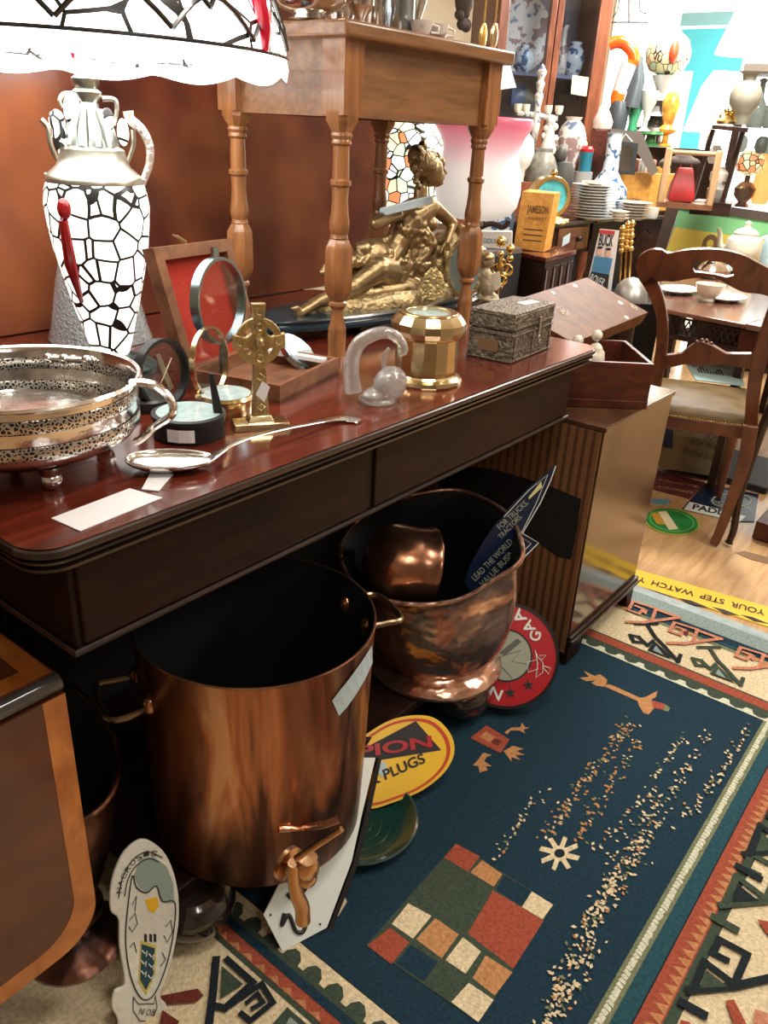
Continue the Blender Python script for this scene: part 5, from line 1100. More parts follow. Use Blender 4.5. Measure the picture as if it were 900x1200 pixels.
# ---- drop leaf table at the far left
t = thing('drop_leaf_table', 'drop leaf table with satinwood banded edge and hanging leaf at the left edge', 'table', (.1, 1.1, .0))
zL = .70; XL = .458
MB().prism([(-.5, .90, zL-.012), (XL, .90, zL-.012), (XL, 1.30, zL-.012), (-.5, 1.30, zL-.012)], (0, 0, .012)).build('tabletop', LEAFW, t, False, bevel=.003)
MB().prism([(-.5, .905, zL+.0002), (XL-.004, .905, zL+.0002), (XL-.004, 1.30, zL+.0002), (XL-.034, 1.30, zL+.0002), (XL-.034, .935, zL+.0002), (-.5, .935, zL+.0002)], (0, 0, .0005)).build('satinwood_band', INLAY, t, False)
MB().tube([(-.5, .895, zL-.012), (XL-.002, .895, zL-.012)], .013, 14).build('rule_joint', plain('dark_polished_edge', (.05, .05, .05), .15, coat=.8), t)
def leafout(i, zt3, n=8):
    P_ = [(-.5, zt3), (XL-i, zt3)]; r = .07; zb3 = .195+i
    P_ += [(XL-i-r+r*cos(a*pi/2/n), zb3+r-r*sin(a*pi/2/n)) for a in range(n+1)]; return P_+[(-.5, zb3)]
MB().prism([(x, .885, z) for x, z in leafout(0, zL-.028)], (0, .014, 0)).build('hanging_leaf', LEAFW, t, False, bevel=.001)
a_, b_ = leafout(0, zL-.028), leafout(.034, zL-.028)
MB().ringprism([(x, .8845, z) for x, z in a_], [(x, .8845, z) for x, z in b_], (0, .0006, 0)).build('satinwood_band', INLAY, t, False)
for x, y in ((.40, 1.28), (-.4, 1.28), (-.4, .93)): MB().lathe([(.02, 0), (.024, .04), (.018, .2), (.026, .5), (.026, zL-.012)], (x, y, 0), seg=20).build('leg', LEAFW, t)
# ================================================================ RIGHT: CHAIR, TABLES, FLOOR SIGNS
# ---- balloon-backed chair seen from behind
fR = at(835, 640, z=0); sR = V((3.15, .71, 0)); fL = V((2.90, 1.06, 0)); 
chy = (fL-fR); chy.z = 0; cw = V(((fL-fR).x, (fL-fR).y, 0)).normalized(); cf = V((-cw.y, cw.x, 0)); 
if cf.x < 0: cf = -cf
t = thing('mahogany_chair', 'mahogany dining chair with carved open back and olive leather seat, seen from behind', 'chair', fR+cf*.2+cw*.2)
PB_ = Plane(fR+cf*.11, cf); Bp = lambda x, y, d=0: PB_.p(x, y, d)   # back plane
PB2 = Plane(fR+cf*.11+V((0, 0, .5)), (cf+V((0, 0, .16))).normalized()); 
if PB2.n.dot(CAM-PB2.o) < 0: PB2.n = -PB2.n
Bp = lambda x, y, d=0: PB2.p(x, y, d)
top = [(745, 312), (750, 300), (762, 293), (775, 293), (783, 297), (800, 294), (820, 292), (845, 293), (870, 299), (892, 310), (920, 326), (926, 352), (910, 352), (893, 345), (870, 342), (850, 332), (838, 325), (822, 323), (805, 327), (790, 330), (770, 330), (764, 332), (757, 336), (748, 326)]
hole = spl([(812, 312), (816, 307), (830, 306), (848, 307), (858, 313), (860, 322), (853, 325), (838, 322), (824, 320), (814, 319)], 3, closed=True)
# crest rail with its hand hole: two halves around the hole
hl = [(812, 315), (817, 307), (830, 305.5), (848, 307.5), (858, 313), (860, 323)]; hlb = [(860, 323), (852, 325), (838, 322), (824, 320), (814, 319), (812, 315)]
t_edge = spl([(745, 312), (750, 300), (762, 293), (775, 293), (783, 297), (800, 294), (820, 292), (845, 293), (870, 299), (892, 310), (925, 327)], 4)
b_edge = spl([(925, 352), (910, 351), (893, 345), (870, 342), (850, 332), (838, 325), (822, 325), (805, 327), (790, 330), (772, 330), (760, 337), (749, 328), (745, 312)], 4)
nrm = PB2.n*.022
upp = t_edge + [(925, 334), (860, 323)] + hl[::-1][1:] ; low = [(860, 323), (925, 334)] + b_edge + [(812, 315)] + hlb[::-1][1:-1]
MB().prism(PB2.pts(upp), -nrm).prism(PB2.pts(low), -nrm).build('crest_rail', CHAIRW, t, ang=40)
def bar(pts, ws, nme, d=0, mat=CHAIRW, th=.024, P_=None, sub=4):
    """shaped board: centre line with half widths, in the back plane"""
    pts = spl(pts, sub); n = len(pts); L_, R_ = [], []
    for i, (x, y) in enumerate(pts):
        a, b = pts[max(0, i-1)], pts[min(n-1, i+1)]; dx, dy = b[0]-a[0], b[1]-a[1]; l = sqrt(dx*dx+dy*dy) or 1
        f = i/(n-1)*(len(ws)-1); j = int(min(f, len(ws)-2)); w_ = ws[j]+(ws[j+1]-ws[j])*(f-j); L_.append((x-dy/l*w_, y+dx/l*w_)); R_.append((x+dy/l*w_, y-dx/l*w_))
    PP = P_ or PB2; m = MB(); rg = []
    for a, b in zip(L_, R_):
        p, q = PP.p(*a, d), PP.p(*b, d); rg.append([p, q, q-PP.n*th, p-PP.n*th])
    return m.loft(rg).build(nme, mat, t, bevel=.003, ang=40)
bar([(758, 325), (768, 345), (775, 370), (776, 400), (772, 430), (768, 455)], [9, 8, 6.5, 7, 7, 6], 'back_upright')
bar([(915, 345), (905, 375), (893, 410), (886, 440), (882, 470), (880, 505)], [9, 9, 9, 8.5, 8, 8], 'back_upright')
bar([(880, 500), (873, 540), (858, 585), (843, 625), (836, 639)], [9, 8, 6.5, 5.5, 5], 'leg', P_=Plane(fR, cf if cf.dot(CAM-fR) > 0 else -cf))
bar([(776, 425), (800, 421), (822, 415), (850, 421), (880, 424)], [8, 6.5, 15, 6.5, 9], 'carved_splat', .0)
for x, y in ((822, 400), (828, 401), (833, 404), (816, 402)): MB().ell(PB2.p(x, y, .01), .008, seg=10, rg=8).build('carved_scroll', CHAIRW, t)
# seat
sz = .455; cs = [at(772, 486, z=sz), at(872, 500, z=sz)]
sA, sB = cs[0], cs[1]; ce = (sB-sA); sw = ce.length; ce.normalize(); cn = V((-ce.y, ce.x, 0))
if cn.dot(cf) < 0: cn = -cn
S4 = [sA-ce*.02, sB+ce*.02, sB+ce*.05+cn*.44, sA-ce*.05+cn*.44]
m = MB(); m.loft([[q+V((0, 0, -.05)) for q in S4], [q for q in S4]]).build('seat_rail', CHAIRW, t, bevel=.004)
sc_ = sum(S4, V())/4
seat_o = MB().loft([[q+V((0, 0, .0)) for q in S4], [q+V((0, 0, .02)) for q in S4], [q+(sc_-q)*.12+V((0, 0, .042)) for q in S4], [q+(sc_-q)*.5+V((0, 0, .056)) for q in S4]]).build('seat', SEAT, t, ang=60, bevel=.012, bseg=3)
for i in range(30): MB().ell(sA+ce*(sw*(i+.5)/30)-cn*.0015+V((0, 0, .004)), .0034, seg=8, rg=6).build('brass_nail', GOLD, seat_o)
for q in (S4[3]-cn*.03+ce*.03, S4[2]-cn*.03-ce*.03): MB().lathe([(.014, 0), (.016, .03), (.022, .3), (.026, .42)], (q.x, q.y, 0), seg=16).build('leg', CHAIRW, t)
q = fL; m = MB(); A2 = S4[0]+cn*.02; m.tube([V((A2.x-cn.x*.06, A2.y-cn.y*.06, .0)), V((A2.x-cn.x*.03, A2.y-cn.y*.03, .2)), V((A2.x, A2.y, .44))], [.014, .018, .022], 10).build('leg', CHAIRW, t)
# magazine on the seat
zz = sz+.058
t = thing('magazine', 'pale magazine with black printed picture lying on the leather chair seat', 'magazine', at(840, 438, z=zz))
mg = [at(*q, z=zz) for q in ((815, 446), (873, 453), (862, 425), (802, 424))]; MB().prism(mg, (0, 0, .004)).build('pages', plain('magazine_cover', srgb(150, 176, 176), .35), t, False)
m = MB(); q0, q1 = (mg[0]+mg[3])/2, (mg[1]+mg[2])/2; cc_ = q0.lerp(q1, .38)+V((0, 0, .0045)); uu = (mg[1]-mg[0]).normalized(); v9 = (mg[3]-mg[0]).normalized()
for i in range(9): m.prism([cc_+uu*(i*.012-.05)+v9*(-.05), cc_+uu*(i*.012-.044)+v9*(-.05), cc_+uu*(i*.012-.04)+v9*(.02+.03*sin(i)), cc_+uu*(i*.012-.048)+v9*(.02+.03*sin(i))], (0, 0, .0006))
m.build('black_print', BLACKM, t, False)
# ---- dark sabre leg table beside the chair
t = thing('tripod_table', 'dark tripod table whose slim splayed leg stands beside the chair leg', 'table', (3.5, .42, 0))
pf = at(857, 640, z=0); PF = Plane(pf, V((CAM.x-pf.x, CAM.y-pf.y, 0)))
qs = PF.pts(bez(5, (854, 636), (860, 620), (866, 585), (880, 540), (898, 490), (925, 440), (945, 420))); n = len(qs)
qs[0].z = .012; MB().tube(qs, [.017, .013, .012]+[.013+.008*i/n for i in range(n-3)], 10).build('sabre_leg', DARKW, t)
q = qs[-1]; MB().lathe([(.03, .35), (.035, .5), (.02, .6), (.03, .70), (.001, .72)], (q.x+.1, q.y-.3, 0), seg=20).build('pillar', DARKW, t)
for dx, dy in ((.26, -.05), (.1, -.28)): MB().tube([(q.x+.1, q.y-.3, .42), (q.x+.1+dx*.6, q.y-.3+dy*.6, .25), (q.x+.1+dx, q.y-.3+dy, .012)], [.02, .015, .013], 8).build('sabre_leg', DARKW, t)
MB().lathe([(.001, .72), (.2, .72), (.205, .73), (.2, .74), (.001, .74)], (q.x+.1, q.y-.3, 0), seg=36).build('tabletop', DARKW, t)
q = at(893, 632, z=0); o = MB().box((q.x-.02, q.y-.10, 0), (q.x+.22, q.y+.035, .075)).build('mahogany_plinth_block', MAHBOX, bevel=.004); tag(o, 'red brown wooden block on the floor at the right edge', 'wood block')
q = at(885, 650, z=0.0); 
o = MB().prism([at(*p, z=-.0038) for p in ((862, 648), (872, 646), (905, 655), (905, 662), (880, 656))], (0, 0, .002)).build('floor_stain', plain('floor_stain_brown', srgb(120, 92, 60), .5), smooth=False); tag(o, kind='structure')
# ---- table behind the chair with lattice apron
TZ = .75; tx0 = 3.58; tA, tB = at(775, 361, z=TZ), at(874, 380, z=TZ); e = (tB-tA).normalized(); w = V((-e.y, e.x, 0))
if w.x < 0: w = -w
t = thing('lattice_table', 'dark mahogany side table with pierced lattice apron behind the chair, carrying china', 'table', tA+e*.4+w*.4-V((0, 0, TZ)))
Tq = lambda a, b, z: V((tA.x, tA.y, 0))+e*a+w*b+V((0, 0, z))
def tb(a0, a1, b0, b1, z0, z1): return [Tq(a0, b0, z0), Tq(a1, b0, z0), Tq(a1, b1, z0), Tq(a0, b1, z0), Tq(a0, b0, z1), Tq(a1, b0, z1), Tq(a1, b1, z1), Tq(a0, b1, z1)]
LT = (tB-tA).length
tF = at(764, 316, z=TZ); MB().prism([V((p.x, p.y, TZ-.02)) for p in (tA, tB, tB+w*1.5, tF)], (0, 0, .02)).build('tabletop', wood('side_table_top', srgb(92, 56, 42), srgb(126, 84, 66), .2, (2, 2, 2), 3, .6), t, bevel=.006)
MB().hexa(tb(LT+.004, LT+.5, -.01, 1.5, TZ-.02, TZ+.004)).build('raised_leaf', wood('side_leaf', srgb(104, 72, 62), srgb(138, 104, 92), .2, (2, 2, 2), 3, .6), t, bevel=.004)
m = MB()
for z in (TZ-.03, TZ-.105): m.hexa(tb(.03, LT, .03, .045, z-.008, z))
for i in range(12): a = .04+i*(LT-.05)/12; b = a+(LT-.05)/12; m.tube([Tq(a, .036, TZ-.10), Tq(b, .036, TZ-.04)], .0035, 6); m.tube([Tq(b, .036, TZ-.10), Tq(a, .036, TZ-.04)], .0035, 6)
m.build('lattice_apron', DARKW, t)
MB().hexa(tb(.02, LT, .02, .8, TZ-.125, TZ-.112)).build('shelf', DARKW, t, bevel=.002)
MB().hexa(tb(LT-.02, LT+.35, .02, .1, TZ-.16, TZ-.03)).build('end_rail', MAHBOX, t)
for a, b in ((.03, .04), (LT+.42, .04), (.03, 1.42), (LT+.42, 1.42), (LT-.02, .04)): MB().hexa(tb(a, a+.035, b, b+.035, .0, TZ-.02)).build('leg', DARKW, t, bevel=.003)
def dish(name, lab, cat, px, py, z, rows, mat, group=None, sx=1, sy=1, rot=0, seg=40):
    q = at(px, py, z=z); k = mpp(q); t = thing(name, lab, cat, q, group); MB().lathe([(r*k, zz_*k) for r, zz_ in rows], q, seg=seg, sx=sx, sy=sy, rot=rot).build('body', mat, t); return t, q, k
PLT = [(18, 0), (19, 1), (22, 2), (30, 4), (31, 5.2), (29, 5), (20, 3.2), (.01, 2.6)]
dish('oval_plate', 'left one of two white oval dishes on the lattice table, showing behind the chair back', 'plate', 795, 343, TZ, PLT, CHINAP, 'oval dishes on the lattice table', sy=.7)
dish('oval_plate', 'right one of two white oval dishes on the lattice table, nearer the raised leaf', 'plate', 851, 352, TZ, PLT, CHINAP, 'oval dishes on the lattice table', sy=.7)
dish('footed_bowl', 'small footed cream bowl between the two oval dishes', 'bowl', 829, 353, TZ, [(8, 0), (9, 2), (7, 4), (10, 6), (15, 12), (17, 20), (15.5, 20), (13, 12), (6, 7), (.01, 6)], CREAM)
t, q, k = dish('silver_entree_dish', 'lidded silver dish seen through the slot of the chair back', 'dish', 836, 325, TZ, [(20, 0), (22, 2), (26, 8), (27, 10), (22, 15), (14, 19), (4, 21), (3, 24), (.01, 26)], SLR, sy=.7)
t, q, k = dish('teapot', 'white glazed teapot with domed lid in front of the framed green and yellow picture', 'teapot', 866, 312, TZ, [(10, 0), (11, 2), (18, 10), (21, 20), (19, 30), (13, 35), (14, 37), (11, 40), (4, 43), (3, 45), (4, 48), (.01, 51)], CREAM)
Fm = fr(q); Z_ = lambda x, z, d=0: Fm @ V((x*k, d, z*k))
MB().tube([Z_(-17, 14), Z_(-26, 22), Z_(-28, 34), Z_(-31, 40)], [5*k, 3.5*k, 2.6*k, 2.2*k], 12).build('spout', CREAM, t); MB().tube(spl([tuple(Z_(17, 32)), tuple(Z_(28, 36)), tuple(Z_(33, 26)), tuple(Z_(27, 12)), tuple(Z_(19, 10))], 5), 2.2*k, 10).build('handle', CREAM, t)
t, q, k = dish('pale_blue_bottle', 'pale blue glass bottle cut off by the right edge of the photo', 'bottle', 903, 325, TZ, [(16, 0), (17, 3), (17, 36), (14, 46), (7, 54), (6, 62), (.01, 62)], plain('pale_blue_glass', srgb(170, 200, 208), .15, coat=.6))
# ---- framed picture
o_ = at(835, 312, z=TZ); PP = facing((o_.x+.22, o_.y+.1, TZ), 8, -4)
t = thing('framed_picture', 'dark framed picture of a green band over yellow, standing on the lattice table', 'picture', PP.p(830, 318))
oc = [(760, 318), (784, 232), (925, 252), (925, 318)]; ic = [(776, 306), (796, 244), (925, 263), (925, 306)]
MB().ringprism(PP.pts(oc), PP.pts(ic), -PP.n*.03).build('frame', plain('dark_frame', srgb(62, 50, 42), .4), t, False, bevel=.003)
MB().prism(PP.pts([(796, 244), (925, 263), (925, 284), (789, 265)], -.0) and [q-PP.n*.012 for q in PP.pts([(796, 244), (925, 263), (925, 285), (790, 266)])], -PP.n*.004).build('green_band', plain('poster_green', srgb(112, 172, 120), .25), t, False)
MB().prism([q-PP.n*.012 for q in PP.pts([(790, 266), (925, 285), (925, 306), (776, 306)])], -PP.n*.004).build('yellow_field', plain('poster_yellow', srgb(196, 176, 76), .25), t, False)
text('O', PP.p(821, 293, .011), PP.p(839, 295, .011), PP.n, plain('poster_brown', srgb(96, 72, 40), .5), t, hscale=.09, bold=.07)
# ---- printed crate and signs on the floor under the table
Pc = facing(at(815, 562, z=0), 0, 6)
t = thing('printed_box', 'worn printed cardboard box under the chair with rows of faint lettering', 'box', Pc.p(815, 562))
c8 = [Pc.p(772, 493), Pc.p(856, 520), Pc.p(850, 572), Pc.p(770, 556)]; c8[2].z = .03; c8[3].z = .03; c8[0].z = c8[1].z = max(.2, min(c8[0].z, c8[1].z))
MB().prism(c8, -Pc.n*.22).build('carton', plain('carton', srgb(132, 118, 88), .7, var=.15), t, False)
MB().prism(Pc.pts([(776, 500), (789, 504), (788, 526), (776, 523)], -.001), Pc.n*.001).build('blue_patch', plain('carton_blue', srgb(30, 34, 84), .5), t, False)
for s_, a, b in (('SLAINTE', (826, 513), (856, 521)), ('IRISH WHISKEY', (808, 520), (853, 531)), ('Bottled in Dublin', (800, 530), (852, 544))): text(s_, Pc.p(*a), Pc.p(*b), Pc.n, plain('faded_ink', srgb(70, 58, 44), .6), t, hscale=.03, off=.002)
def flat(name, lab, cat, px, mat, th=.004, z=-.004):
    t = thing(name, lab, cat, at(sum(p[0] for p in px)/len(px), sum(p[1] for p in px)/len(px), z=z)); MB().prism([at(x, y, z=z) for x, y in px], (0, 0, th)).build('plate', mat, t, False); return t
up = V((0, 0, 1))
t = flat('maroon_sign', 'maroon lettered sign lying on the floor nearest the varnished cabinet', 'sign', [(762, 565), (772, 553), (826, 566), (808, 585), (765, 574)], MAROON)
text('IF YOU WANT TO BE', at(772, 563, z=0), at(817, 572, z=0), up, TAN, t, hscale=.026, off=.0004); text('A PROPERTY', at(770, 571, z=0), at(812, 579, z=0), up, TAN, t, hscale=.026, off=.0004)
t = flat('blue_white_sign', 'dark blue sign with white lower strip lying on the floor under the chair', 'sign', [(799, 597), (826, 567), (889, 580), (884, 612), (866, 612)], NAVYS)
MB().prism([at(x, y, z=.0002) for x, y in ((801, 597), (808, 588), (874, 605), (866, 612))], (0, 0, .0006)).build('white_strip', WHITE, t, False)
text('PADDY', at(811, 596, z=.001), at(862, 607, z=.001), up, BLACKM, t, hscale=.055, bold=.04, off=.0004)
text('POWER', at(835, 590, z=.001), at(880, 597, z=.001), up, GREY, t, hscale=.04, off=.0004)
MB().tube([at(857+23*cos(a*pi/12), 587+8*sin(a*pi/12), z=.001) for a in range(24)], .004, 5, closed=True).build('white_oval', GREY, t)
ce_ = at(787, 611, z=-.004); ex = [at(787+33*cos(a*pi/20), 612+15.5*sin(a*pi/20)+(4 if 0 else 0)+.12*33*cos(a*pi/20), z=-.004) for a in range(40)]
t = thing('green_oval_sign', 'oval green sign with yellow edge and white diagonal banner lying on the floor', 'sign', ce_)
MB().prism(ex, (0, 0, .004)).build('plate', plain('yellow_green_edge', srgb(170, 170, 70), .4), t); ii = [ce_+(q-ce_)*.93+V((0, 0, .0042)) for q in ex]; MB().prism(ii, (0, 0, .0006)).build('green_field', GREENS, t)
MB().ringprism([ce_+(q-ce_)*.80+V((0, 0, .005)) for q in ex], [ce_+(q-ce_)*.76+V((0, 0, .005)) for q in ex], (0, 0, .0004)).build('pale_ring', plain('pale_green', srgb(120, 190, 110), .4), t)
MB().prism([at(x, y, z=.0014) for x, y in ((771, 600), (781, 599), (795, 620), (784, 621))], (0, 0, .0006)).build('white_banner', PAPERC, t, False)
MB().prism([at(x, y, z=.0012) for x, y in ((762, 601), (771, 601), (780, 615), (770, 614))], (0, 0, .0004)).build('orange_patch', plain('sign_orange', srgb(206, 150, 50), .4), t, False)
t = flat('small_blue_card', 'small pale blue card on the floor between maroon sign and green oval sign', 'card', [(763, 585), (784, 585), (786, 588), (780, 592), (763, 590)], plain('card_blue', srgb(110, 160, 180), .4), .002)
# black box under the table
q = at(800, 560, z=0); o = MB().box((q.x+.08, q.y-.35, 0), (q.x+.5, q.y+.1, .03)).build('low_black_stand', BLACKM, bevel=.003); tag(o, 'low black stand on the floor under the printed box', 'stand')
# ================================================================ BACK OF THE SHOP
def bgframe(px, py, z=None, D=None, yaw=0):
    q = at(px, py, z=z) if z is not None else at(px, py, D=D); k = mpp(q); Fm = fr(q, yaw); return q, k, (lambda x, y, d=0: Fm @ V(((x-px)*k, d, (py-y)*k))), Fm
def lath(name, lab, cat, px, py, z, rows, mat, group=None, part='body', seg=28, sy=1):
    """rows: (half width px, height px above base)"""
    q, k, Z, Fm = bgframe(px, py, z); t = thing(name, lab, cat, q, group); MB().lathe([(max(r, .01)*k, h*k) for r, h in rows], q, seg=seg, sy=sy).build(part, mat, t); return t, q, k, Z
# pale stand behind the statue: dark pedestal cupboard
PZ = .93; pA = at(520, 300, z=PZ); 
o = thing('dark_side_cupboard', 'dark cupboard behind the right end of the sideboard carrying the pink lamp', 'cupboard', (3.1, 1.95, 0))
cA, cB = at(612, 291, z=PZ), at(545, 300, z=PZ); m = MB()
cp4 = [V((cB.x, cB.y, 0)), V((cA.x, cA.y, 0)), V((cA.x+.45, cA.y+.45, 0)), V((3.4, 3.0, 0)), V((2.75, 2.5, 0))]
MB().prism(cp4, (0, 0, PZ-.02)).build('carcass', BLACKM, o, False); MB().prism([V((q.x, q.y, PZ-.02)) for q in cp4], (0, 0, .02)).build('cupboard_top', plain('grey_top', srgb(90, 84, 80), .3), o, False)
# pink frosted oil lamp
q = at(575, 286, z=PZ); q = V((3.2, 1.98, PZ)); k = mpp(q+V((0, 0, .15))); 
t = thing('pink_oil_lamp', 'oil lamp with large frosted glass shade fading from pink rim to white', 'lamp', q)
def rowz(py): return zat(q.x, q.y, py)
pcx = 557
# keep the shade's axis under picture column 557
cand = at(557, 200, D=(at(557, 200, Y=1.98)-CAM).length); q = at(557, 255, Y=1.98); q.z = PZ; t.location = q; LOC[t.name] = Matrix.Translation(q)
shr = [(256, 26), (250, 40), (240, 47), (225, 50), (205, 49), (185, 45), (172, 45), (160, 50), (148, 57), (140, 58), (137, 56)]
zz0, zz1 = zat(q.x, q.y, 256), zat(q.x, q.y, 137)
PINK = gradmat('rose_frosted_glass', [(0, srgb(232, 234, 232)), (.5, srgb(232, 226, 226)), (.72, srgb(230, 176, 188)), (.9, srgb(216, 116, 138)), (1, srgb(196, 84, 108))], zz0, zz1, .35)
MB().lathe(LP(q.x, q.y, shr), (q.x, q.y, 0), seg=56, caps=False).build('frosted_shade', PINK, t, solid=.003, ang=60)
zb0 = zat(q.x, q.y, 258)
MB().lathe([(.035, zb0+.01), (.045, zb0), (.04, zb0-.02), (.02, zb0-.03), (.018, PZ+.04), (.06, PZ+.02), (.065, PZ)], (q.x, q.y, 0), seg=32).build('burner', PEWTER, t)
m = MB(); Pn = facing(q); m.tube(Pn.pts(bez(4, (560, 268), (575, 262), (590, 266), (596, 258)), .0), .012, 8).build('burner_arm', DARKW, t)
# stained glass lampshade behind
q = at(474, 252, Y=2.5); t = thing('stained_glass_lampshade', 'lit multicoloured leaded glass lampshade behind the head of the bronze woman', 'lampshade', (q.x, q.y, .93))
MB().lathe([(a_, b_) for a_, b_ in LP(q.x, q.y, [(255, 60), (235, 57), (200, 52), (160, 40), (142, 28)])], (q.x, q.y, 0), seg=40, caps=False).build('leaded_glass', M_STAIN, t, ang=60)
MB().lathe([(.05, .93), (.06, .94), (.02, .97), (.02, zat(q.x, q.y, 200))], (q.x, q.y, 0), seg=24).build('lamp_stem', BRASSD, t)
# blue and white clock-plate leaning, little pottery block, brass candlestick
Pq = facing(at(583, 288, z=PZ), 10); c = Pq.p(580, 258); u = V((0, 0, 1)).cross(Pq.n).normalized(); v = Pq.n.cross(u); k = mpp(c)
t = thing('blue_white_plate', 'blue and white painted plate standing upright beside the yellow whiskey crate board', 'plate', Pq.p(582, 290))
MB().prism(circ(c, u, v, 22*k, 40, r2=36*k), -Pq.n*.01).build('plate_body', CHINAB, t, ang=30, bevel=.003); MB().ringprism(circ(c, u, v, 22.5*k, 40, r2=36.5*k), circ(c, u, v, 19*k, 40, r2=32*k), Pq.n*.004).build('dark_rim', plain('blue_rim', srgb(70, 92, 110), .3), t)
q, k, Z, Fm = bgframe(577, 291, PZ); t = thing('delft_block', 'small white pottery block with blue writing in front of the blue plate', 'ornament', q)
MB().hexa([Z(560, 291, -.02), Z(600, 291, -.02), Z(600, 291, .03), Z(560, 291, .03), Z(562, 272, -.02), Z(598, 270, -.02), Z(598, 270, .02), Z(562, 272, .02)]).build('block', CHINA, t, bevel=.004); text('DOULTON', Z(566, 285, -.022), Z(594, 284, -.022), -(Z(577, 291, 1)-Z(577, 291, 0)), plain('pottery_blue', srgb(60, 90, 130), .4), t, hscale=.02)
q = at(587, 346, z=.70); q = at(587, 300, D=2.75); q = V((q.x, q.y, .0)); k = mpp(V((q.x, q.y, .93)))
t = thing('brass_fire_tools', 'brass fire irons with ball finials and pierced scroll plate right of the bronze statue', 'fire irons', q)
zf = lambda py: zat(q.x, q.y, py)
MB().tube([(q.x, q.y, 0), (q.x, q.y, zf(300))], .008, 10).build('stem', GOLD, t)
for px_, py_, r in ((587, 283, 8), (598, 292, 7), (587, 298, 5), (598, 303, 5)): MB().ell(facing(V((q.x, q.y, 1))).p(px_, py_), r*k*.75).build('ball_finial', GOLD, t)
m = MB(); Pn = facing(V((q.x, q.y, 1)))
for cx, cy, r in ((583, 316, 6), (594, 316, 6), (588, 328, 5), (588, 308, 4)): m.tube([Pn.p(cx+r*cos(a*pi/6), cy+r*sin(a*pi/6)) for a in range(12)], 1.6*k, 6, closed=True)
m.tube(Pn.pts(((581, 310), (588, 338), (596, 310))), 1.6*k, 6); m.build('scroll_plate', GOLD, t)
# small doored chest with the whiskey crate board on it
CZ = .90; a4 = [at(603, 294, z=CZ), at(640, 302, z=CZ), at(676, 293, z=CZ)]; 
e1 = a4[1]-a4[0]; e2 = a4[2]-a4[1]
t = thing('small_dark_chest', 'small dark wooden chest with panelled doors behind the tipped writing box lid', 'chest', V((a4[1].x, a4[1].y, 0)))
b4 = [a4[0], a4[1], a4[2], a4[0]+a4[2]-a4[1]]
MB().prism([V((p.x, p.y, CZ-.022)) for p in b4], (0, 0, .022)).build('chest_top', MAHOG, t, False, bevel=.004)
ctr = sum(b4, V())/4; b5 = [p+(ctr-p)*.06 for p in b4]
MB().prism([V((p.x, p.y, 0)) for p in b5], (0, 0, CZ-.022)).build('carcass', DARKW, t, False)
f0, f1 = b5[1], b5[2]; fe = (f1-f0); fl = fe.length; fe.normalize(); fn = V((fe.y, -fe.x, 0))
for i in range(4):
    a0, a1 = fl*(i*.25+.02), fl*(i*.25+.23); m = MB(); P3 = lambda a, z, d=0: V((f0.x, f0.y, 0))+fe*a+fn*d+V((0, 0, z))
    m.hexa([P3(a0, .5), P3(a1, .5), P3(a1, .5, .006), P3(a0, .5, .006), P3(a0, CZ-.05), P3(a1, CZ-.05), P3(a1, CZ-.05, .006), P3(a0, CZ-.05, .006)]).build('door', REDW if 0 else DARKW, t, False, bevel=.003)
    MB().tube([P3(a0+.004, .52, .009), P3(a0+.004, CZ-.06, .009)], .003, 6).build('pale_stringing', plain('pale_line', srgb(150, 140, 150), .4), t)
q, k, Z, Fm = bgframe(620, 294, CZ, yaw=-10); 
Fp = lambda x, y, d=0: Z(x, y, d)
t = thing('whiskey_crate', 'yellow pine whiskey box standing on end on the small dark chest', 'crate', q)
kx = 1; MB().hexa([Z(601, 292, 0), Z(637, 294, 0), Z(642, 292, .08), Z(606, 290, .08), Z(604, 230, 0), Z(641, 230, 0), Z(645, 229, .08), Z(608, 228, .08)]).build('crate_body', PINE, t, False, bevel=.002)
nn_ = -(Z(620, 260, 1)-Z(620, 260, 0)); ink = plain('brown_ink', srgb(110, 76, 34), .6)
text('JAMESON', Z(612, 252, -.001), Z(637, 252, -.001), nn_, ink, t, hscale=8*k, bold=.02); text('WHISKEY', Z(614, 260, -.001), Z(636, 260, -.001), nn_, ink, t, hscale=4*k)
for y in (270, 276, 282): MB().prism([Z(611, y+1, -.0008), Z(633, y+1, -.0008), Z(633, y-.5, -.0008), Z(611, y-.5, -.0008)], nn_*.0005).build('printed_line', ink, t, False)
# ---- writing table with drawer and dark console beyond
KZ = .98; kA, kB = at(641, 263, z=KZ), at(698, 257, z=KZ); kC = at(800, 252, z=KZ)
t = thing('drawer_table', 'dark table with one knobbed drawer behind the whiskey crate, stacked with plates', 'table', V((kA.x, kA.y, 0)))
e = (kB-kA).normalized(); w = V((-e.y, e.x, 0)); LK = (kB-kA).length
Kq = lambda a, b, z: V((kA.x, kA.y, 0))+e*a+w*b+V((0, 0, z))
def kb(a0, a1, b0, b1, z0, z1): return [Kq(a0, b0, z0), Kq(a1, b0, z0), Kq(a1, b1, z0), Kq(a0, b1, z0), Kq(a0, b0, z1), Kq(a1, b0, z1), Kq(a1, b1, z1), Kq(a0, b1, z1)]
MB().hexa(kb(-.02, LK, 0, .34, KZ-.02, KZ)).build('tabletop', plain('dark_top', srgb(60, 50, 50), .2, coat=.4), t, bevel=.004)
MB().hexa(kb(0, LK-.02, .02, .32, KZ-.18, KZ-.02)).build('apron', DARKW, t); dr = MB().hexa(kb(LK*.28, LK*.92, .005, .03, KZ-.16, KZ-.035)).build('drawer', wood('drawer_front', srgb(78, 46, 36), srgb(108, 68, 52), .25, (2, 2, 2), 4, .5), t, bevel=.003)
LOC[dr.name] = Matrix.Identity(4)
MB().ell(Kq(LK*.66, -.012, KZ-.095), .018).build('drawer_knob', DARKW, t)
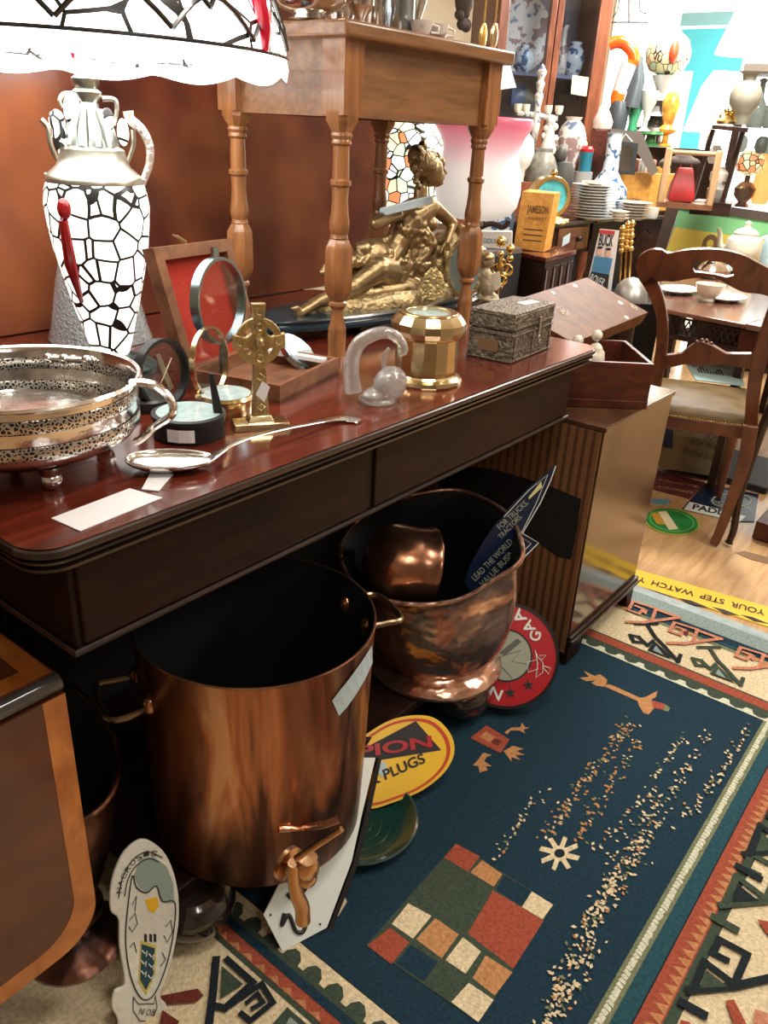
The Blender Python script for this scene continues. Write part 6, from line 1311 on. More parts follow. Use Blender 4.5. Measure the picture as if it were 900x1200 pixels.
MB().prism([Kq(LK*.36, .003, KZ-.13), Kq(LK*.5, .003, KZ-.11), Kq(LK*.5, .003, KZ-.06), Kq(LK*.36, .003, KZ-.08)], -w*.001).build('pale_label', TAPEB, t, False)
for a, b in ((.02, .03), (LK-.06, .03), (.02, .28), (LK-.06, .28)):
    c = Kq(a+.02, b, 0); MB().lathe([(.02, 0), (.03, .05), (.02, .1)]+[(.018+.012*(i % 2), .12+i*.045) for i in range(14)]+[(.028, .76), (.028, KZ-.18)], (c.x, c.y, 0), seg=16).build('turned_leg', REDW, t)
t = thing('dark_console', 'long dark console with scalloped apron carrying the yellow crate, beyond the drawer table', 'table', V((kB.x+.4, kB.y, 0)))
e = (kC-kB).normalized(); w = V((-e.y, e.x, 0)); LC = (kC-kB).length
def cb(a0, a1, b0, b1, z0, z1): C_ = lambda a, b, z: V((kB.x, kB.y, 0))+e*a+w*b+V((0, 0, z)); return [C_(a0, b0, z0), C_(a1, b0, z0), C_(a1, b1, z0), C_(a0, b1, z0), C_(a0, b0, z1), C_(a1, b0, z1), C_(a1, b1, z1), C_(a0, b1, z1)]
MB().hexa(cb(.02, LC, 0, .34, KZ-.02, KZ)).build('tabletop', plain('dark_top_grey', srgb(66, 56, 58), .2, coat=.4), t, bevel=.004)
C_ = lambda a, z: V((kB.x, kB.y, 0))+e*a+w*.03+V((0, 0, z)); sc = [C_(.03, KZ-.02)]+[C_(.03+LC*.96*i/36, KZ-.07-.05*abs(cos(i*pi/9))) for i in range(37)]+[C_(LC, KZ-.02)]
MB().prism(sc, w*.02).build('scalloped_apron', DARKW, t, False)
MB().hexa(cb(.03, LC, .31, .33, .1, KZ-.02)).build('black_backing', BLACKM, t, False)
for a in (.03, LC*.5, LC-.08): MB().hexa(cb(a, a+.05, .04, .09, 0, KZ-.02)).build('leg', DARKW, t)
MB().hexa(cb(.03, LC, .02, .31, .45, .47)).build('lower_shelf', plain('grey_shelf', srgb(70, 70, 70), .4), t)
# ---- tin comedy sign and brass pokers
Pq = facing(at(708, 350, D=4.6), 6, 0); t = thing('film_poster_sign', 'narrow printed tin sign with two men in blue leaning against the dark console', 'sign', Pq.p(705, 340))
ot = [(703, 268), (726, 270), (716, 342), (688, 332)]; MB().prism(Pq.pts(ot), -Pq.n*.02).build('board', plain('poster_white', srgb(214, 210, 208), .4), t, False)
MB().prism(Pq.pts([(703, 269), (721, 270.5), (720, 275), (702, 273.5)], -.0) , Pq.n*.002).build('red_heading', plain('poster_red', srgb(176, 50, 60), .4), t, False)
MB().prism(Pq.pts([(697, 300), (718, 303), (714, 322), (693, 318)], -.0), Pq.n*.002).build('blue_shirts', BLUEB, t, False)
for x, y in ((703, 295), (713, 297)): MB().prism(Pq.pts([(x+3.4*cos(a*.524), y+4.6*sin(a*.524)) for a in range(12)]), Pq.n*.003).build('printed_face', SKIN, t)
for x, y in ((703, 290), (713, 292)): MB().prism(Pq.pts([(x+3.4*cos(a*.524), y+1.6*sin(a*.524)) for a in range(12)]), Pq.n*.004).build('printed_hair', BLACKM, t)
MB().prism(Pq.pts([(693, 318), (714, 322), (712, 341), (688, 332)]), Pq.n*.002).build('dark_lower_part', BLACKM, t, False)
text('BUCK', Pq.p(701, 287), Pq.p(718, 288.5), Pq.n, BLACKM, t, hscale=.055, bold=.03, off=.003); text('ROVER', Pq.p(690, 329), Pq.p(706, 336), Pq.n, WHITE, t, hscale=.04, off=.004)
for i, (px_, y0, y1, lb) in enumerate(((730, 268, 322, 'leftmost'), (736, 263, 320, 'middle'), (741, 262, 326, 'rightmost'))):
    Pq = facing(at(px_, y1, D=4.45)); A, B = Pq.p(px_, y0), Pq.p(px_-4, y1+12); t = thing('brass_poker', lb+' of three brass handled fire irons beside the printed tin sign', 'fire iron', B, 'brass fire irons by the tin sign')
    MB().tube([A, B], .006, 8).build('rod', GOLD, t); m = MB(); [m.ell(A.lerp(B, s_), r_) for s_, r_ in ((0, .017), (.1, .012), (.18, .016), (.28, .012), (.38, .015))]; m.build('turned_grip', GOLD, t)
q = at(738, 350, D=4.3); t = thing('silver_helmet_dish', 'grey domed silver dish cover on the floor side of the brass pokers', 'dish cover', (q.x, q.y, .0)); z0 = zat(q.x, q.y, 352); k = .0045
MB().lathe([(.085, z0), (.084, z0+.02), (.07, z0+.07), (.042, z0+.10), (.01, z0+.11)], (q.x, q.y, 0), seg=30).build('dome', plain('dull_silver', (.5, .5, .48), .35, .8), t); MB().lathe([(.05, 0), (.05, z0)], (q.x, q.y, 0), seg=20).build('stand', DARKW, t)
bz = facing(at(708, 350, D=4.6), 6, 0).p(702, 342); c9 = V((bz.x, bz.y, 0)); a9 = V((bz.x, bz.y, 0)).normalized(); r9 = V((a9.y, -a9.x, 0))
o = MB().prism([c9-r9*.14-a9*.15, c9+r9*.32-a9*.15, c9+r9*.32+a9*.12, c9-r9*.14+a9*.12], (0, 0, bz.z-.012)).build('low_dark_bench', BLACKM, smooth=False, bevel=.005); tag(o, 'low dark bench under the printed tin sign and brass fire irons', 'bench')
# ---- on the drawer table
q, k, Z, Fm = bgframe(647, 260, KZ+.0)
t, q, k, Z = lath('mantel_clock', 'round brass mantel clock with turquoise glass face on the drawer table', 'clock', 648, 262, KZ, [(15, 0), (16, 2), (12, 6), (5, 9), (5, 12)], GOLD, part='clock_foot')
Pq = facing(q+V((0, 0, .1)), 0, 20); c = Pq.p(646, 231); u = V((0, 0, 1)).cross(Pq.n).normalized(); v = Pq.n.cross(u)
MB().prism(circ(c, u, v, 22.5*k, 44), -Pq.n*.09).build('drum_case', BRASS, t, ang=30, bevel=.006); MB().ringprism(circ(c, u, v, 23*k, 44), circ(c, u, v, 18.5*k, 44), Pq.n*.01).build('bezel', GOLD, t, ang=30, bevel=.003)
MB().prism(circ(c, u, v, 19*k, 44), Pq.n*.003).build('clock_face', plain('turquoise_dial', srgb(90, 190, 196), .12, coat=.8, var=.25, vs=18), t, ang=30); MB().tube([c+Pq.n*.006+v*8*k-u*6*k, c+Pq.n*.006-v*5*k+u*7*k, c+Pq.n*.006-v*10*k-u*2*k], .005, 6).build('clock_hands', BLUEB, t)
MB().ell(c+v*26*k, 4*k).build('top_finial', GOLD, t)
def disc(lab, px, py, z, r, th, mat, group, kk, tilt=0):
    q = at(px, py, z=KZ); q.z = z; k_ = kk; o = MB().lathe([(r*.55*k_, 0), (r*.6*k_, th*.3*k_), (r*k_, th*.9*k_), (r*k_, th*k_), (r*.6*k_, th*.6*k_), (.001, th*.55*k_)], q, seg=30).build('plate', mat); return tag(o, lab, 'plate', group)
q = at(691, 256, z=KZ); kk = mpp(q)
for i in range(12): disc('white dinner plate in the tall plate pile on the drawer table', 691+random.uniform(-.8, .8), 257, KZ+i*3.1*kk, 26, 3.6, CHINA, 'dinner plates in the tall pile', kk)
o = MB().lathe([(10*kk, 0), (20*kk, 2*kk), (21*kk, 4*kk), (.001, 3*kk)], V((at(691, 257, z=KZ).x, at(691, 257, z=KZ).y, KZ+12*3.1*kk)), seg=30, sy=.6).build('oval_dish', CREAM); tag(o, 'cream oval dish crowning the tall plate pile', 'dish')
for i in range(6): disc('white plate in the lower pile right of the tall plate pile', 741, 257, KZ+i*3.2*kk, 21, 3.6, CHINA, 'plates in the lower pile', kk*1.0)
for i in range(3): disc('small saucer in the short stack between the two plate piles', 724, 259, KZ+i*3.6*kk, 12, 4, CREAM, 'saucers between the plate piles', kk)
lath('small_white_cup', 'small white cup at the right end of the plate piles', 'cup', 763, 256, KZ, [(6, 0), (7, 2), (8, 12), (7, 12), (5, 2), (.01, 2)], CHINA)
q, k, Z, Fm = bgframe(655, 260, KZ); o = MB().hexa([Z(628, 260), Z(666, 260), Z(666, 260, .08), Z(630, 260, .08), Z(628, 257.5), Z(666, 257.5), Z(666, 257.5, .08), Z(630, 257.5, .08)]).build('cream_book', PAPERC, smooth=False); tag(o, 'thin cream book lying under the brass clock', 'book')
# tall blue and white bottle vase
t, q, k, Z = lath('bottle_vase', 'tall blue and white bottle vase rising behind the tall plate pile', 'vase', 707, 250, KZ, [(14, 0), (20, 5), (24, 18), (22, 28), (14, 38), (9, 46), (8, 60), (8, 84), (9.5, 86), (8, 86), (.01, 80)], CHINAB)
# yellow crate with books
q, k, Z, Fm = bgframe(750, 250, KZ, yaw=-15)
q = q+V((0, 0, 0)); t = thing('yellow_wooden_crate', 'yellow pine crate with hand holes holding books on the dark console', 'crate', q)
m = MB()
for y0, y1, d0, d1, x0, x1 in ((206, 248, -.0, .012, 716, 757), (200, 240, .24, .252, 722, 765)): m.hexa([Z(x0, y1, d0), Z(x1, y1, d0), Z(x1, y1, d1), Z(x0, y1, d1), Z(x0, y0, d0), Z(x1, y0, d0), Z(x1, y0, d1), Z(x0, y0, d1)])
m.hexa([Z(755, 248, 0), Z(787, 244, .1), Z(787, 244, .25), Z(755, 248, .25), Z(755, 207, 0), Z(787, 205, .1), Z(787, 205, .25), Z(755, 207, .25)]); m.build('crate_boards', PINE, t, False, bevel=.002)
for x, a, b in ((722, 'POWERS', 750),): text(a, Z(x+2, 240, -.003), Z(x+26, 240, -.003), Z(0, 0, 0)-Z(0, 0, 1), ink, t, hscale=6*k)
for i in range(8):
    x = 721+i*4; o = MB().hexa([Z(x, 244, .03), Z(x+3.2, 244, .03), Z(x+3.2, 244, .14), Z(x, 244, .14), Z(x, 192+random.uniform(0, 3), .03), Z(x+3.2, 193, .03), Z(x+3.2, 193, .14), Z(x, 192, .14)]).build('book', plain('book_cover_%d' % i, random.choice([srgb(210, 200, 186), srgb(190, 186, 180), srgb(170, 90, 70), srgb(220, 214, 200)]), .6), smooth=False, bevel=.001); tag(o, 'thin upright book in the row inside the yellow crate', 'book', 'books in the yellow crate')
# shelf strip with grey jug, stone basket, pottery
q0, q1 = at(585, 212, D=5.3), at(700, 200, D=5.65)
SZ_ = zat(q0.x, q0.y, 212)
t = thing('brown_shelf_unit', 'red brown shelf unit behind the mantel clock under the display cabinet', 'shelf unit', ((q0.x+q1.x)/2, (q0.y+q1.y)/2, 0))
h_ = (q1-q0); h_.z = 0; hl_ = h_.length; h_.normalize(); hn = V((h_.y, -h_.x, 0)); 
if hn.x > 0: hn = -hn
def hb_(a0, a1, d0, d1, z0, z1): H_q = lambda a, d, z: V((q0.x, q0.y, z))+h_*a-hn*d; return [H_q(a0, d0, z0), H_q(a1, d0, z0), H_q(a1, d1, z0), H_q(a0, d1, z0), H_q(a0, d0, z1), H_q(a1, d0, z1), H_q(a1, d1, z1), H_q(a0, d1, z1)]
m = MB(); m.hexa(hb_(-.3, hl_-.08, 0, .28, SZ_-.06, SZ_)).build('shelf_top', REDW, t, bevel=.004); MB().hexa(hb_(-.3, hl_-.08, .05, .28, 0, SZ_-.06)).build('shelf_back', REDW, t)
def onshelf(px, py): return at(px, py, z=SZ_+.0)
def shelfitem(name, lab, cat, px, rows, mat, dd=.12, sy=1, group=None):
    rr0 = ray(px, 205); oo_ = q0-hn*dd; q = CAM+rr0*((oo_-CAM).dot(hn)/rr0.dot(hn)); q.z = SZ_; k = mpp(q); t = thing(name, lab, cat, q, group)
    MB().lathe([(max(r, .01)*k, h*k) for r, h in rows], q, seg=26, sy=sy).build('body', mat, t); Fm = fr(q); return t, q, k, (lambda x, z, d=0: Fm @ V((x*k, d, z*k)))
t, q, k, Z = shelfitem('white_globe_shade', 'round white opal glass globe beside the pink lamp rim', 'lampshade', 606, [(8, 0), (9, 12), (14, 18), (17, 30), (15, 44), (8, 52), (.01, 53)], plain('opal', srgb(236, 232, 220), .2, coat=.4), .05)
t, q, k, Z = shelfitem('grey_jug', 'large grey stoneware jug behind the mantel clock', 'jug', 634, [(13, -12), (17, 2), (18, 16), (14, 26), (10, 32), (11, 36), (.01, 36)], GREYC, .04)
t, q, k, Z = shelfitem('china_figure', 'white china figure with flowers standing above the grey jug', 'figurine', 638, [(9, 30), (10, 34), (7, 44), (5, 54), (4, 58), (5, 64), (.01, 69)], CHINAF, .10)
for dx, dz in ((-6, 48), (7, 46), (-4, 56), (5, 58)): MB().ell(Z(dx, dz), 4*k).build('flower', CHINAF, t)
t, q, k, Z = shelfitem('openwork_china_vase', 'openwork cream flowered vase in front of the cabinet mullion', 'vase', 664, [(10, 0), (8, 8), (10, 20), (16, 34), (17, 46), (13, 58), (8, 64), (10, 68), (.01, 68)], CHINAF, .2)
for a in range(8): MB().ell(Z(15*cos(a*.8), 40+14*sin(a*.8), -.03), 4*k).build('encrusted_flower', CHINAF, t)
t, q, k, Z = shelfitem('dark_stone_basket', 'dark grey cast figure with rope handle right of the grey jug', 'ornament', 660, [(10, -10), (13, 0), (12, 14), (9, 22), (.01, 24)], plain('dark_stone', srgb(70, 70, 66), .7), .0)
MB().ell(Z(-5, 30), (8*k, 6*k, 9*k)).build('dark_head', plain('dark_stone2', srgb(62, 62, 58), .6), t)
t, q, k, Z = shelfitem('printed_tin', 'small blue tin with red lid standing on the grey box', 'tin', 684, [(7, 12), (7, 30), (7.5, 31), (7, 36), (.01, 36)], plain('tin_blue', srgb(40, 120, 140), .35), .1); MB().lathe([(7.6*k, 33*k), (7.8*k, 36*k), (5*k, 39*k), (.01, 39*k)], q, seg=24).build('red_lid', REDS, t)
q = onshelf(682, 203); k = .0052; t, q, k, Z = shelfitem('grey_box', 'pale grey cardboard box under the small blue tin', 'box', 683, [(13, 0), (13, 12), (.01, 12)], plain('grey_card', srgb(150, 150, 146), .6), .1, .8)
# candelabrum of white china
t, q, k, Z = shelfitem('china_candelabrum', 'white china candelabrum with crosswise arms in front of the display cabinet', 'candelabrum', 621, [(9, 0), (10, 4), (4, 12), (3, 40), (5, 60), (3, 76), (5, 88), (3, 92), (5, 100), (3, 104), (6, 112), (4, 114), (.01, 120)], CHINAP, .21)
MB().tube([Z(-22, 70), Z(0, 68), Z(24, 66)], 3.0*k, 8).build('cross_arm', CHINAP, t)
for dx in (-22, -13, 12, 24): MB().lathe([(3*k, 0), (4.5*k, 4*k), (4.5*k, 9*k), (.01, 9*k)], Z(dx, 70), seg=14).build('candle_socket', CREAM, t)
MB().tube([Z(-36, 20), Z(36, 17)], 2*k, 8).build('metal_rail', PEWTER, t)
PINEP = wood('pale_rack_wood', srgb(170, 136, 96), srgb(200, 166, 124), .5, (5, 5, 1), 5, 0)
# ---- display cabinet
q0c, q1c = at(575, 180, D=5.95), at(702, 180, D=6.35); Dn = V((q1c.x-q0c.x, q1c.y-q0c.y, 0)).normalized(); nC = V((Dn.y, -Dn.x, 0)); 
if nC.dot(CAM-q0c) < 0: nC = -nC
PD = Plane(q0c, nC); zc0 = .62; zc1 = 2.45
t = thing('display_cabinet', 'tall brown framed glass display cabinet full of china in the back of the shop', 'cabinet', V((q0c.x+.6*Dn.x, q0c.y+.6*Dn.y, 0)))
def stile(xa, xb, nme='stile', d=0, th=.04):
    # vertical member between picture columns xa..xb at row 100
    A, B = PD.p(xa, 100), PD.p(xb, 100); m = MB(); m.hexa([V((A.x, A.y, zc0)), V((B.x, B.y, zc0)), V((B.x, B.y, zc0))-nC*th, V((A.x, A.y, zc0))-nC*th, V((A.x, A.y, zc1)), V((B.x, B.y, zc1)), V((B.x, B.y, zc1))-nC*th, V((A.x, A.y, zc1))-nC*th]); return m.build(nme, REDW, t, bevel=.006)
stile(578, 589); stile(636, 643); stile(644, 651); stile(691, 706)
A, B = PD.p(578, 100), PD.p(706, 100); A.z = B.z = 0; dep = .42
def cbx(z0, z1, d0, d1, nme, mat, a=0, b=1): P_, Q_ = A.lerp(B, a), A.lerp(B, b); return MB().hexa([P_-nC*d0+V((0, 0, z0)), Q_-nC*d0+V((0, 0, z0)), Q_-nC*d1+V((0, 0, z0)), P_-nC*d1+V((0, 0, z0)), P_-nC*d0+V((0, 0, z1)), Q_-nC*d0+V((0, 0, z1)), Q_-nC*d1+V((0, 0, z1)), P_-nC*d1+V((0, 0, z1))]).build(nme, mat, t, False)
cbx(0, zc0, 0, dep, 'base_cupboard', REDW); cbx(zc1, zc1+.08, -.03, dep, 'cornice', REDW); cbx(zc0, zc1, dep-.02, dep, 'cabinet_back', plain('cabinet_lining', srgb(126, 122, 130), .6))
cbx(zc0, zc1, .03, dep, 'cabinet_side', REDW, .985, 1.0); cbx(zc0, zc1, .03, dep, 'cabinet_side', REDW, 0, .015)
zs = PD.p(620, 84).z
cbx(zs-.02, zs, .05, dep-.02, 'glass_shelf', plain('shelf_edge', srgb(96, 104, 130), .3)); cbx(zs-.5, zs-.48, .05, dep-.02, 'glass_shelf', DARKW)
cbx(zc0, zc1, .012, .016, 'door_glass', PANEC, .09, .46); cbx(zc0, zc1, .012, .016, 'door_glass', PANEC, .57, .89)
def inC(px, py, d=.2): r = ray(px, py); o_ = PD.o-nC*d; return CAM+r*((o_-CAM).dot(nC)/r.dot(nC))
def cabitem(name, lab, cat, px, py, rows, mat, d=.2, z=None):
    q = inC(px, py, d); k = mpp(q); q.z = zs if z is None else z; t = thing(name, lab, cat, q); MB().lathe([(max(r, .01)*k, h*k) for r, h in rows], q, seg=24).build('body', mat, t); return t, q, k
c = inC(606, 42, .3); k = mpp(c); t2 = thing('large_china_plate', 'huge flowered china charger standing upright inside the left door of the display cabinet', 'plate', V((c.x, c.y, zs)))
u = V((0, 0, 1)).cross(nC).normalized(); v = V((0, 0, 1)); MB().lathe([(.01, .012), (26*k, .012), (40*k, .03), (41*k, .034), (39*k, .02), (26*k, 0), (.01, 0)], V((c.x, c.y, zs+41*k)), ax=nC, seg=40).build('plate_body', CHINAF, t2)
cabitem('ginger_jar', 'small blue and white jar in front of the huge charger in the cabinet', 'jar', 612, 84, [(6, 0), (11, 5), (13, 14), (10, 22), (5, 25), (5, 28), (.01, 29)], CHINAB, .12)
cabitem('slender_vase', 'slender white flowered vase at the left inside the right cabinet door', 'vase', 656, 84, [(5, 0), (7, 8), (6, 26), (3, 36), (3, 48), (5, 52), (.01, 52)], CHINAF, .2)
cabitem('covered_urn_vase', 'rounded blue and white covered vase inside the right cabinet door', 'vase', 671, 84, [(6, 0), (9, 6), (12, 18), (10, 28), (6, 32), (7, 36), (.01, 38)], CHINAB, .2)
q = inC(608, 110, .2); k = mpp(q); zz = zs-.48; o = MB().hexa([q+u*(-9*k)+V((0, 0, -12*k)), q+u*(9*k)+V((0, 0, -12*k)), q+u*(9*k)-nC*.05+V((0, 0, -12*k)), q-u*(9*k)-nC*.05+V((0, 0, -12*k)), q+u*(-9*k)+V((0, 0, 12*k)), q+u*(9*k)+V((0, 0, 12*k)), q+u*(9*k)-nC*.05+V((0, 0, 12*k)), q-u*(9*k)-nC*.05+V((0, 0, 12*k))]).build('blue_box', plain('dark_blue_box', srgb(44, 84, 128), .5), smooth=False); tag(o, 'blue box on the lower shelf behind the left cabinet door', 'box')
q = inC(663, 120, .22); k = mpp(q); m = MB(); Bq_ = lambda x, y, d=0: inC(x, y, .22-d); m.hexa([Bq_(650, 150), Bq_(676, 150), Bq_(676, 150, -.12), Bq_(650, 150, -.12), Bq_(651, 90), Bq_(680, 90), Bq_(680, 90, -.12), Bq_(651, 90, -.12)]); o = m.build('carved_wooden_box', DARKW, smooth=False); tag(o, 'dark panelled wooden box behind the right cabinet door', 'box')
o = MB().prism([PD.p(x, y, -.02) for x, y in ((669, 88), (688, 91), (685, 113), (667, 110))], nC*.002).build('cream_notice', PAPERC, smooth=False); tag(o, 'cream paper notice stuck on the right door of the display cabinet', 'notice')
o = MB().prism([PD.p(x, y, -.1) for x, y in ((575, 77), (588, 75), (596, 103), (573, 106))], nC*.01).build('white_swing_tag', PAPER, smooth=False); tag(o, 'large white tag hanging below the right end of the small oak table top', 'tag')
# brass spoons and dark lantern hanging over the oak table
for px_, lb in ((566, 'left of the two golden ladles hanging at the right end of the oak table'), (579, 'right of the two golden ladles hanging at the right end of the oak table')):
    q = at(px_, 42, D=3.2); t = thing('hanging_ladle', lb, 'ladle', q, 'hanging ladles'); k = mpp(q); Fm = fr(q); m = MB(); m.ell(q, (8*k, 3*k, 14*k)); m.build('ladle_bowl', GOLD if px_ < 570 else plain('pale_brass', (.85, .72, .45), .2, 1), t); MB().tube([q+V((0, 0, 12*k)), q+V((0, 0, 70*k)), q+V((0, 0, .34))], 1.5*k, 6).build('ladle_handle', GOLD, t)
q = at(543, 12, D=3.4); k = mpp(q); t = thing('dark_lantern', 'dark shaggy hanging bag above the right half of the small oak table', 'bag', q); m = MB(); m.ell(q+V((0, 0, .05)), (14*k, 10*k, 26*k)); [m.ell(q+V((random.uniform(-10, 10)*k, 0, random.uniform(-16, 10)*k)), 6*k, seg=8, rg=6) for _ in range(10)]; m.build('bag_body', RUSTW, t)
# pale wall piece behind the oak table top things
q = at(518, 8, D=4.2); 
# ---- orange glass flamingo
q = at(722, 150, D=6.6); k = mpp(q); Fm = fr(q); Z = lambda x, y, d=0: Fm @ V(((x-722)*k, d, (150-y)*k))
sup = q.copy(); dz0 = at(694, 168, D=6.5).z-q.z
t = thing('glass_flamingo', 'tall art glass bird with orange curved neck and white body by the window', 'glass ornament', q)
m = MB(); m.tube(spl([tuple(Z(*p)) for p in ((700, 66), (707, 63), (717, 64), (727, 72), (731, 82), (724, 85))], 5), [9*k*.75+(i % 1) for i in range(26)], 14); m.build('curved_neck', plain('orange_glass', srgb(232, 84, 20), .1, coat=.8, var=.3, vs=6), t)
MB().tube([Z(726, 84), Z(722, 100), Z(719, 114)], [9*k, 9*k, 8*k], 14).build('white_body', plain('white_glass', srgb(232, 222, 222), .12, coat=.8), t)
MB().tube([Z(719, 112), Z(718, 120), Z(717, 128)], [8*k, 8*k, 5*k], 14).build('orange_tip', plain('orange_glass2', srgb(236, 120, 30), .1, coat=.8), t)
MB().lathe([(9*k, dz0), (11*k, 2*k), (12*k, 18*k), (9*k, 28*k), (.01, 28*k)], q, seg=20).build('dark_foot', plain('slate', srgb(62, 72, 78), .4), t); MB().tube([Z(735, 128), Z(738, 100), Z(736, 76)], [10*k, 8*k, 3*k], 12).build('dark_wing', plain('slate2', srgb(66, 76, 82), .4), t)
# supporting dresser for things in front of the window
dz = q.z
t = thing('window_dresser', 'dark wooden dresser under the street window carrying lamps and glass', 'dresser', (q.x+.5, q.y, 0))
a, b = at(694, 168, D=6.5), at(850, 164, D=7.0); dz = a.z; a.z = b.z = 0; e = (b-a).normalized(); w = V((-e.y, e.x, 0)); 
if w.dot(a) < 0: w = -w
MB().prism([a+V((0, 0, dz-.03)), b+V((0, 0, dz-.03)), b+w*.7+V((0, 0, dz-.03)), a+w*.7+V((0, 0, dz-.03))], (0, 0, .028)).build('dresser_top', DARKW, t, False); MB().prism([a+w*.03, b+w*.03, b+w*.68, a+w*.68], (0, 0, dz-.03)).build('carcass', DARKW, t, False)
# glimpsed items on it
def far(name, lab, cat, px, rows, mat, D=6.8, group=None, seg=24):
    r0 = rows[0][0]; rows = [(r0*.9, 0), (r0*.9, 2), (r0*.4, 5), (r0*.35, 13)]+[(r, h+16) for r, h in rows]; q = at(px, 150, D=D); k = mpp(q); q.z = dz; t = thing(name, lab, cat, q, group); MB().lathe([(max(r, .01)*k, h*k) for r, h in rows], q, seg=seg).build('body', mat, t); Fm = fr(q); return t, q, k, (lambda x, z, d=0: Fm @ V((x*k, d, z*k)))
t, q, k, Z = far('leaded_glass_lamp', 'leaded glass globe lamp with yellow and red flowers on a slim stand before the window', 'lamp', 768, [(24, 0), (22, 4), (14, 6), (9, 12), (6, 26), (14, 29), (18, 32)], plain('dark_bronze', (.12, .10, .08), .35, .8))
MB().lathe([(18*k, 32*k), (9*k, 40*k), (5*k, 56*k), (14*k, 74*k), (.01, 76*k)], q, seg=24).build('glass_cone', plain('smoked_glass', srgb(190, 196, 196), .1, coat=.7), t)
MB().lathe([(6*k, 74*k), (18*k, 78*k), (24*k, 88*k), (25*k, 98*k), (20*k, 110*k), (11*k, 117*k), (3*k, 119*k), (.01, 121*k)], q, seg=30).build('leaded_globe', M_TIFF, t, ang=60)
MB().ell(Z(6, 96, -22*k), (8*k, 5*k, 12*k)).build('red_flower', plain('red_flower_glass', srgb(190, 70, 40), .3), t)
t, q, k, Z = far('amber_glass_figure', 'amber and white glass figure under the leaded globe lamp', 'glass ornament', 782, [(10, 0), (11, 3), (6, 8), (9, 20), (11, 30), (7, 40), (.01, 44)], plain('amber_glass', srgb(220, 150, 60), .15, coat=.8, var=.4, vs=14), 6.7)
t, q, k, Z = far('clear_glass_goblet', 'tall clear glass goblet left of the amber figure', 'glass', 755, [(8, 0), (3, 4), (3, 16), (9, 30), (10, 42), (9, 42), (2, 22), (.01, 20)], plain('pale_glass', srgb(200, 206, 200), .08, coat=.8), 6.65)
t, q, k, Z = far('green_glass_ornament', 'green glass ornament between the flamingo and the leaded lamp', 'glass ornament', 741, [(6, 0), (5, 8), (8, 22), (6, 32), (.01, 36)], plain('green_glass', srgb(80, 190, 140), .1, coat=.8), 6.7)
t, q, k, Z = far('small_shell_ornament', 'pink and white shell ornament left of the flamingo foot', 'ornament', 704, [(12, 0), (13, 8), (9, 16), (4, 24), (.01, 26)], plain('shell', srgb(206, 186, 176), .4, var=.3, vs=20), 6.35)
# big white pendant shades
for i, (px_, py_, rr_, D_, lb) in enumerate(((886, 30, 40, 6.4, 'large white pleated hanging lampshade at the top right corner'), (838, 122, 30, 6.9, 'wide glowing white lampshade in front of the blue door'))):
    q = at(px_, py_, D=D_); k = mpp(q); t = thing('white_lampshade', lb, 'lampshade', q+V((0, 0, -30*k))); MB().lathe([(rr_*k, -30*k), (rr_*k*.98, -26*k), (rr_*.62*k, 18*k), (rr_*.3*k, 34*k)], q, seg=40, caps=False).build('fabric_shade', EPEND, t, ang=60)
    MB().tube([q+V((0, 0, 30*k)), V((q.x, q.y, 2.8))] if i == 0 else [q+V((0, 0, -28*k)), V((q.x, q.y, dz))], 2*k, 8).build('lamp_stem', PEWTER, t)
# dark stand left of the glass case, wooden trug, bags, easel frames
q, k, Z, Fm = bgframe(832, 235, D=5.3); t = thing('dark_open_stand', 'dark wooden open stand with slim legs left of the glass case', 'stand', Z(832, 235))
MB().hexa([Z(818, 160, -.1), Z(856, 162, -.1), Z(858, 160, .2), Z(822, 157, .2), Z(818, 156, -.1), Z(856, 158, -.1), Z(858, 156, .2), Z(822, 153, .2)]).build('stand_top', DARKW, t, False)
for a, b in ((820, 812), (852, 846)): MB().tube([Z(a, 160), Z(b, 240)], 3.2*k, 4).build('leg', DARKW, t)
MB().hexa([Z(812, 250, -.1), Z(856, 250, -.1), Z(858, 250, .2), Z(818, 250, .2), Z(812, 236, -.1), Z(856, 236, -.1), Z(858, 236, .2), Z(818, 236, .2)]).build('stand_base', DARKW, t, False)
def stand_item(name, lab, cat, px, rows, mat):
    q = Z0(px, 154, .05); k = mpp(q); t = thing(name, lab, cat, q); MB().lathe([(max(r, .01)*k, h*k) for r, h in rows], q, seg=24).build('body', mat, t); Fm = fr(q); return t, q, k, (lambda x, z, d=0: Fm @ V((x*k, d, z*k)))
Z0 = Z
t, q, k, Z = stand_item('oil_lamp_base', 'grey green ceramic oil lamp vase standing left of the glass case post', 'vase', 847, [(8, 0), (9, 8), (10, 12), (17, 22), (18, 32), (14, 40), (7, 46), (8, 52), (13, 55), (.01, 55)], plain('celadon', srgb(140, 138, 122), .4, var=.2))
t, q, k, Z = stand_item('gilt_ornament', 'gold coloured scrolled ornament at the foot of the ceramic lamp vase', 'ornament', 832, [(10, 0), (12, 3), (7, 8), (.01, 12)], GOLD)
for dx, dz_ in ((-6, 8), (4, 12), (8, 9), (-2, 14)): MB().ell(Z(dx, dz_), 3.4*k, seg=10, rg=8).build('scroll', GOLD, t)
for i, (px_, py_, r, m_, lb) in enumerate(((838, 182, 9, CHINA, 'white china cup in the dark open stand, upper shelf'), (842, 208, 10, CHINA, 'white china jug in the dark open stand, middle'), (840, 228, 12, GREYC, 'grey pottery jar at the bottom of the dark open stand'))):
    q2 = at(px_, py_, D=5.35); k2 = mpp(q2); t2 = thing('china_piece', lb, 'china', q2); MB().lathe([(r*.6*k2, -r*k2), (r*k2, -r*.2*k2), (r*k2, r*.5*k2), (r*.5*k2, r*k2), (r*.6*k2, r*1.2*k2), (.001, r*1.2*k2)], q2, seg=22).build('body', m_, t2)
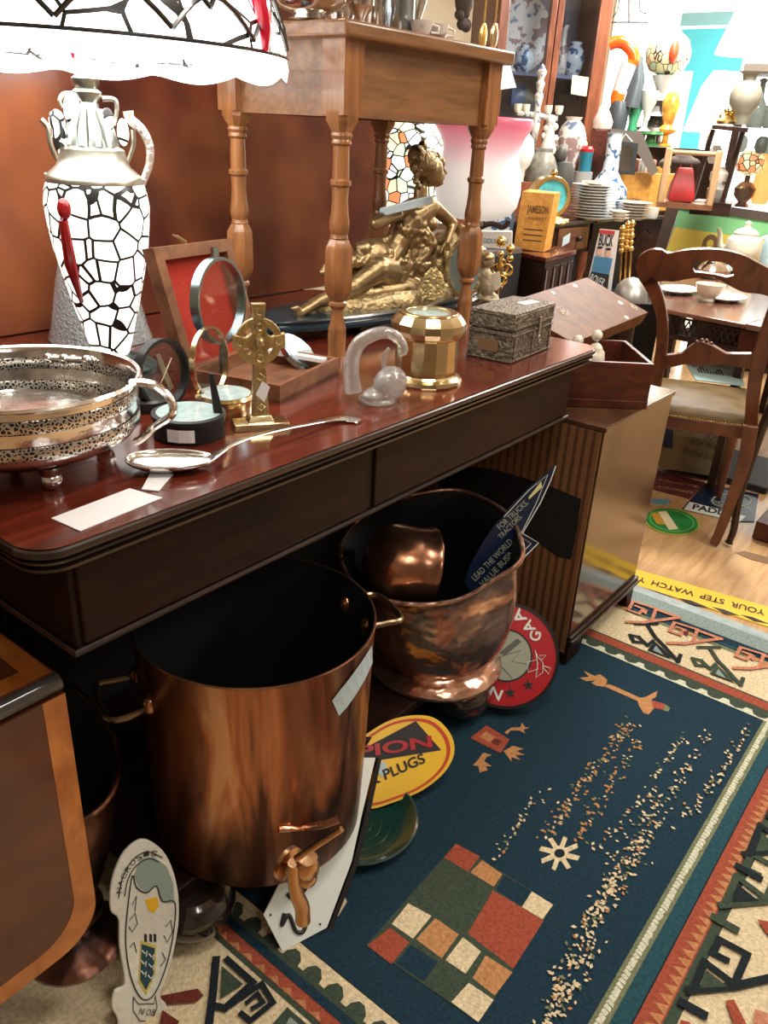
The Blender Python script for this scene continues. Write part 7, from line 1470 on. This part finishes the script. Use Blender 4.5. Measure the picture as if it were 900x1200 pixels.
q, k, Z, Fm = bgframe(800, 240, KZ+.0); q, k, Z, Fm = bgframe(800, 235, D=5.0)
t = thing('wooden_trug', 'pale wooden carrying rack with rounded bar handle behind the framed picture', 'rack', Z(800, 236))
for x in (775, 830): MB().hexa([Z(x-4, 240), Z(x+4, 240), Z(x+4, 240, .04), Z(x-4, 240, .04), Z(x-4, 180), Z(x+4, 180), Z(x+4, 180, .04), Z(x-4, 180, .04)]).build('upright', TANW if 'TANW' in globals() else PINEP, t, bevel=.006)
MB().tube([Z(775, 184, .02), Z(830, 184, .02)], 2.6*k, 10).build('bar_handle', PINEP, t); MB().hexa([Z(771, 244), Z(834, 244), Z(834, 244, .2), Z(771, 244, .2), Z(771, 238), Z(834, 238), Z(834, 238, .2), Z(771, 238, .2)]).build('base_board', BOXW, t)
q2 = at(796, 236, D=5.08); k2 = mpp(q2); F2 = fr(q2, 8); t = thing('red_bag', 'red leather bag standing in the wooden carrying rack', 'bag', q2); G2 = lambda x, z, d: F2 @ V((x*k2, d, z*k2))
MB().loft([[G2(a, z, b) for a, b in ((-w_, -d_), (w_, -d_), (w_, d_), (-w_, d_))] for z, w_, d_ in ((0, 13, .05), (4, 15, .055), (18, 13, .04), (30, 10, .02), (37, 8, .006))]).build('bag_body', LEATHR, t, bevel=.012, bseg=3)
MB().tube(spl([tuple(G2(-6, 34, 0)), tuple(G2(-5, 42, 0)), tuple(G2(4, 43, 0)), tuple(G2(6, 34, 0))], 4), 1.2*k2, 8).build('bag_strap', plain('dark_red_strap', srgb(96, 24, 24), .5), t)
for px_, py_, sx_, sz_, m_, lb, nm_ in ((800, 190, 20, 7, RUSTW, 'dark fur hat lying on top of the red bag', 'fur_hat'), (781, 192, 9, 6, plain('dark_bag2', srgb(96, 84, 70), .8, bump=.4), 'brown cloth bundle left of the dark fur hat', 'cloth_bundle')):
    q2 = at(px_, py_, D=5.12); k2 = mpp(q2); m = MB(); RR_ = Matrix.Rotation(atan2(q2.y, q2.x)-pi/2, 3, 'Z'); m.ell(q2, (sx_*k2, .06, sz_*k2), R=RR_, seg=20, rg=12); m.ell(q2+V((0, 0, sz_*.5*k2)), (sx_*.55*k2, .05, sz_*k2), R=RR_); o = m.build(nm_, m_, remesh=.006); tag(o, None, 'hat' if 'hat' in nm_ else 'cloth'); o['label'] = lb
# tilted grey boards and mirror left of it
Pq = facing(at(740, 200, D=5.8), 5); 
def board(name, lab, cat, px, mat, P_=Pq, th=.015, d=0):
    o = MB().prism(P_.pts(px, d), -P_.n*th).build(name, mat, smooth=False); return tag(o, lab, cat)
board('brown_board', 'dark red brown board standing right of the display cabinet', 'board', [(692, 152), (716, 152), (716, 205), (692, 200)], MAHBOX, d=.05)
board('grey_slanted_board', 'grey board leaning diagonally behind the small mirror', 'board', [(715, 150), (752, 154), (772, 200), (764, 206), (748, 180), (715, 176)], plain('grey_board', srgb(96, 88, 80), .6), d=.03)
t = thing('small_mirror', 'small dark framed mirror hanging by a white cord above the yellow crate', 'mirror', Pq.p(732, 200)); MB().ringprism(Pq.pts([(716, 164), (748, 168), (744, 205), (714, 203)]), Pq.pts([(721, 170), (742, 173), (739, 200), (719, 198)]), Pq.n*.012).build('frame', BLACKM, t, False, bevel=.002)
MB().prism(Pq.pts([(721, 170), (742, 173), (739, 200), (719, 198)]), Pq.n*.004).build('mirror_glass', plain('mirror', (.7, .76, .78), .05, 1), t, False); MB().tube(Pq.pts([(727, 166), (733, 157), (741, 166)], -.01), .004, 6).build('hanging_cord', WHITE, t)
t, q, k, Z = far('round_green_box', 'small round green box beneath the amber glass figure', 'box', 766, [(12, 0), (12, -4), (13, -3), (12, 0), (.01, 0)], plain('green_tin', srgb(50, 110, 60), .4), 6.6)
# ---- glass display case at the right
q = at(853, 240, D=6.1); Pq = facing(q, 0, 0); t = thing('glass_display_case', 'dark framed glass display case at the right edge full of lamps and glass', 'display case', V((q.x+.1, q.y-.1, 0)))
A = at(853, 200, D=6.1); A.z = 0; rr1 = V((A.y, -A.x, 0)).normalized(); aw = V((A.x, A.y, 0)).normalized(); zt9 = zat(A.x, A.y, 84); zb9 = .78
cs4 = [A, A+rr1*.8, A+rr1*.8+aw*.4, A+aw*.4]
for c in cs4: MB().hexa([c+V((-.022, -.022, 0)), c+V((.022, -.022, 0)), c+V((.022, .022, 0)), c+V((-.022, .022, 0)), c+V((-.022, -.022, zt9)), c+V((.022, -.022, zt9)), c+V((.022, .022, zt9)), c+V((-.022, .022, zt9))]).build('post', DARKW, t, False, bevel=.004)
oo = [c+(c-(cs4[0]+cs4[2])/2)*.09 for c in cs4]
MB().prism([p+V((0, 0, zt9)) for p in oo], (0, 0, .045)).build('case_top', plain('case_cornice', srgb(140, 130, 120), .5), t, False, bevel=.004); MB().prism(cs4, (0, 0, zb9)).build('case_base', DARKW, t, False)
zm = zat(A.x, A.y, 150); MB().prism([p+V((0, 0, zm)) for p in cs4], (0, 0, .008)).build('glass_shelf', PANE, t, False)
for a_, b_ in ((cs4[0], cs4[1]), (cs4[0], cs4[3])): MB().prism([a_+V((0, 0, zb9)), b_+V((0, 0, zb9)), b_+V((0, 0, zt9)), a_+V((0, 0, zt9))], V((.003, .001, 0))).build('glass_pane', PANE, t, False)
def cin(name, lab, cat, px, z, rows, mat, D=4.85): q = at(px, 200, D=D+1.4); q.z = z; k = mpp(q); t = thing(name, lab, cat, q); MB().lathe([(max(r, .01)*k, h*k) for r, h in rows], q, seg=26).build('body', mat, t); return t, q, k
t, q, k = cin('copper_table_lamp', 'small copper based lamp with glowing red and yellow leaded shade in the glass case', 'lamp', 878, zat(A.x, A.y, 242), [(9, 0), (5, 5), (11, 12), (12, 20), (7, 26), (3, 28), (3, 36)], COPR)
MB().lathe([(4*k, 34*k), (14*k, 38*k), (16*k, 46*k), (13*k, 56*k), (6*k, 60*k)], q, seg=26).build('leaded_shade', mosaic('amber_shade', (1, .5, .2), 1.5, 20, .05, [(0, (1, .6, .3)), (.4, (1, .3, .12)), (.7, (1, .8, .4)), (.85, (.9, .9, .5))]), t, ang=60)
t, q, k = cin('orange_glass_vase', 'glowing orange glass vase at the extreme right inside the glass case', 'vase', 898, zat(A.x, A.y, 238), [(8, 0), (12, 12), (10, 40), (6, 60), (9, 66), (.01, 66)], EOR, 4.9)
for i, (px_, lb, r) in enumerate(((872, 'left clear decanter on the glass case shelf', 10), (893, 'right clear decanter on the glass case shelf', 12))): cin('glass_decanter', lb, 'decanter', px_, zm+.009, [(r*.8, 0), (r, 4), (r, 22), (r*.4, 32), (r*.3, 46), (r*.5, 50), (.01, 52)], plain('decanter_glass', srgb(206, 204, 196), .08, coat=.8), 4.9)
for i, (px_, r, lb) in enumerate(((862, 7, 'small white pot at the left inside the glass case'), (886, 8, 'grey glass bowl in the middle inside the glass case'), (896, 6, 'small pale glass at the right inside the glass case'))): cin('small_glass_pot', lb, 'pot', px_, zat(A.x, A.y, 178), [(r*.6, 0), (r, 6), (r*.9, 14), (r*.5, 18), (.01, 18)], GREYC if i == 1 else CHINA, 4.8)
MB().prism([p+V((0, 0, zat(A.x, A.y, 178)-.008)) for p in cs4], (0, 0, .008)).build('glass_shelf', PANE, bpy.data.objects['glass_display_case'], False); MB().prism([p+V((0, 0, zat(A.x, A.y, 240)-.008)) for p in cs4], (0, 0, .008)).build('glass_shelf', PANE, bpy.data.objects['glass_display_case'], False)
# ---- street front: panes, blue door frame, ceiling fittings
o = MB().box((XW+.05, .55, .35), (XW+.06, 4.4, 2.78)).build('window_1', EGLOW, smooth=False); tag(o, kind='structure')
m = MB(); PXW = Plane((XW, 0, 0), (-1, 0, 0))
def wb(x0, x1, y0, y1, nme, mat, th=.05): q = PXW.pts(((x0, y0), (x1, y0), (x1, y1), (x0, y1))); yy = sorted(p.y for p in q); zz = sorted(p.z for p in q); o = MB().box((XW-th, (yy[0]+yy[1])/2, (zz[0]+zz[1])/2), (XW, (yy[2]+yy[3])/2, (zz[2]+zz[3])/2)).build(nme, mat, smooth=False, bevel=.004); return tag(o, kind='structure')
BLP = plain('blue_door_paint', srgb(96, 222, 248), .45); BLP2 = plain('pale_blue_paint', srgb(150, 214, 232), .5)
wb(800, 900, 14, 30, 'trim_1', BLP2); wb(797, 875, 34, 84, 'door_1', BLP, .06); wb(808, 822, 84, 200, 'trim_2', BLP, .07); wb(826, 852, 92, 108, 'trim_3', BLP2, .06)
m = MB(); q = at(730, 20, D=6.8)
t = thing('ceiling_rail_fitting', 'thin dark wire hanger with curved arms near the ceiling above the flamingo', 'hanger', q)
Pq = facing(q); MB().tube(Pq.pts([(737, -10), (737, 26)]), .006, 6).build('rod', BLACKM, t); MB().tube(Pq.pts([(712, 26), (760, 26)]), .006, 6).build('cross_bar', BLACKM, t); MB().tube(Pq.pts(bez(4, (726, -5), (724, 12), (716, 22))), .004, 6).build('wire_arm', BLACKM, t); MB().tube(Pq.pts(bez(4, (750, -5), (750, 12), (758, 16))), .004, 6).build('wire_arm', BLACKM, t)
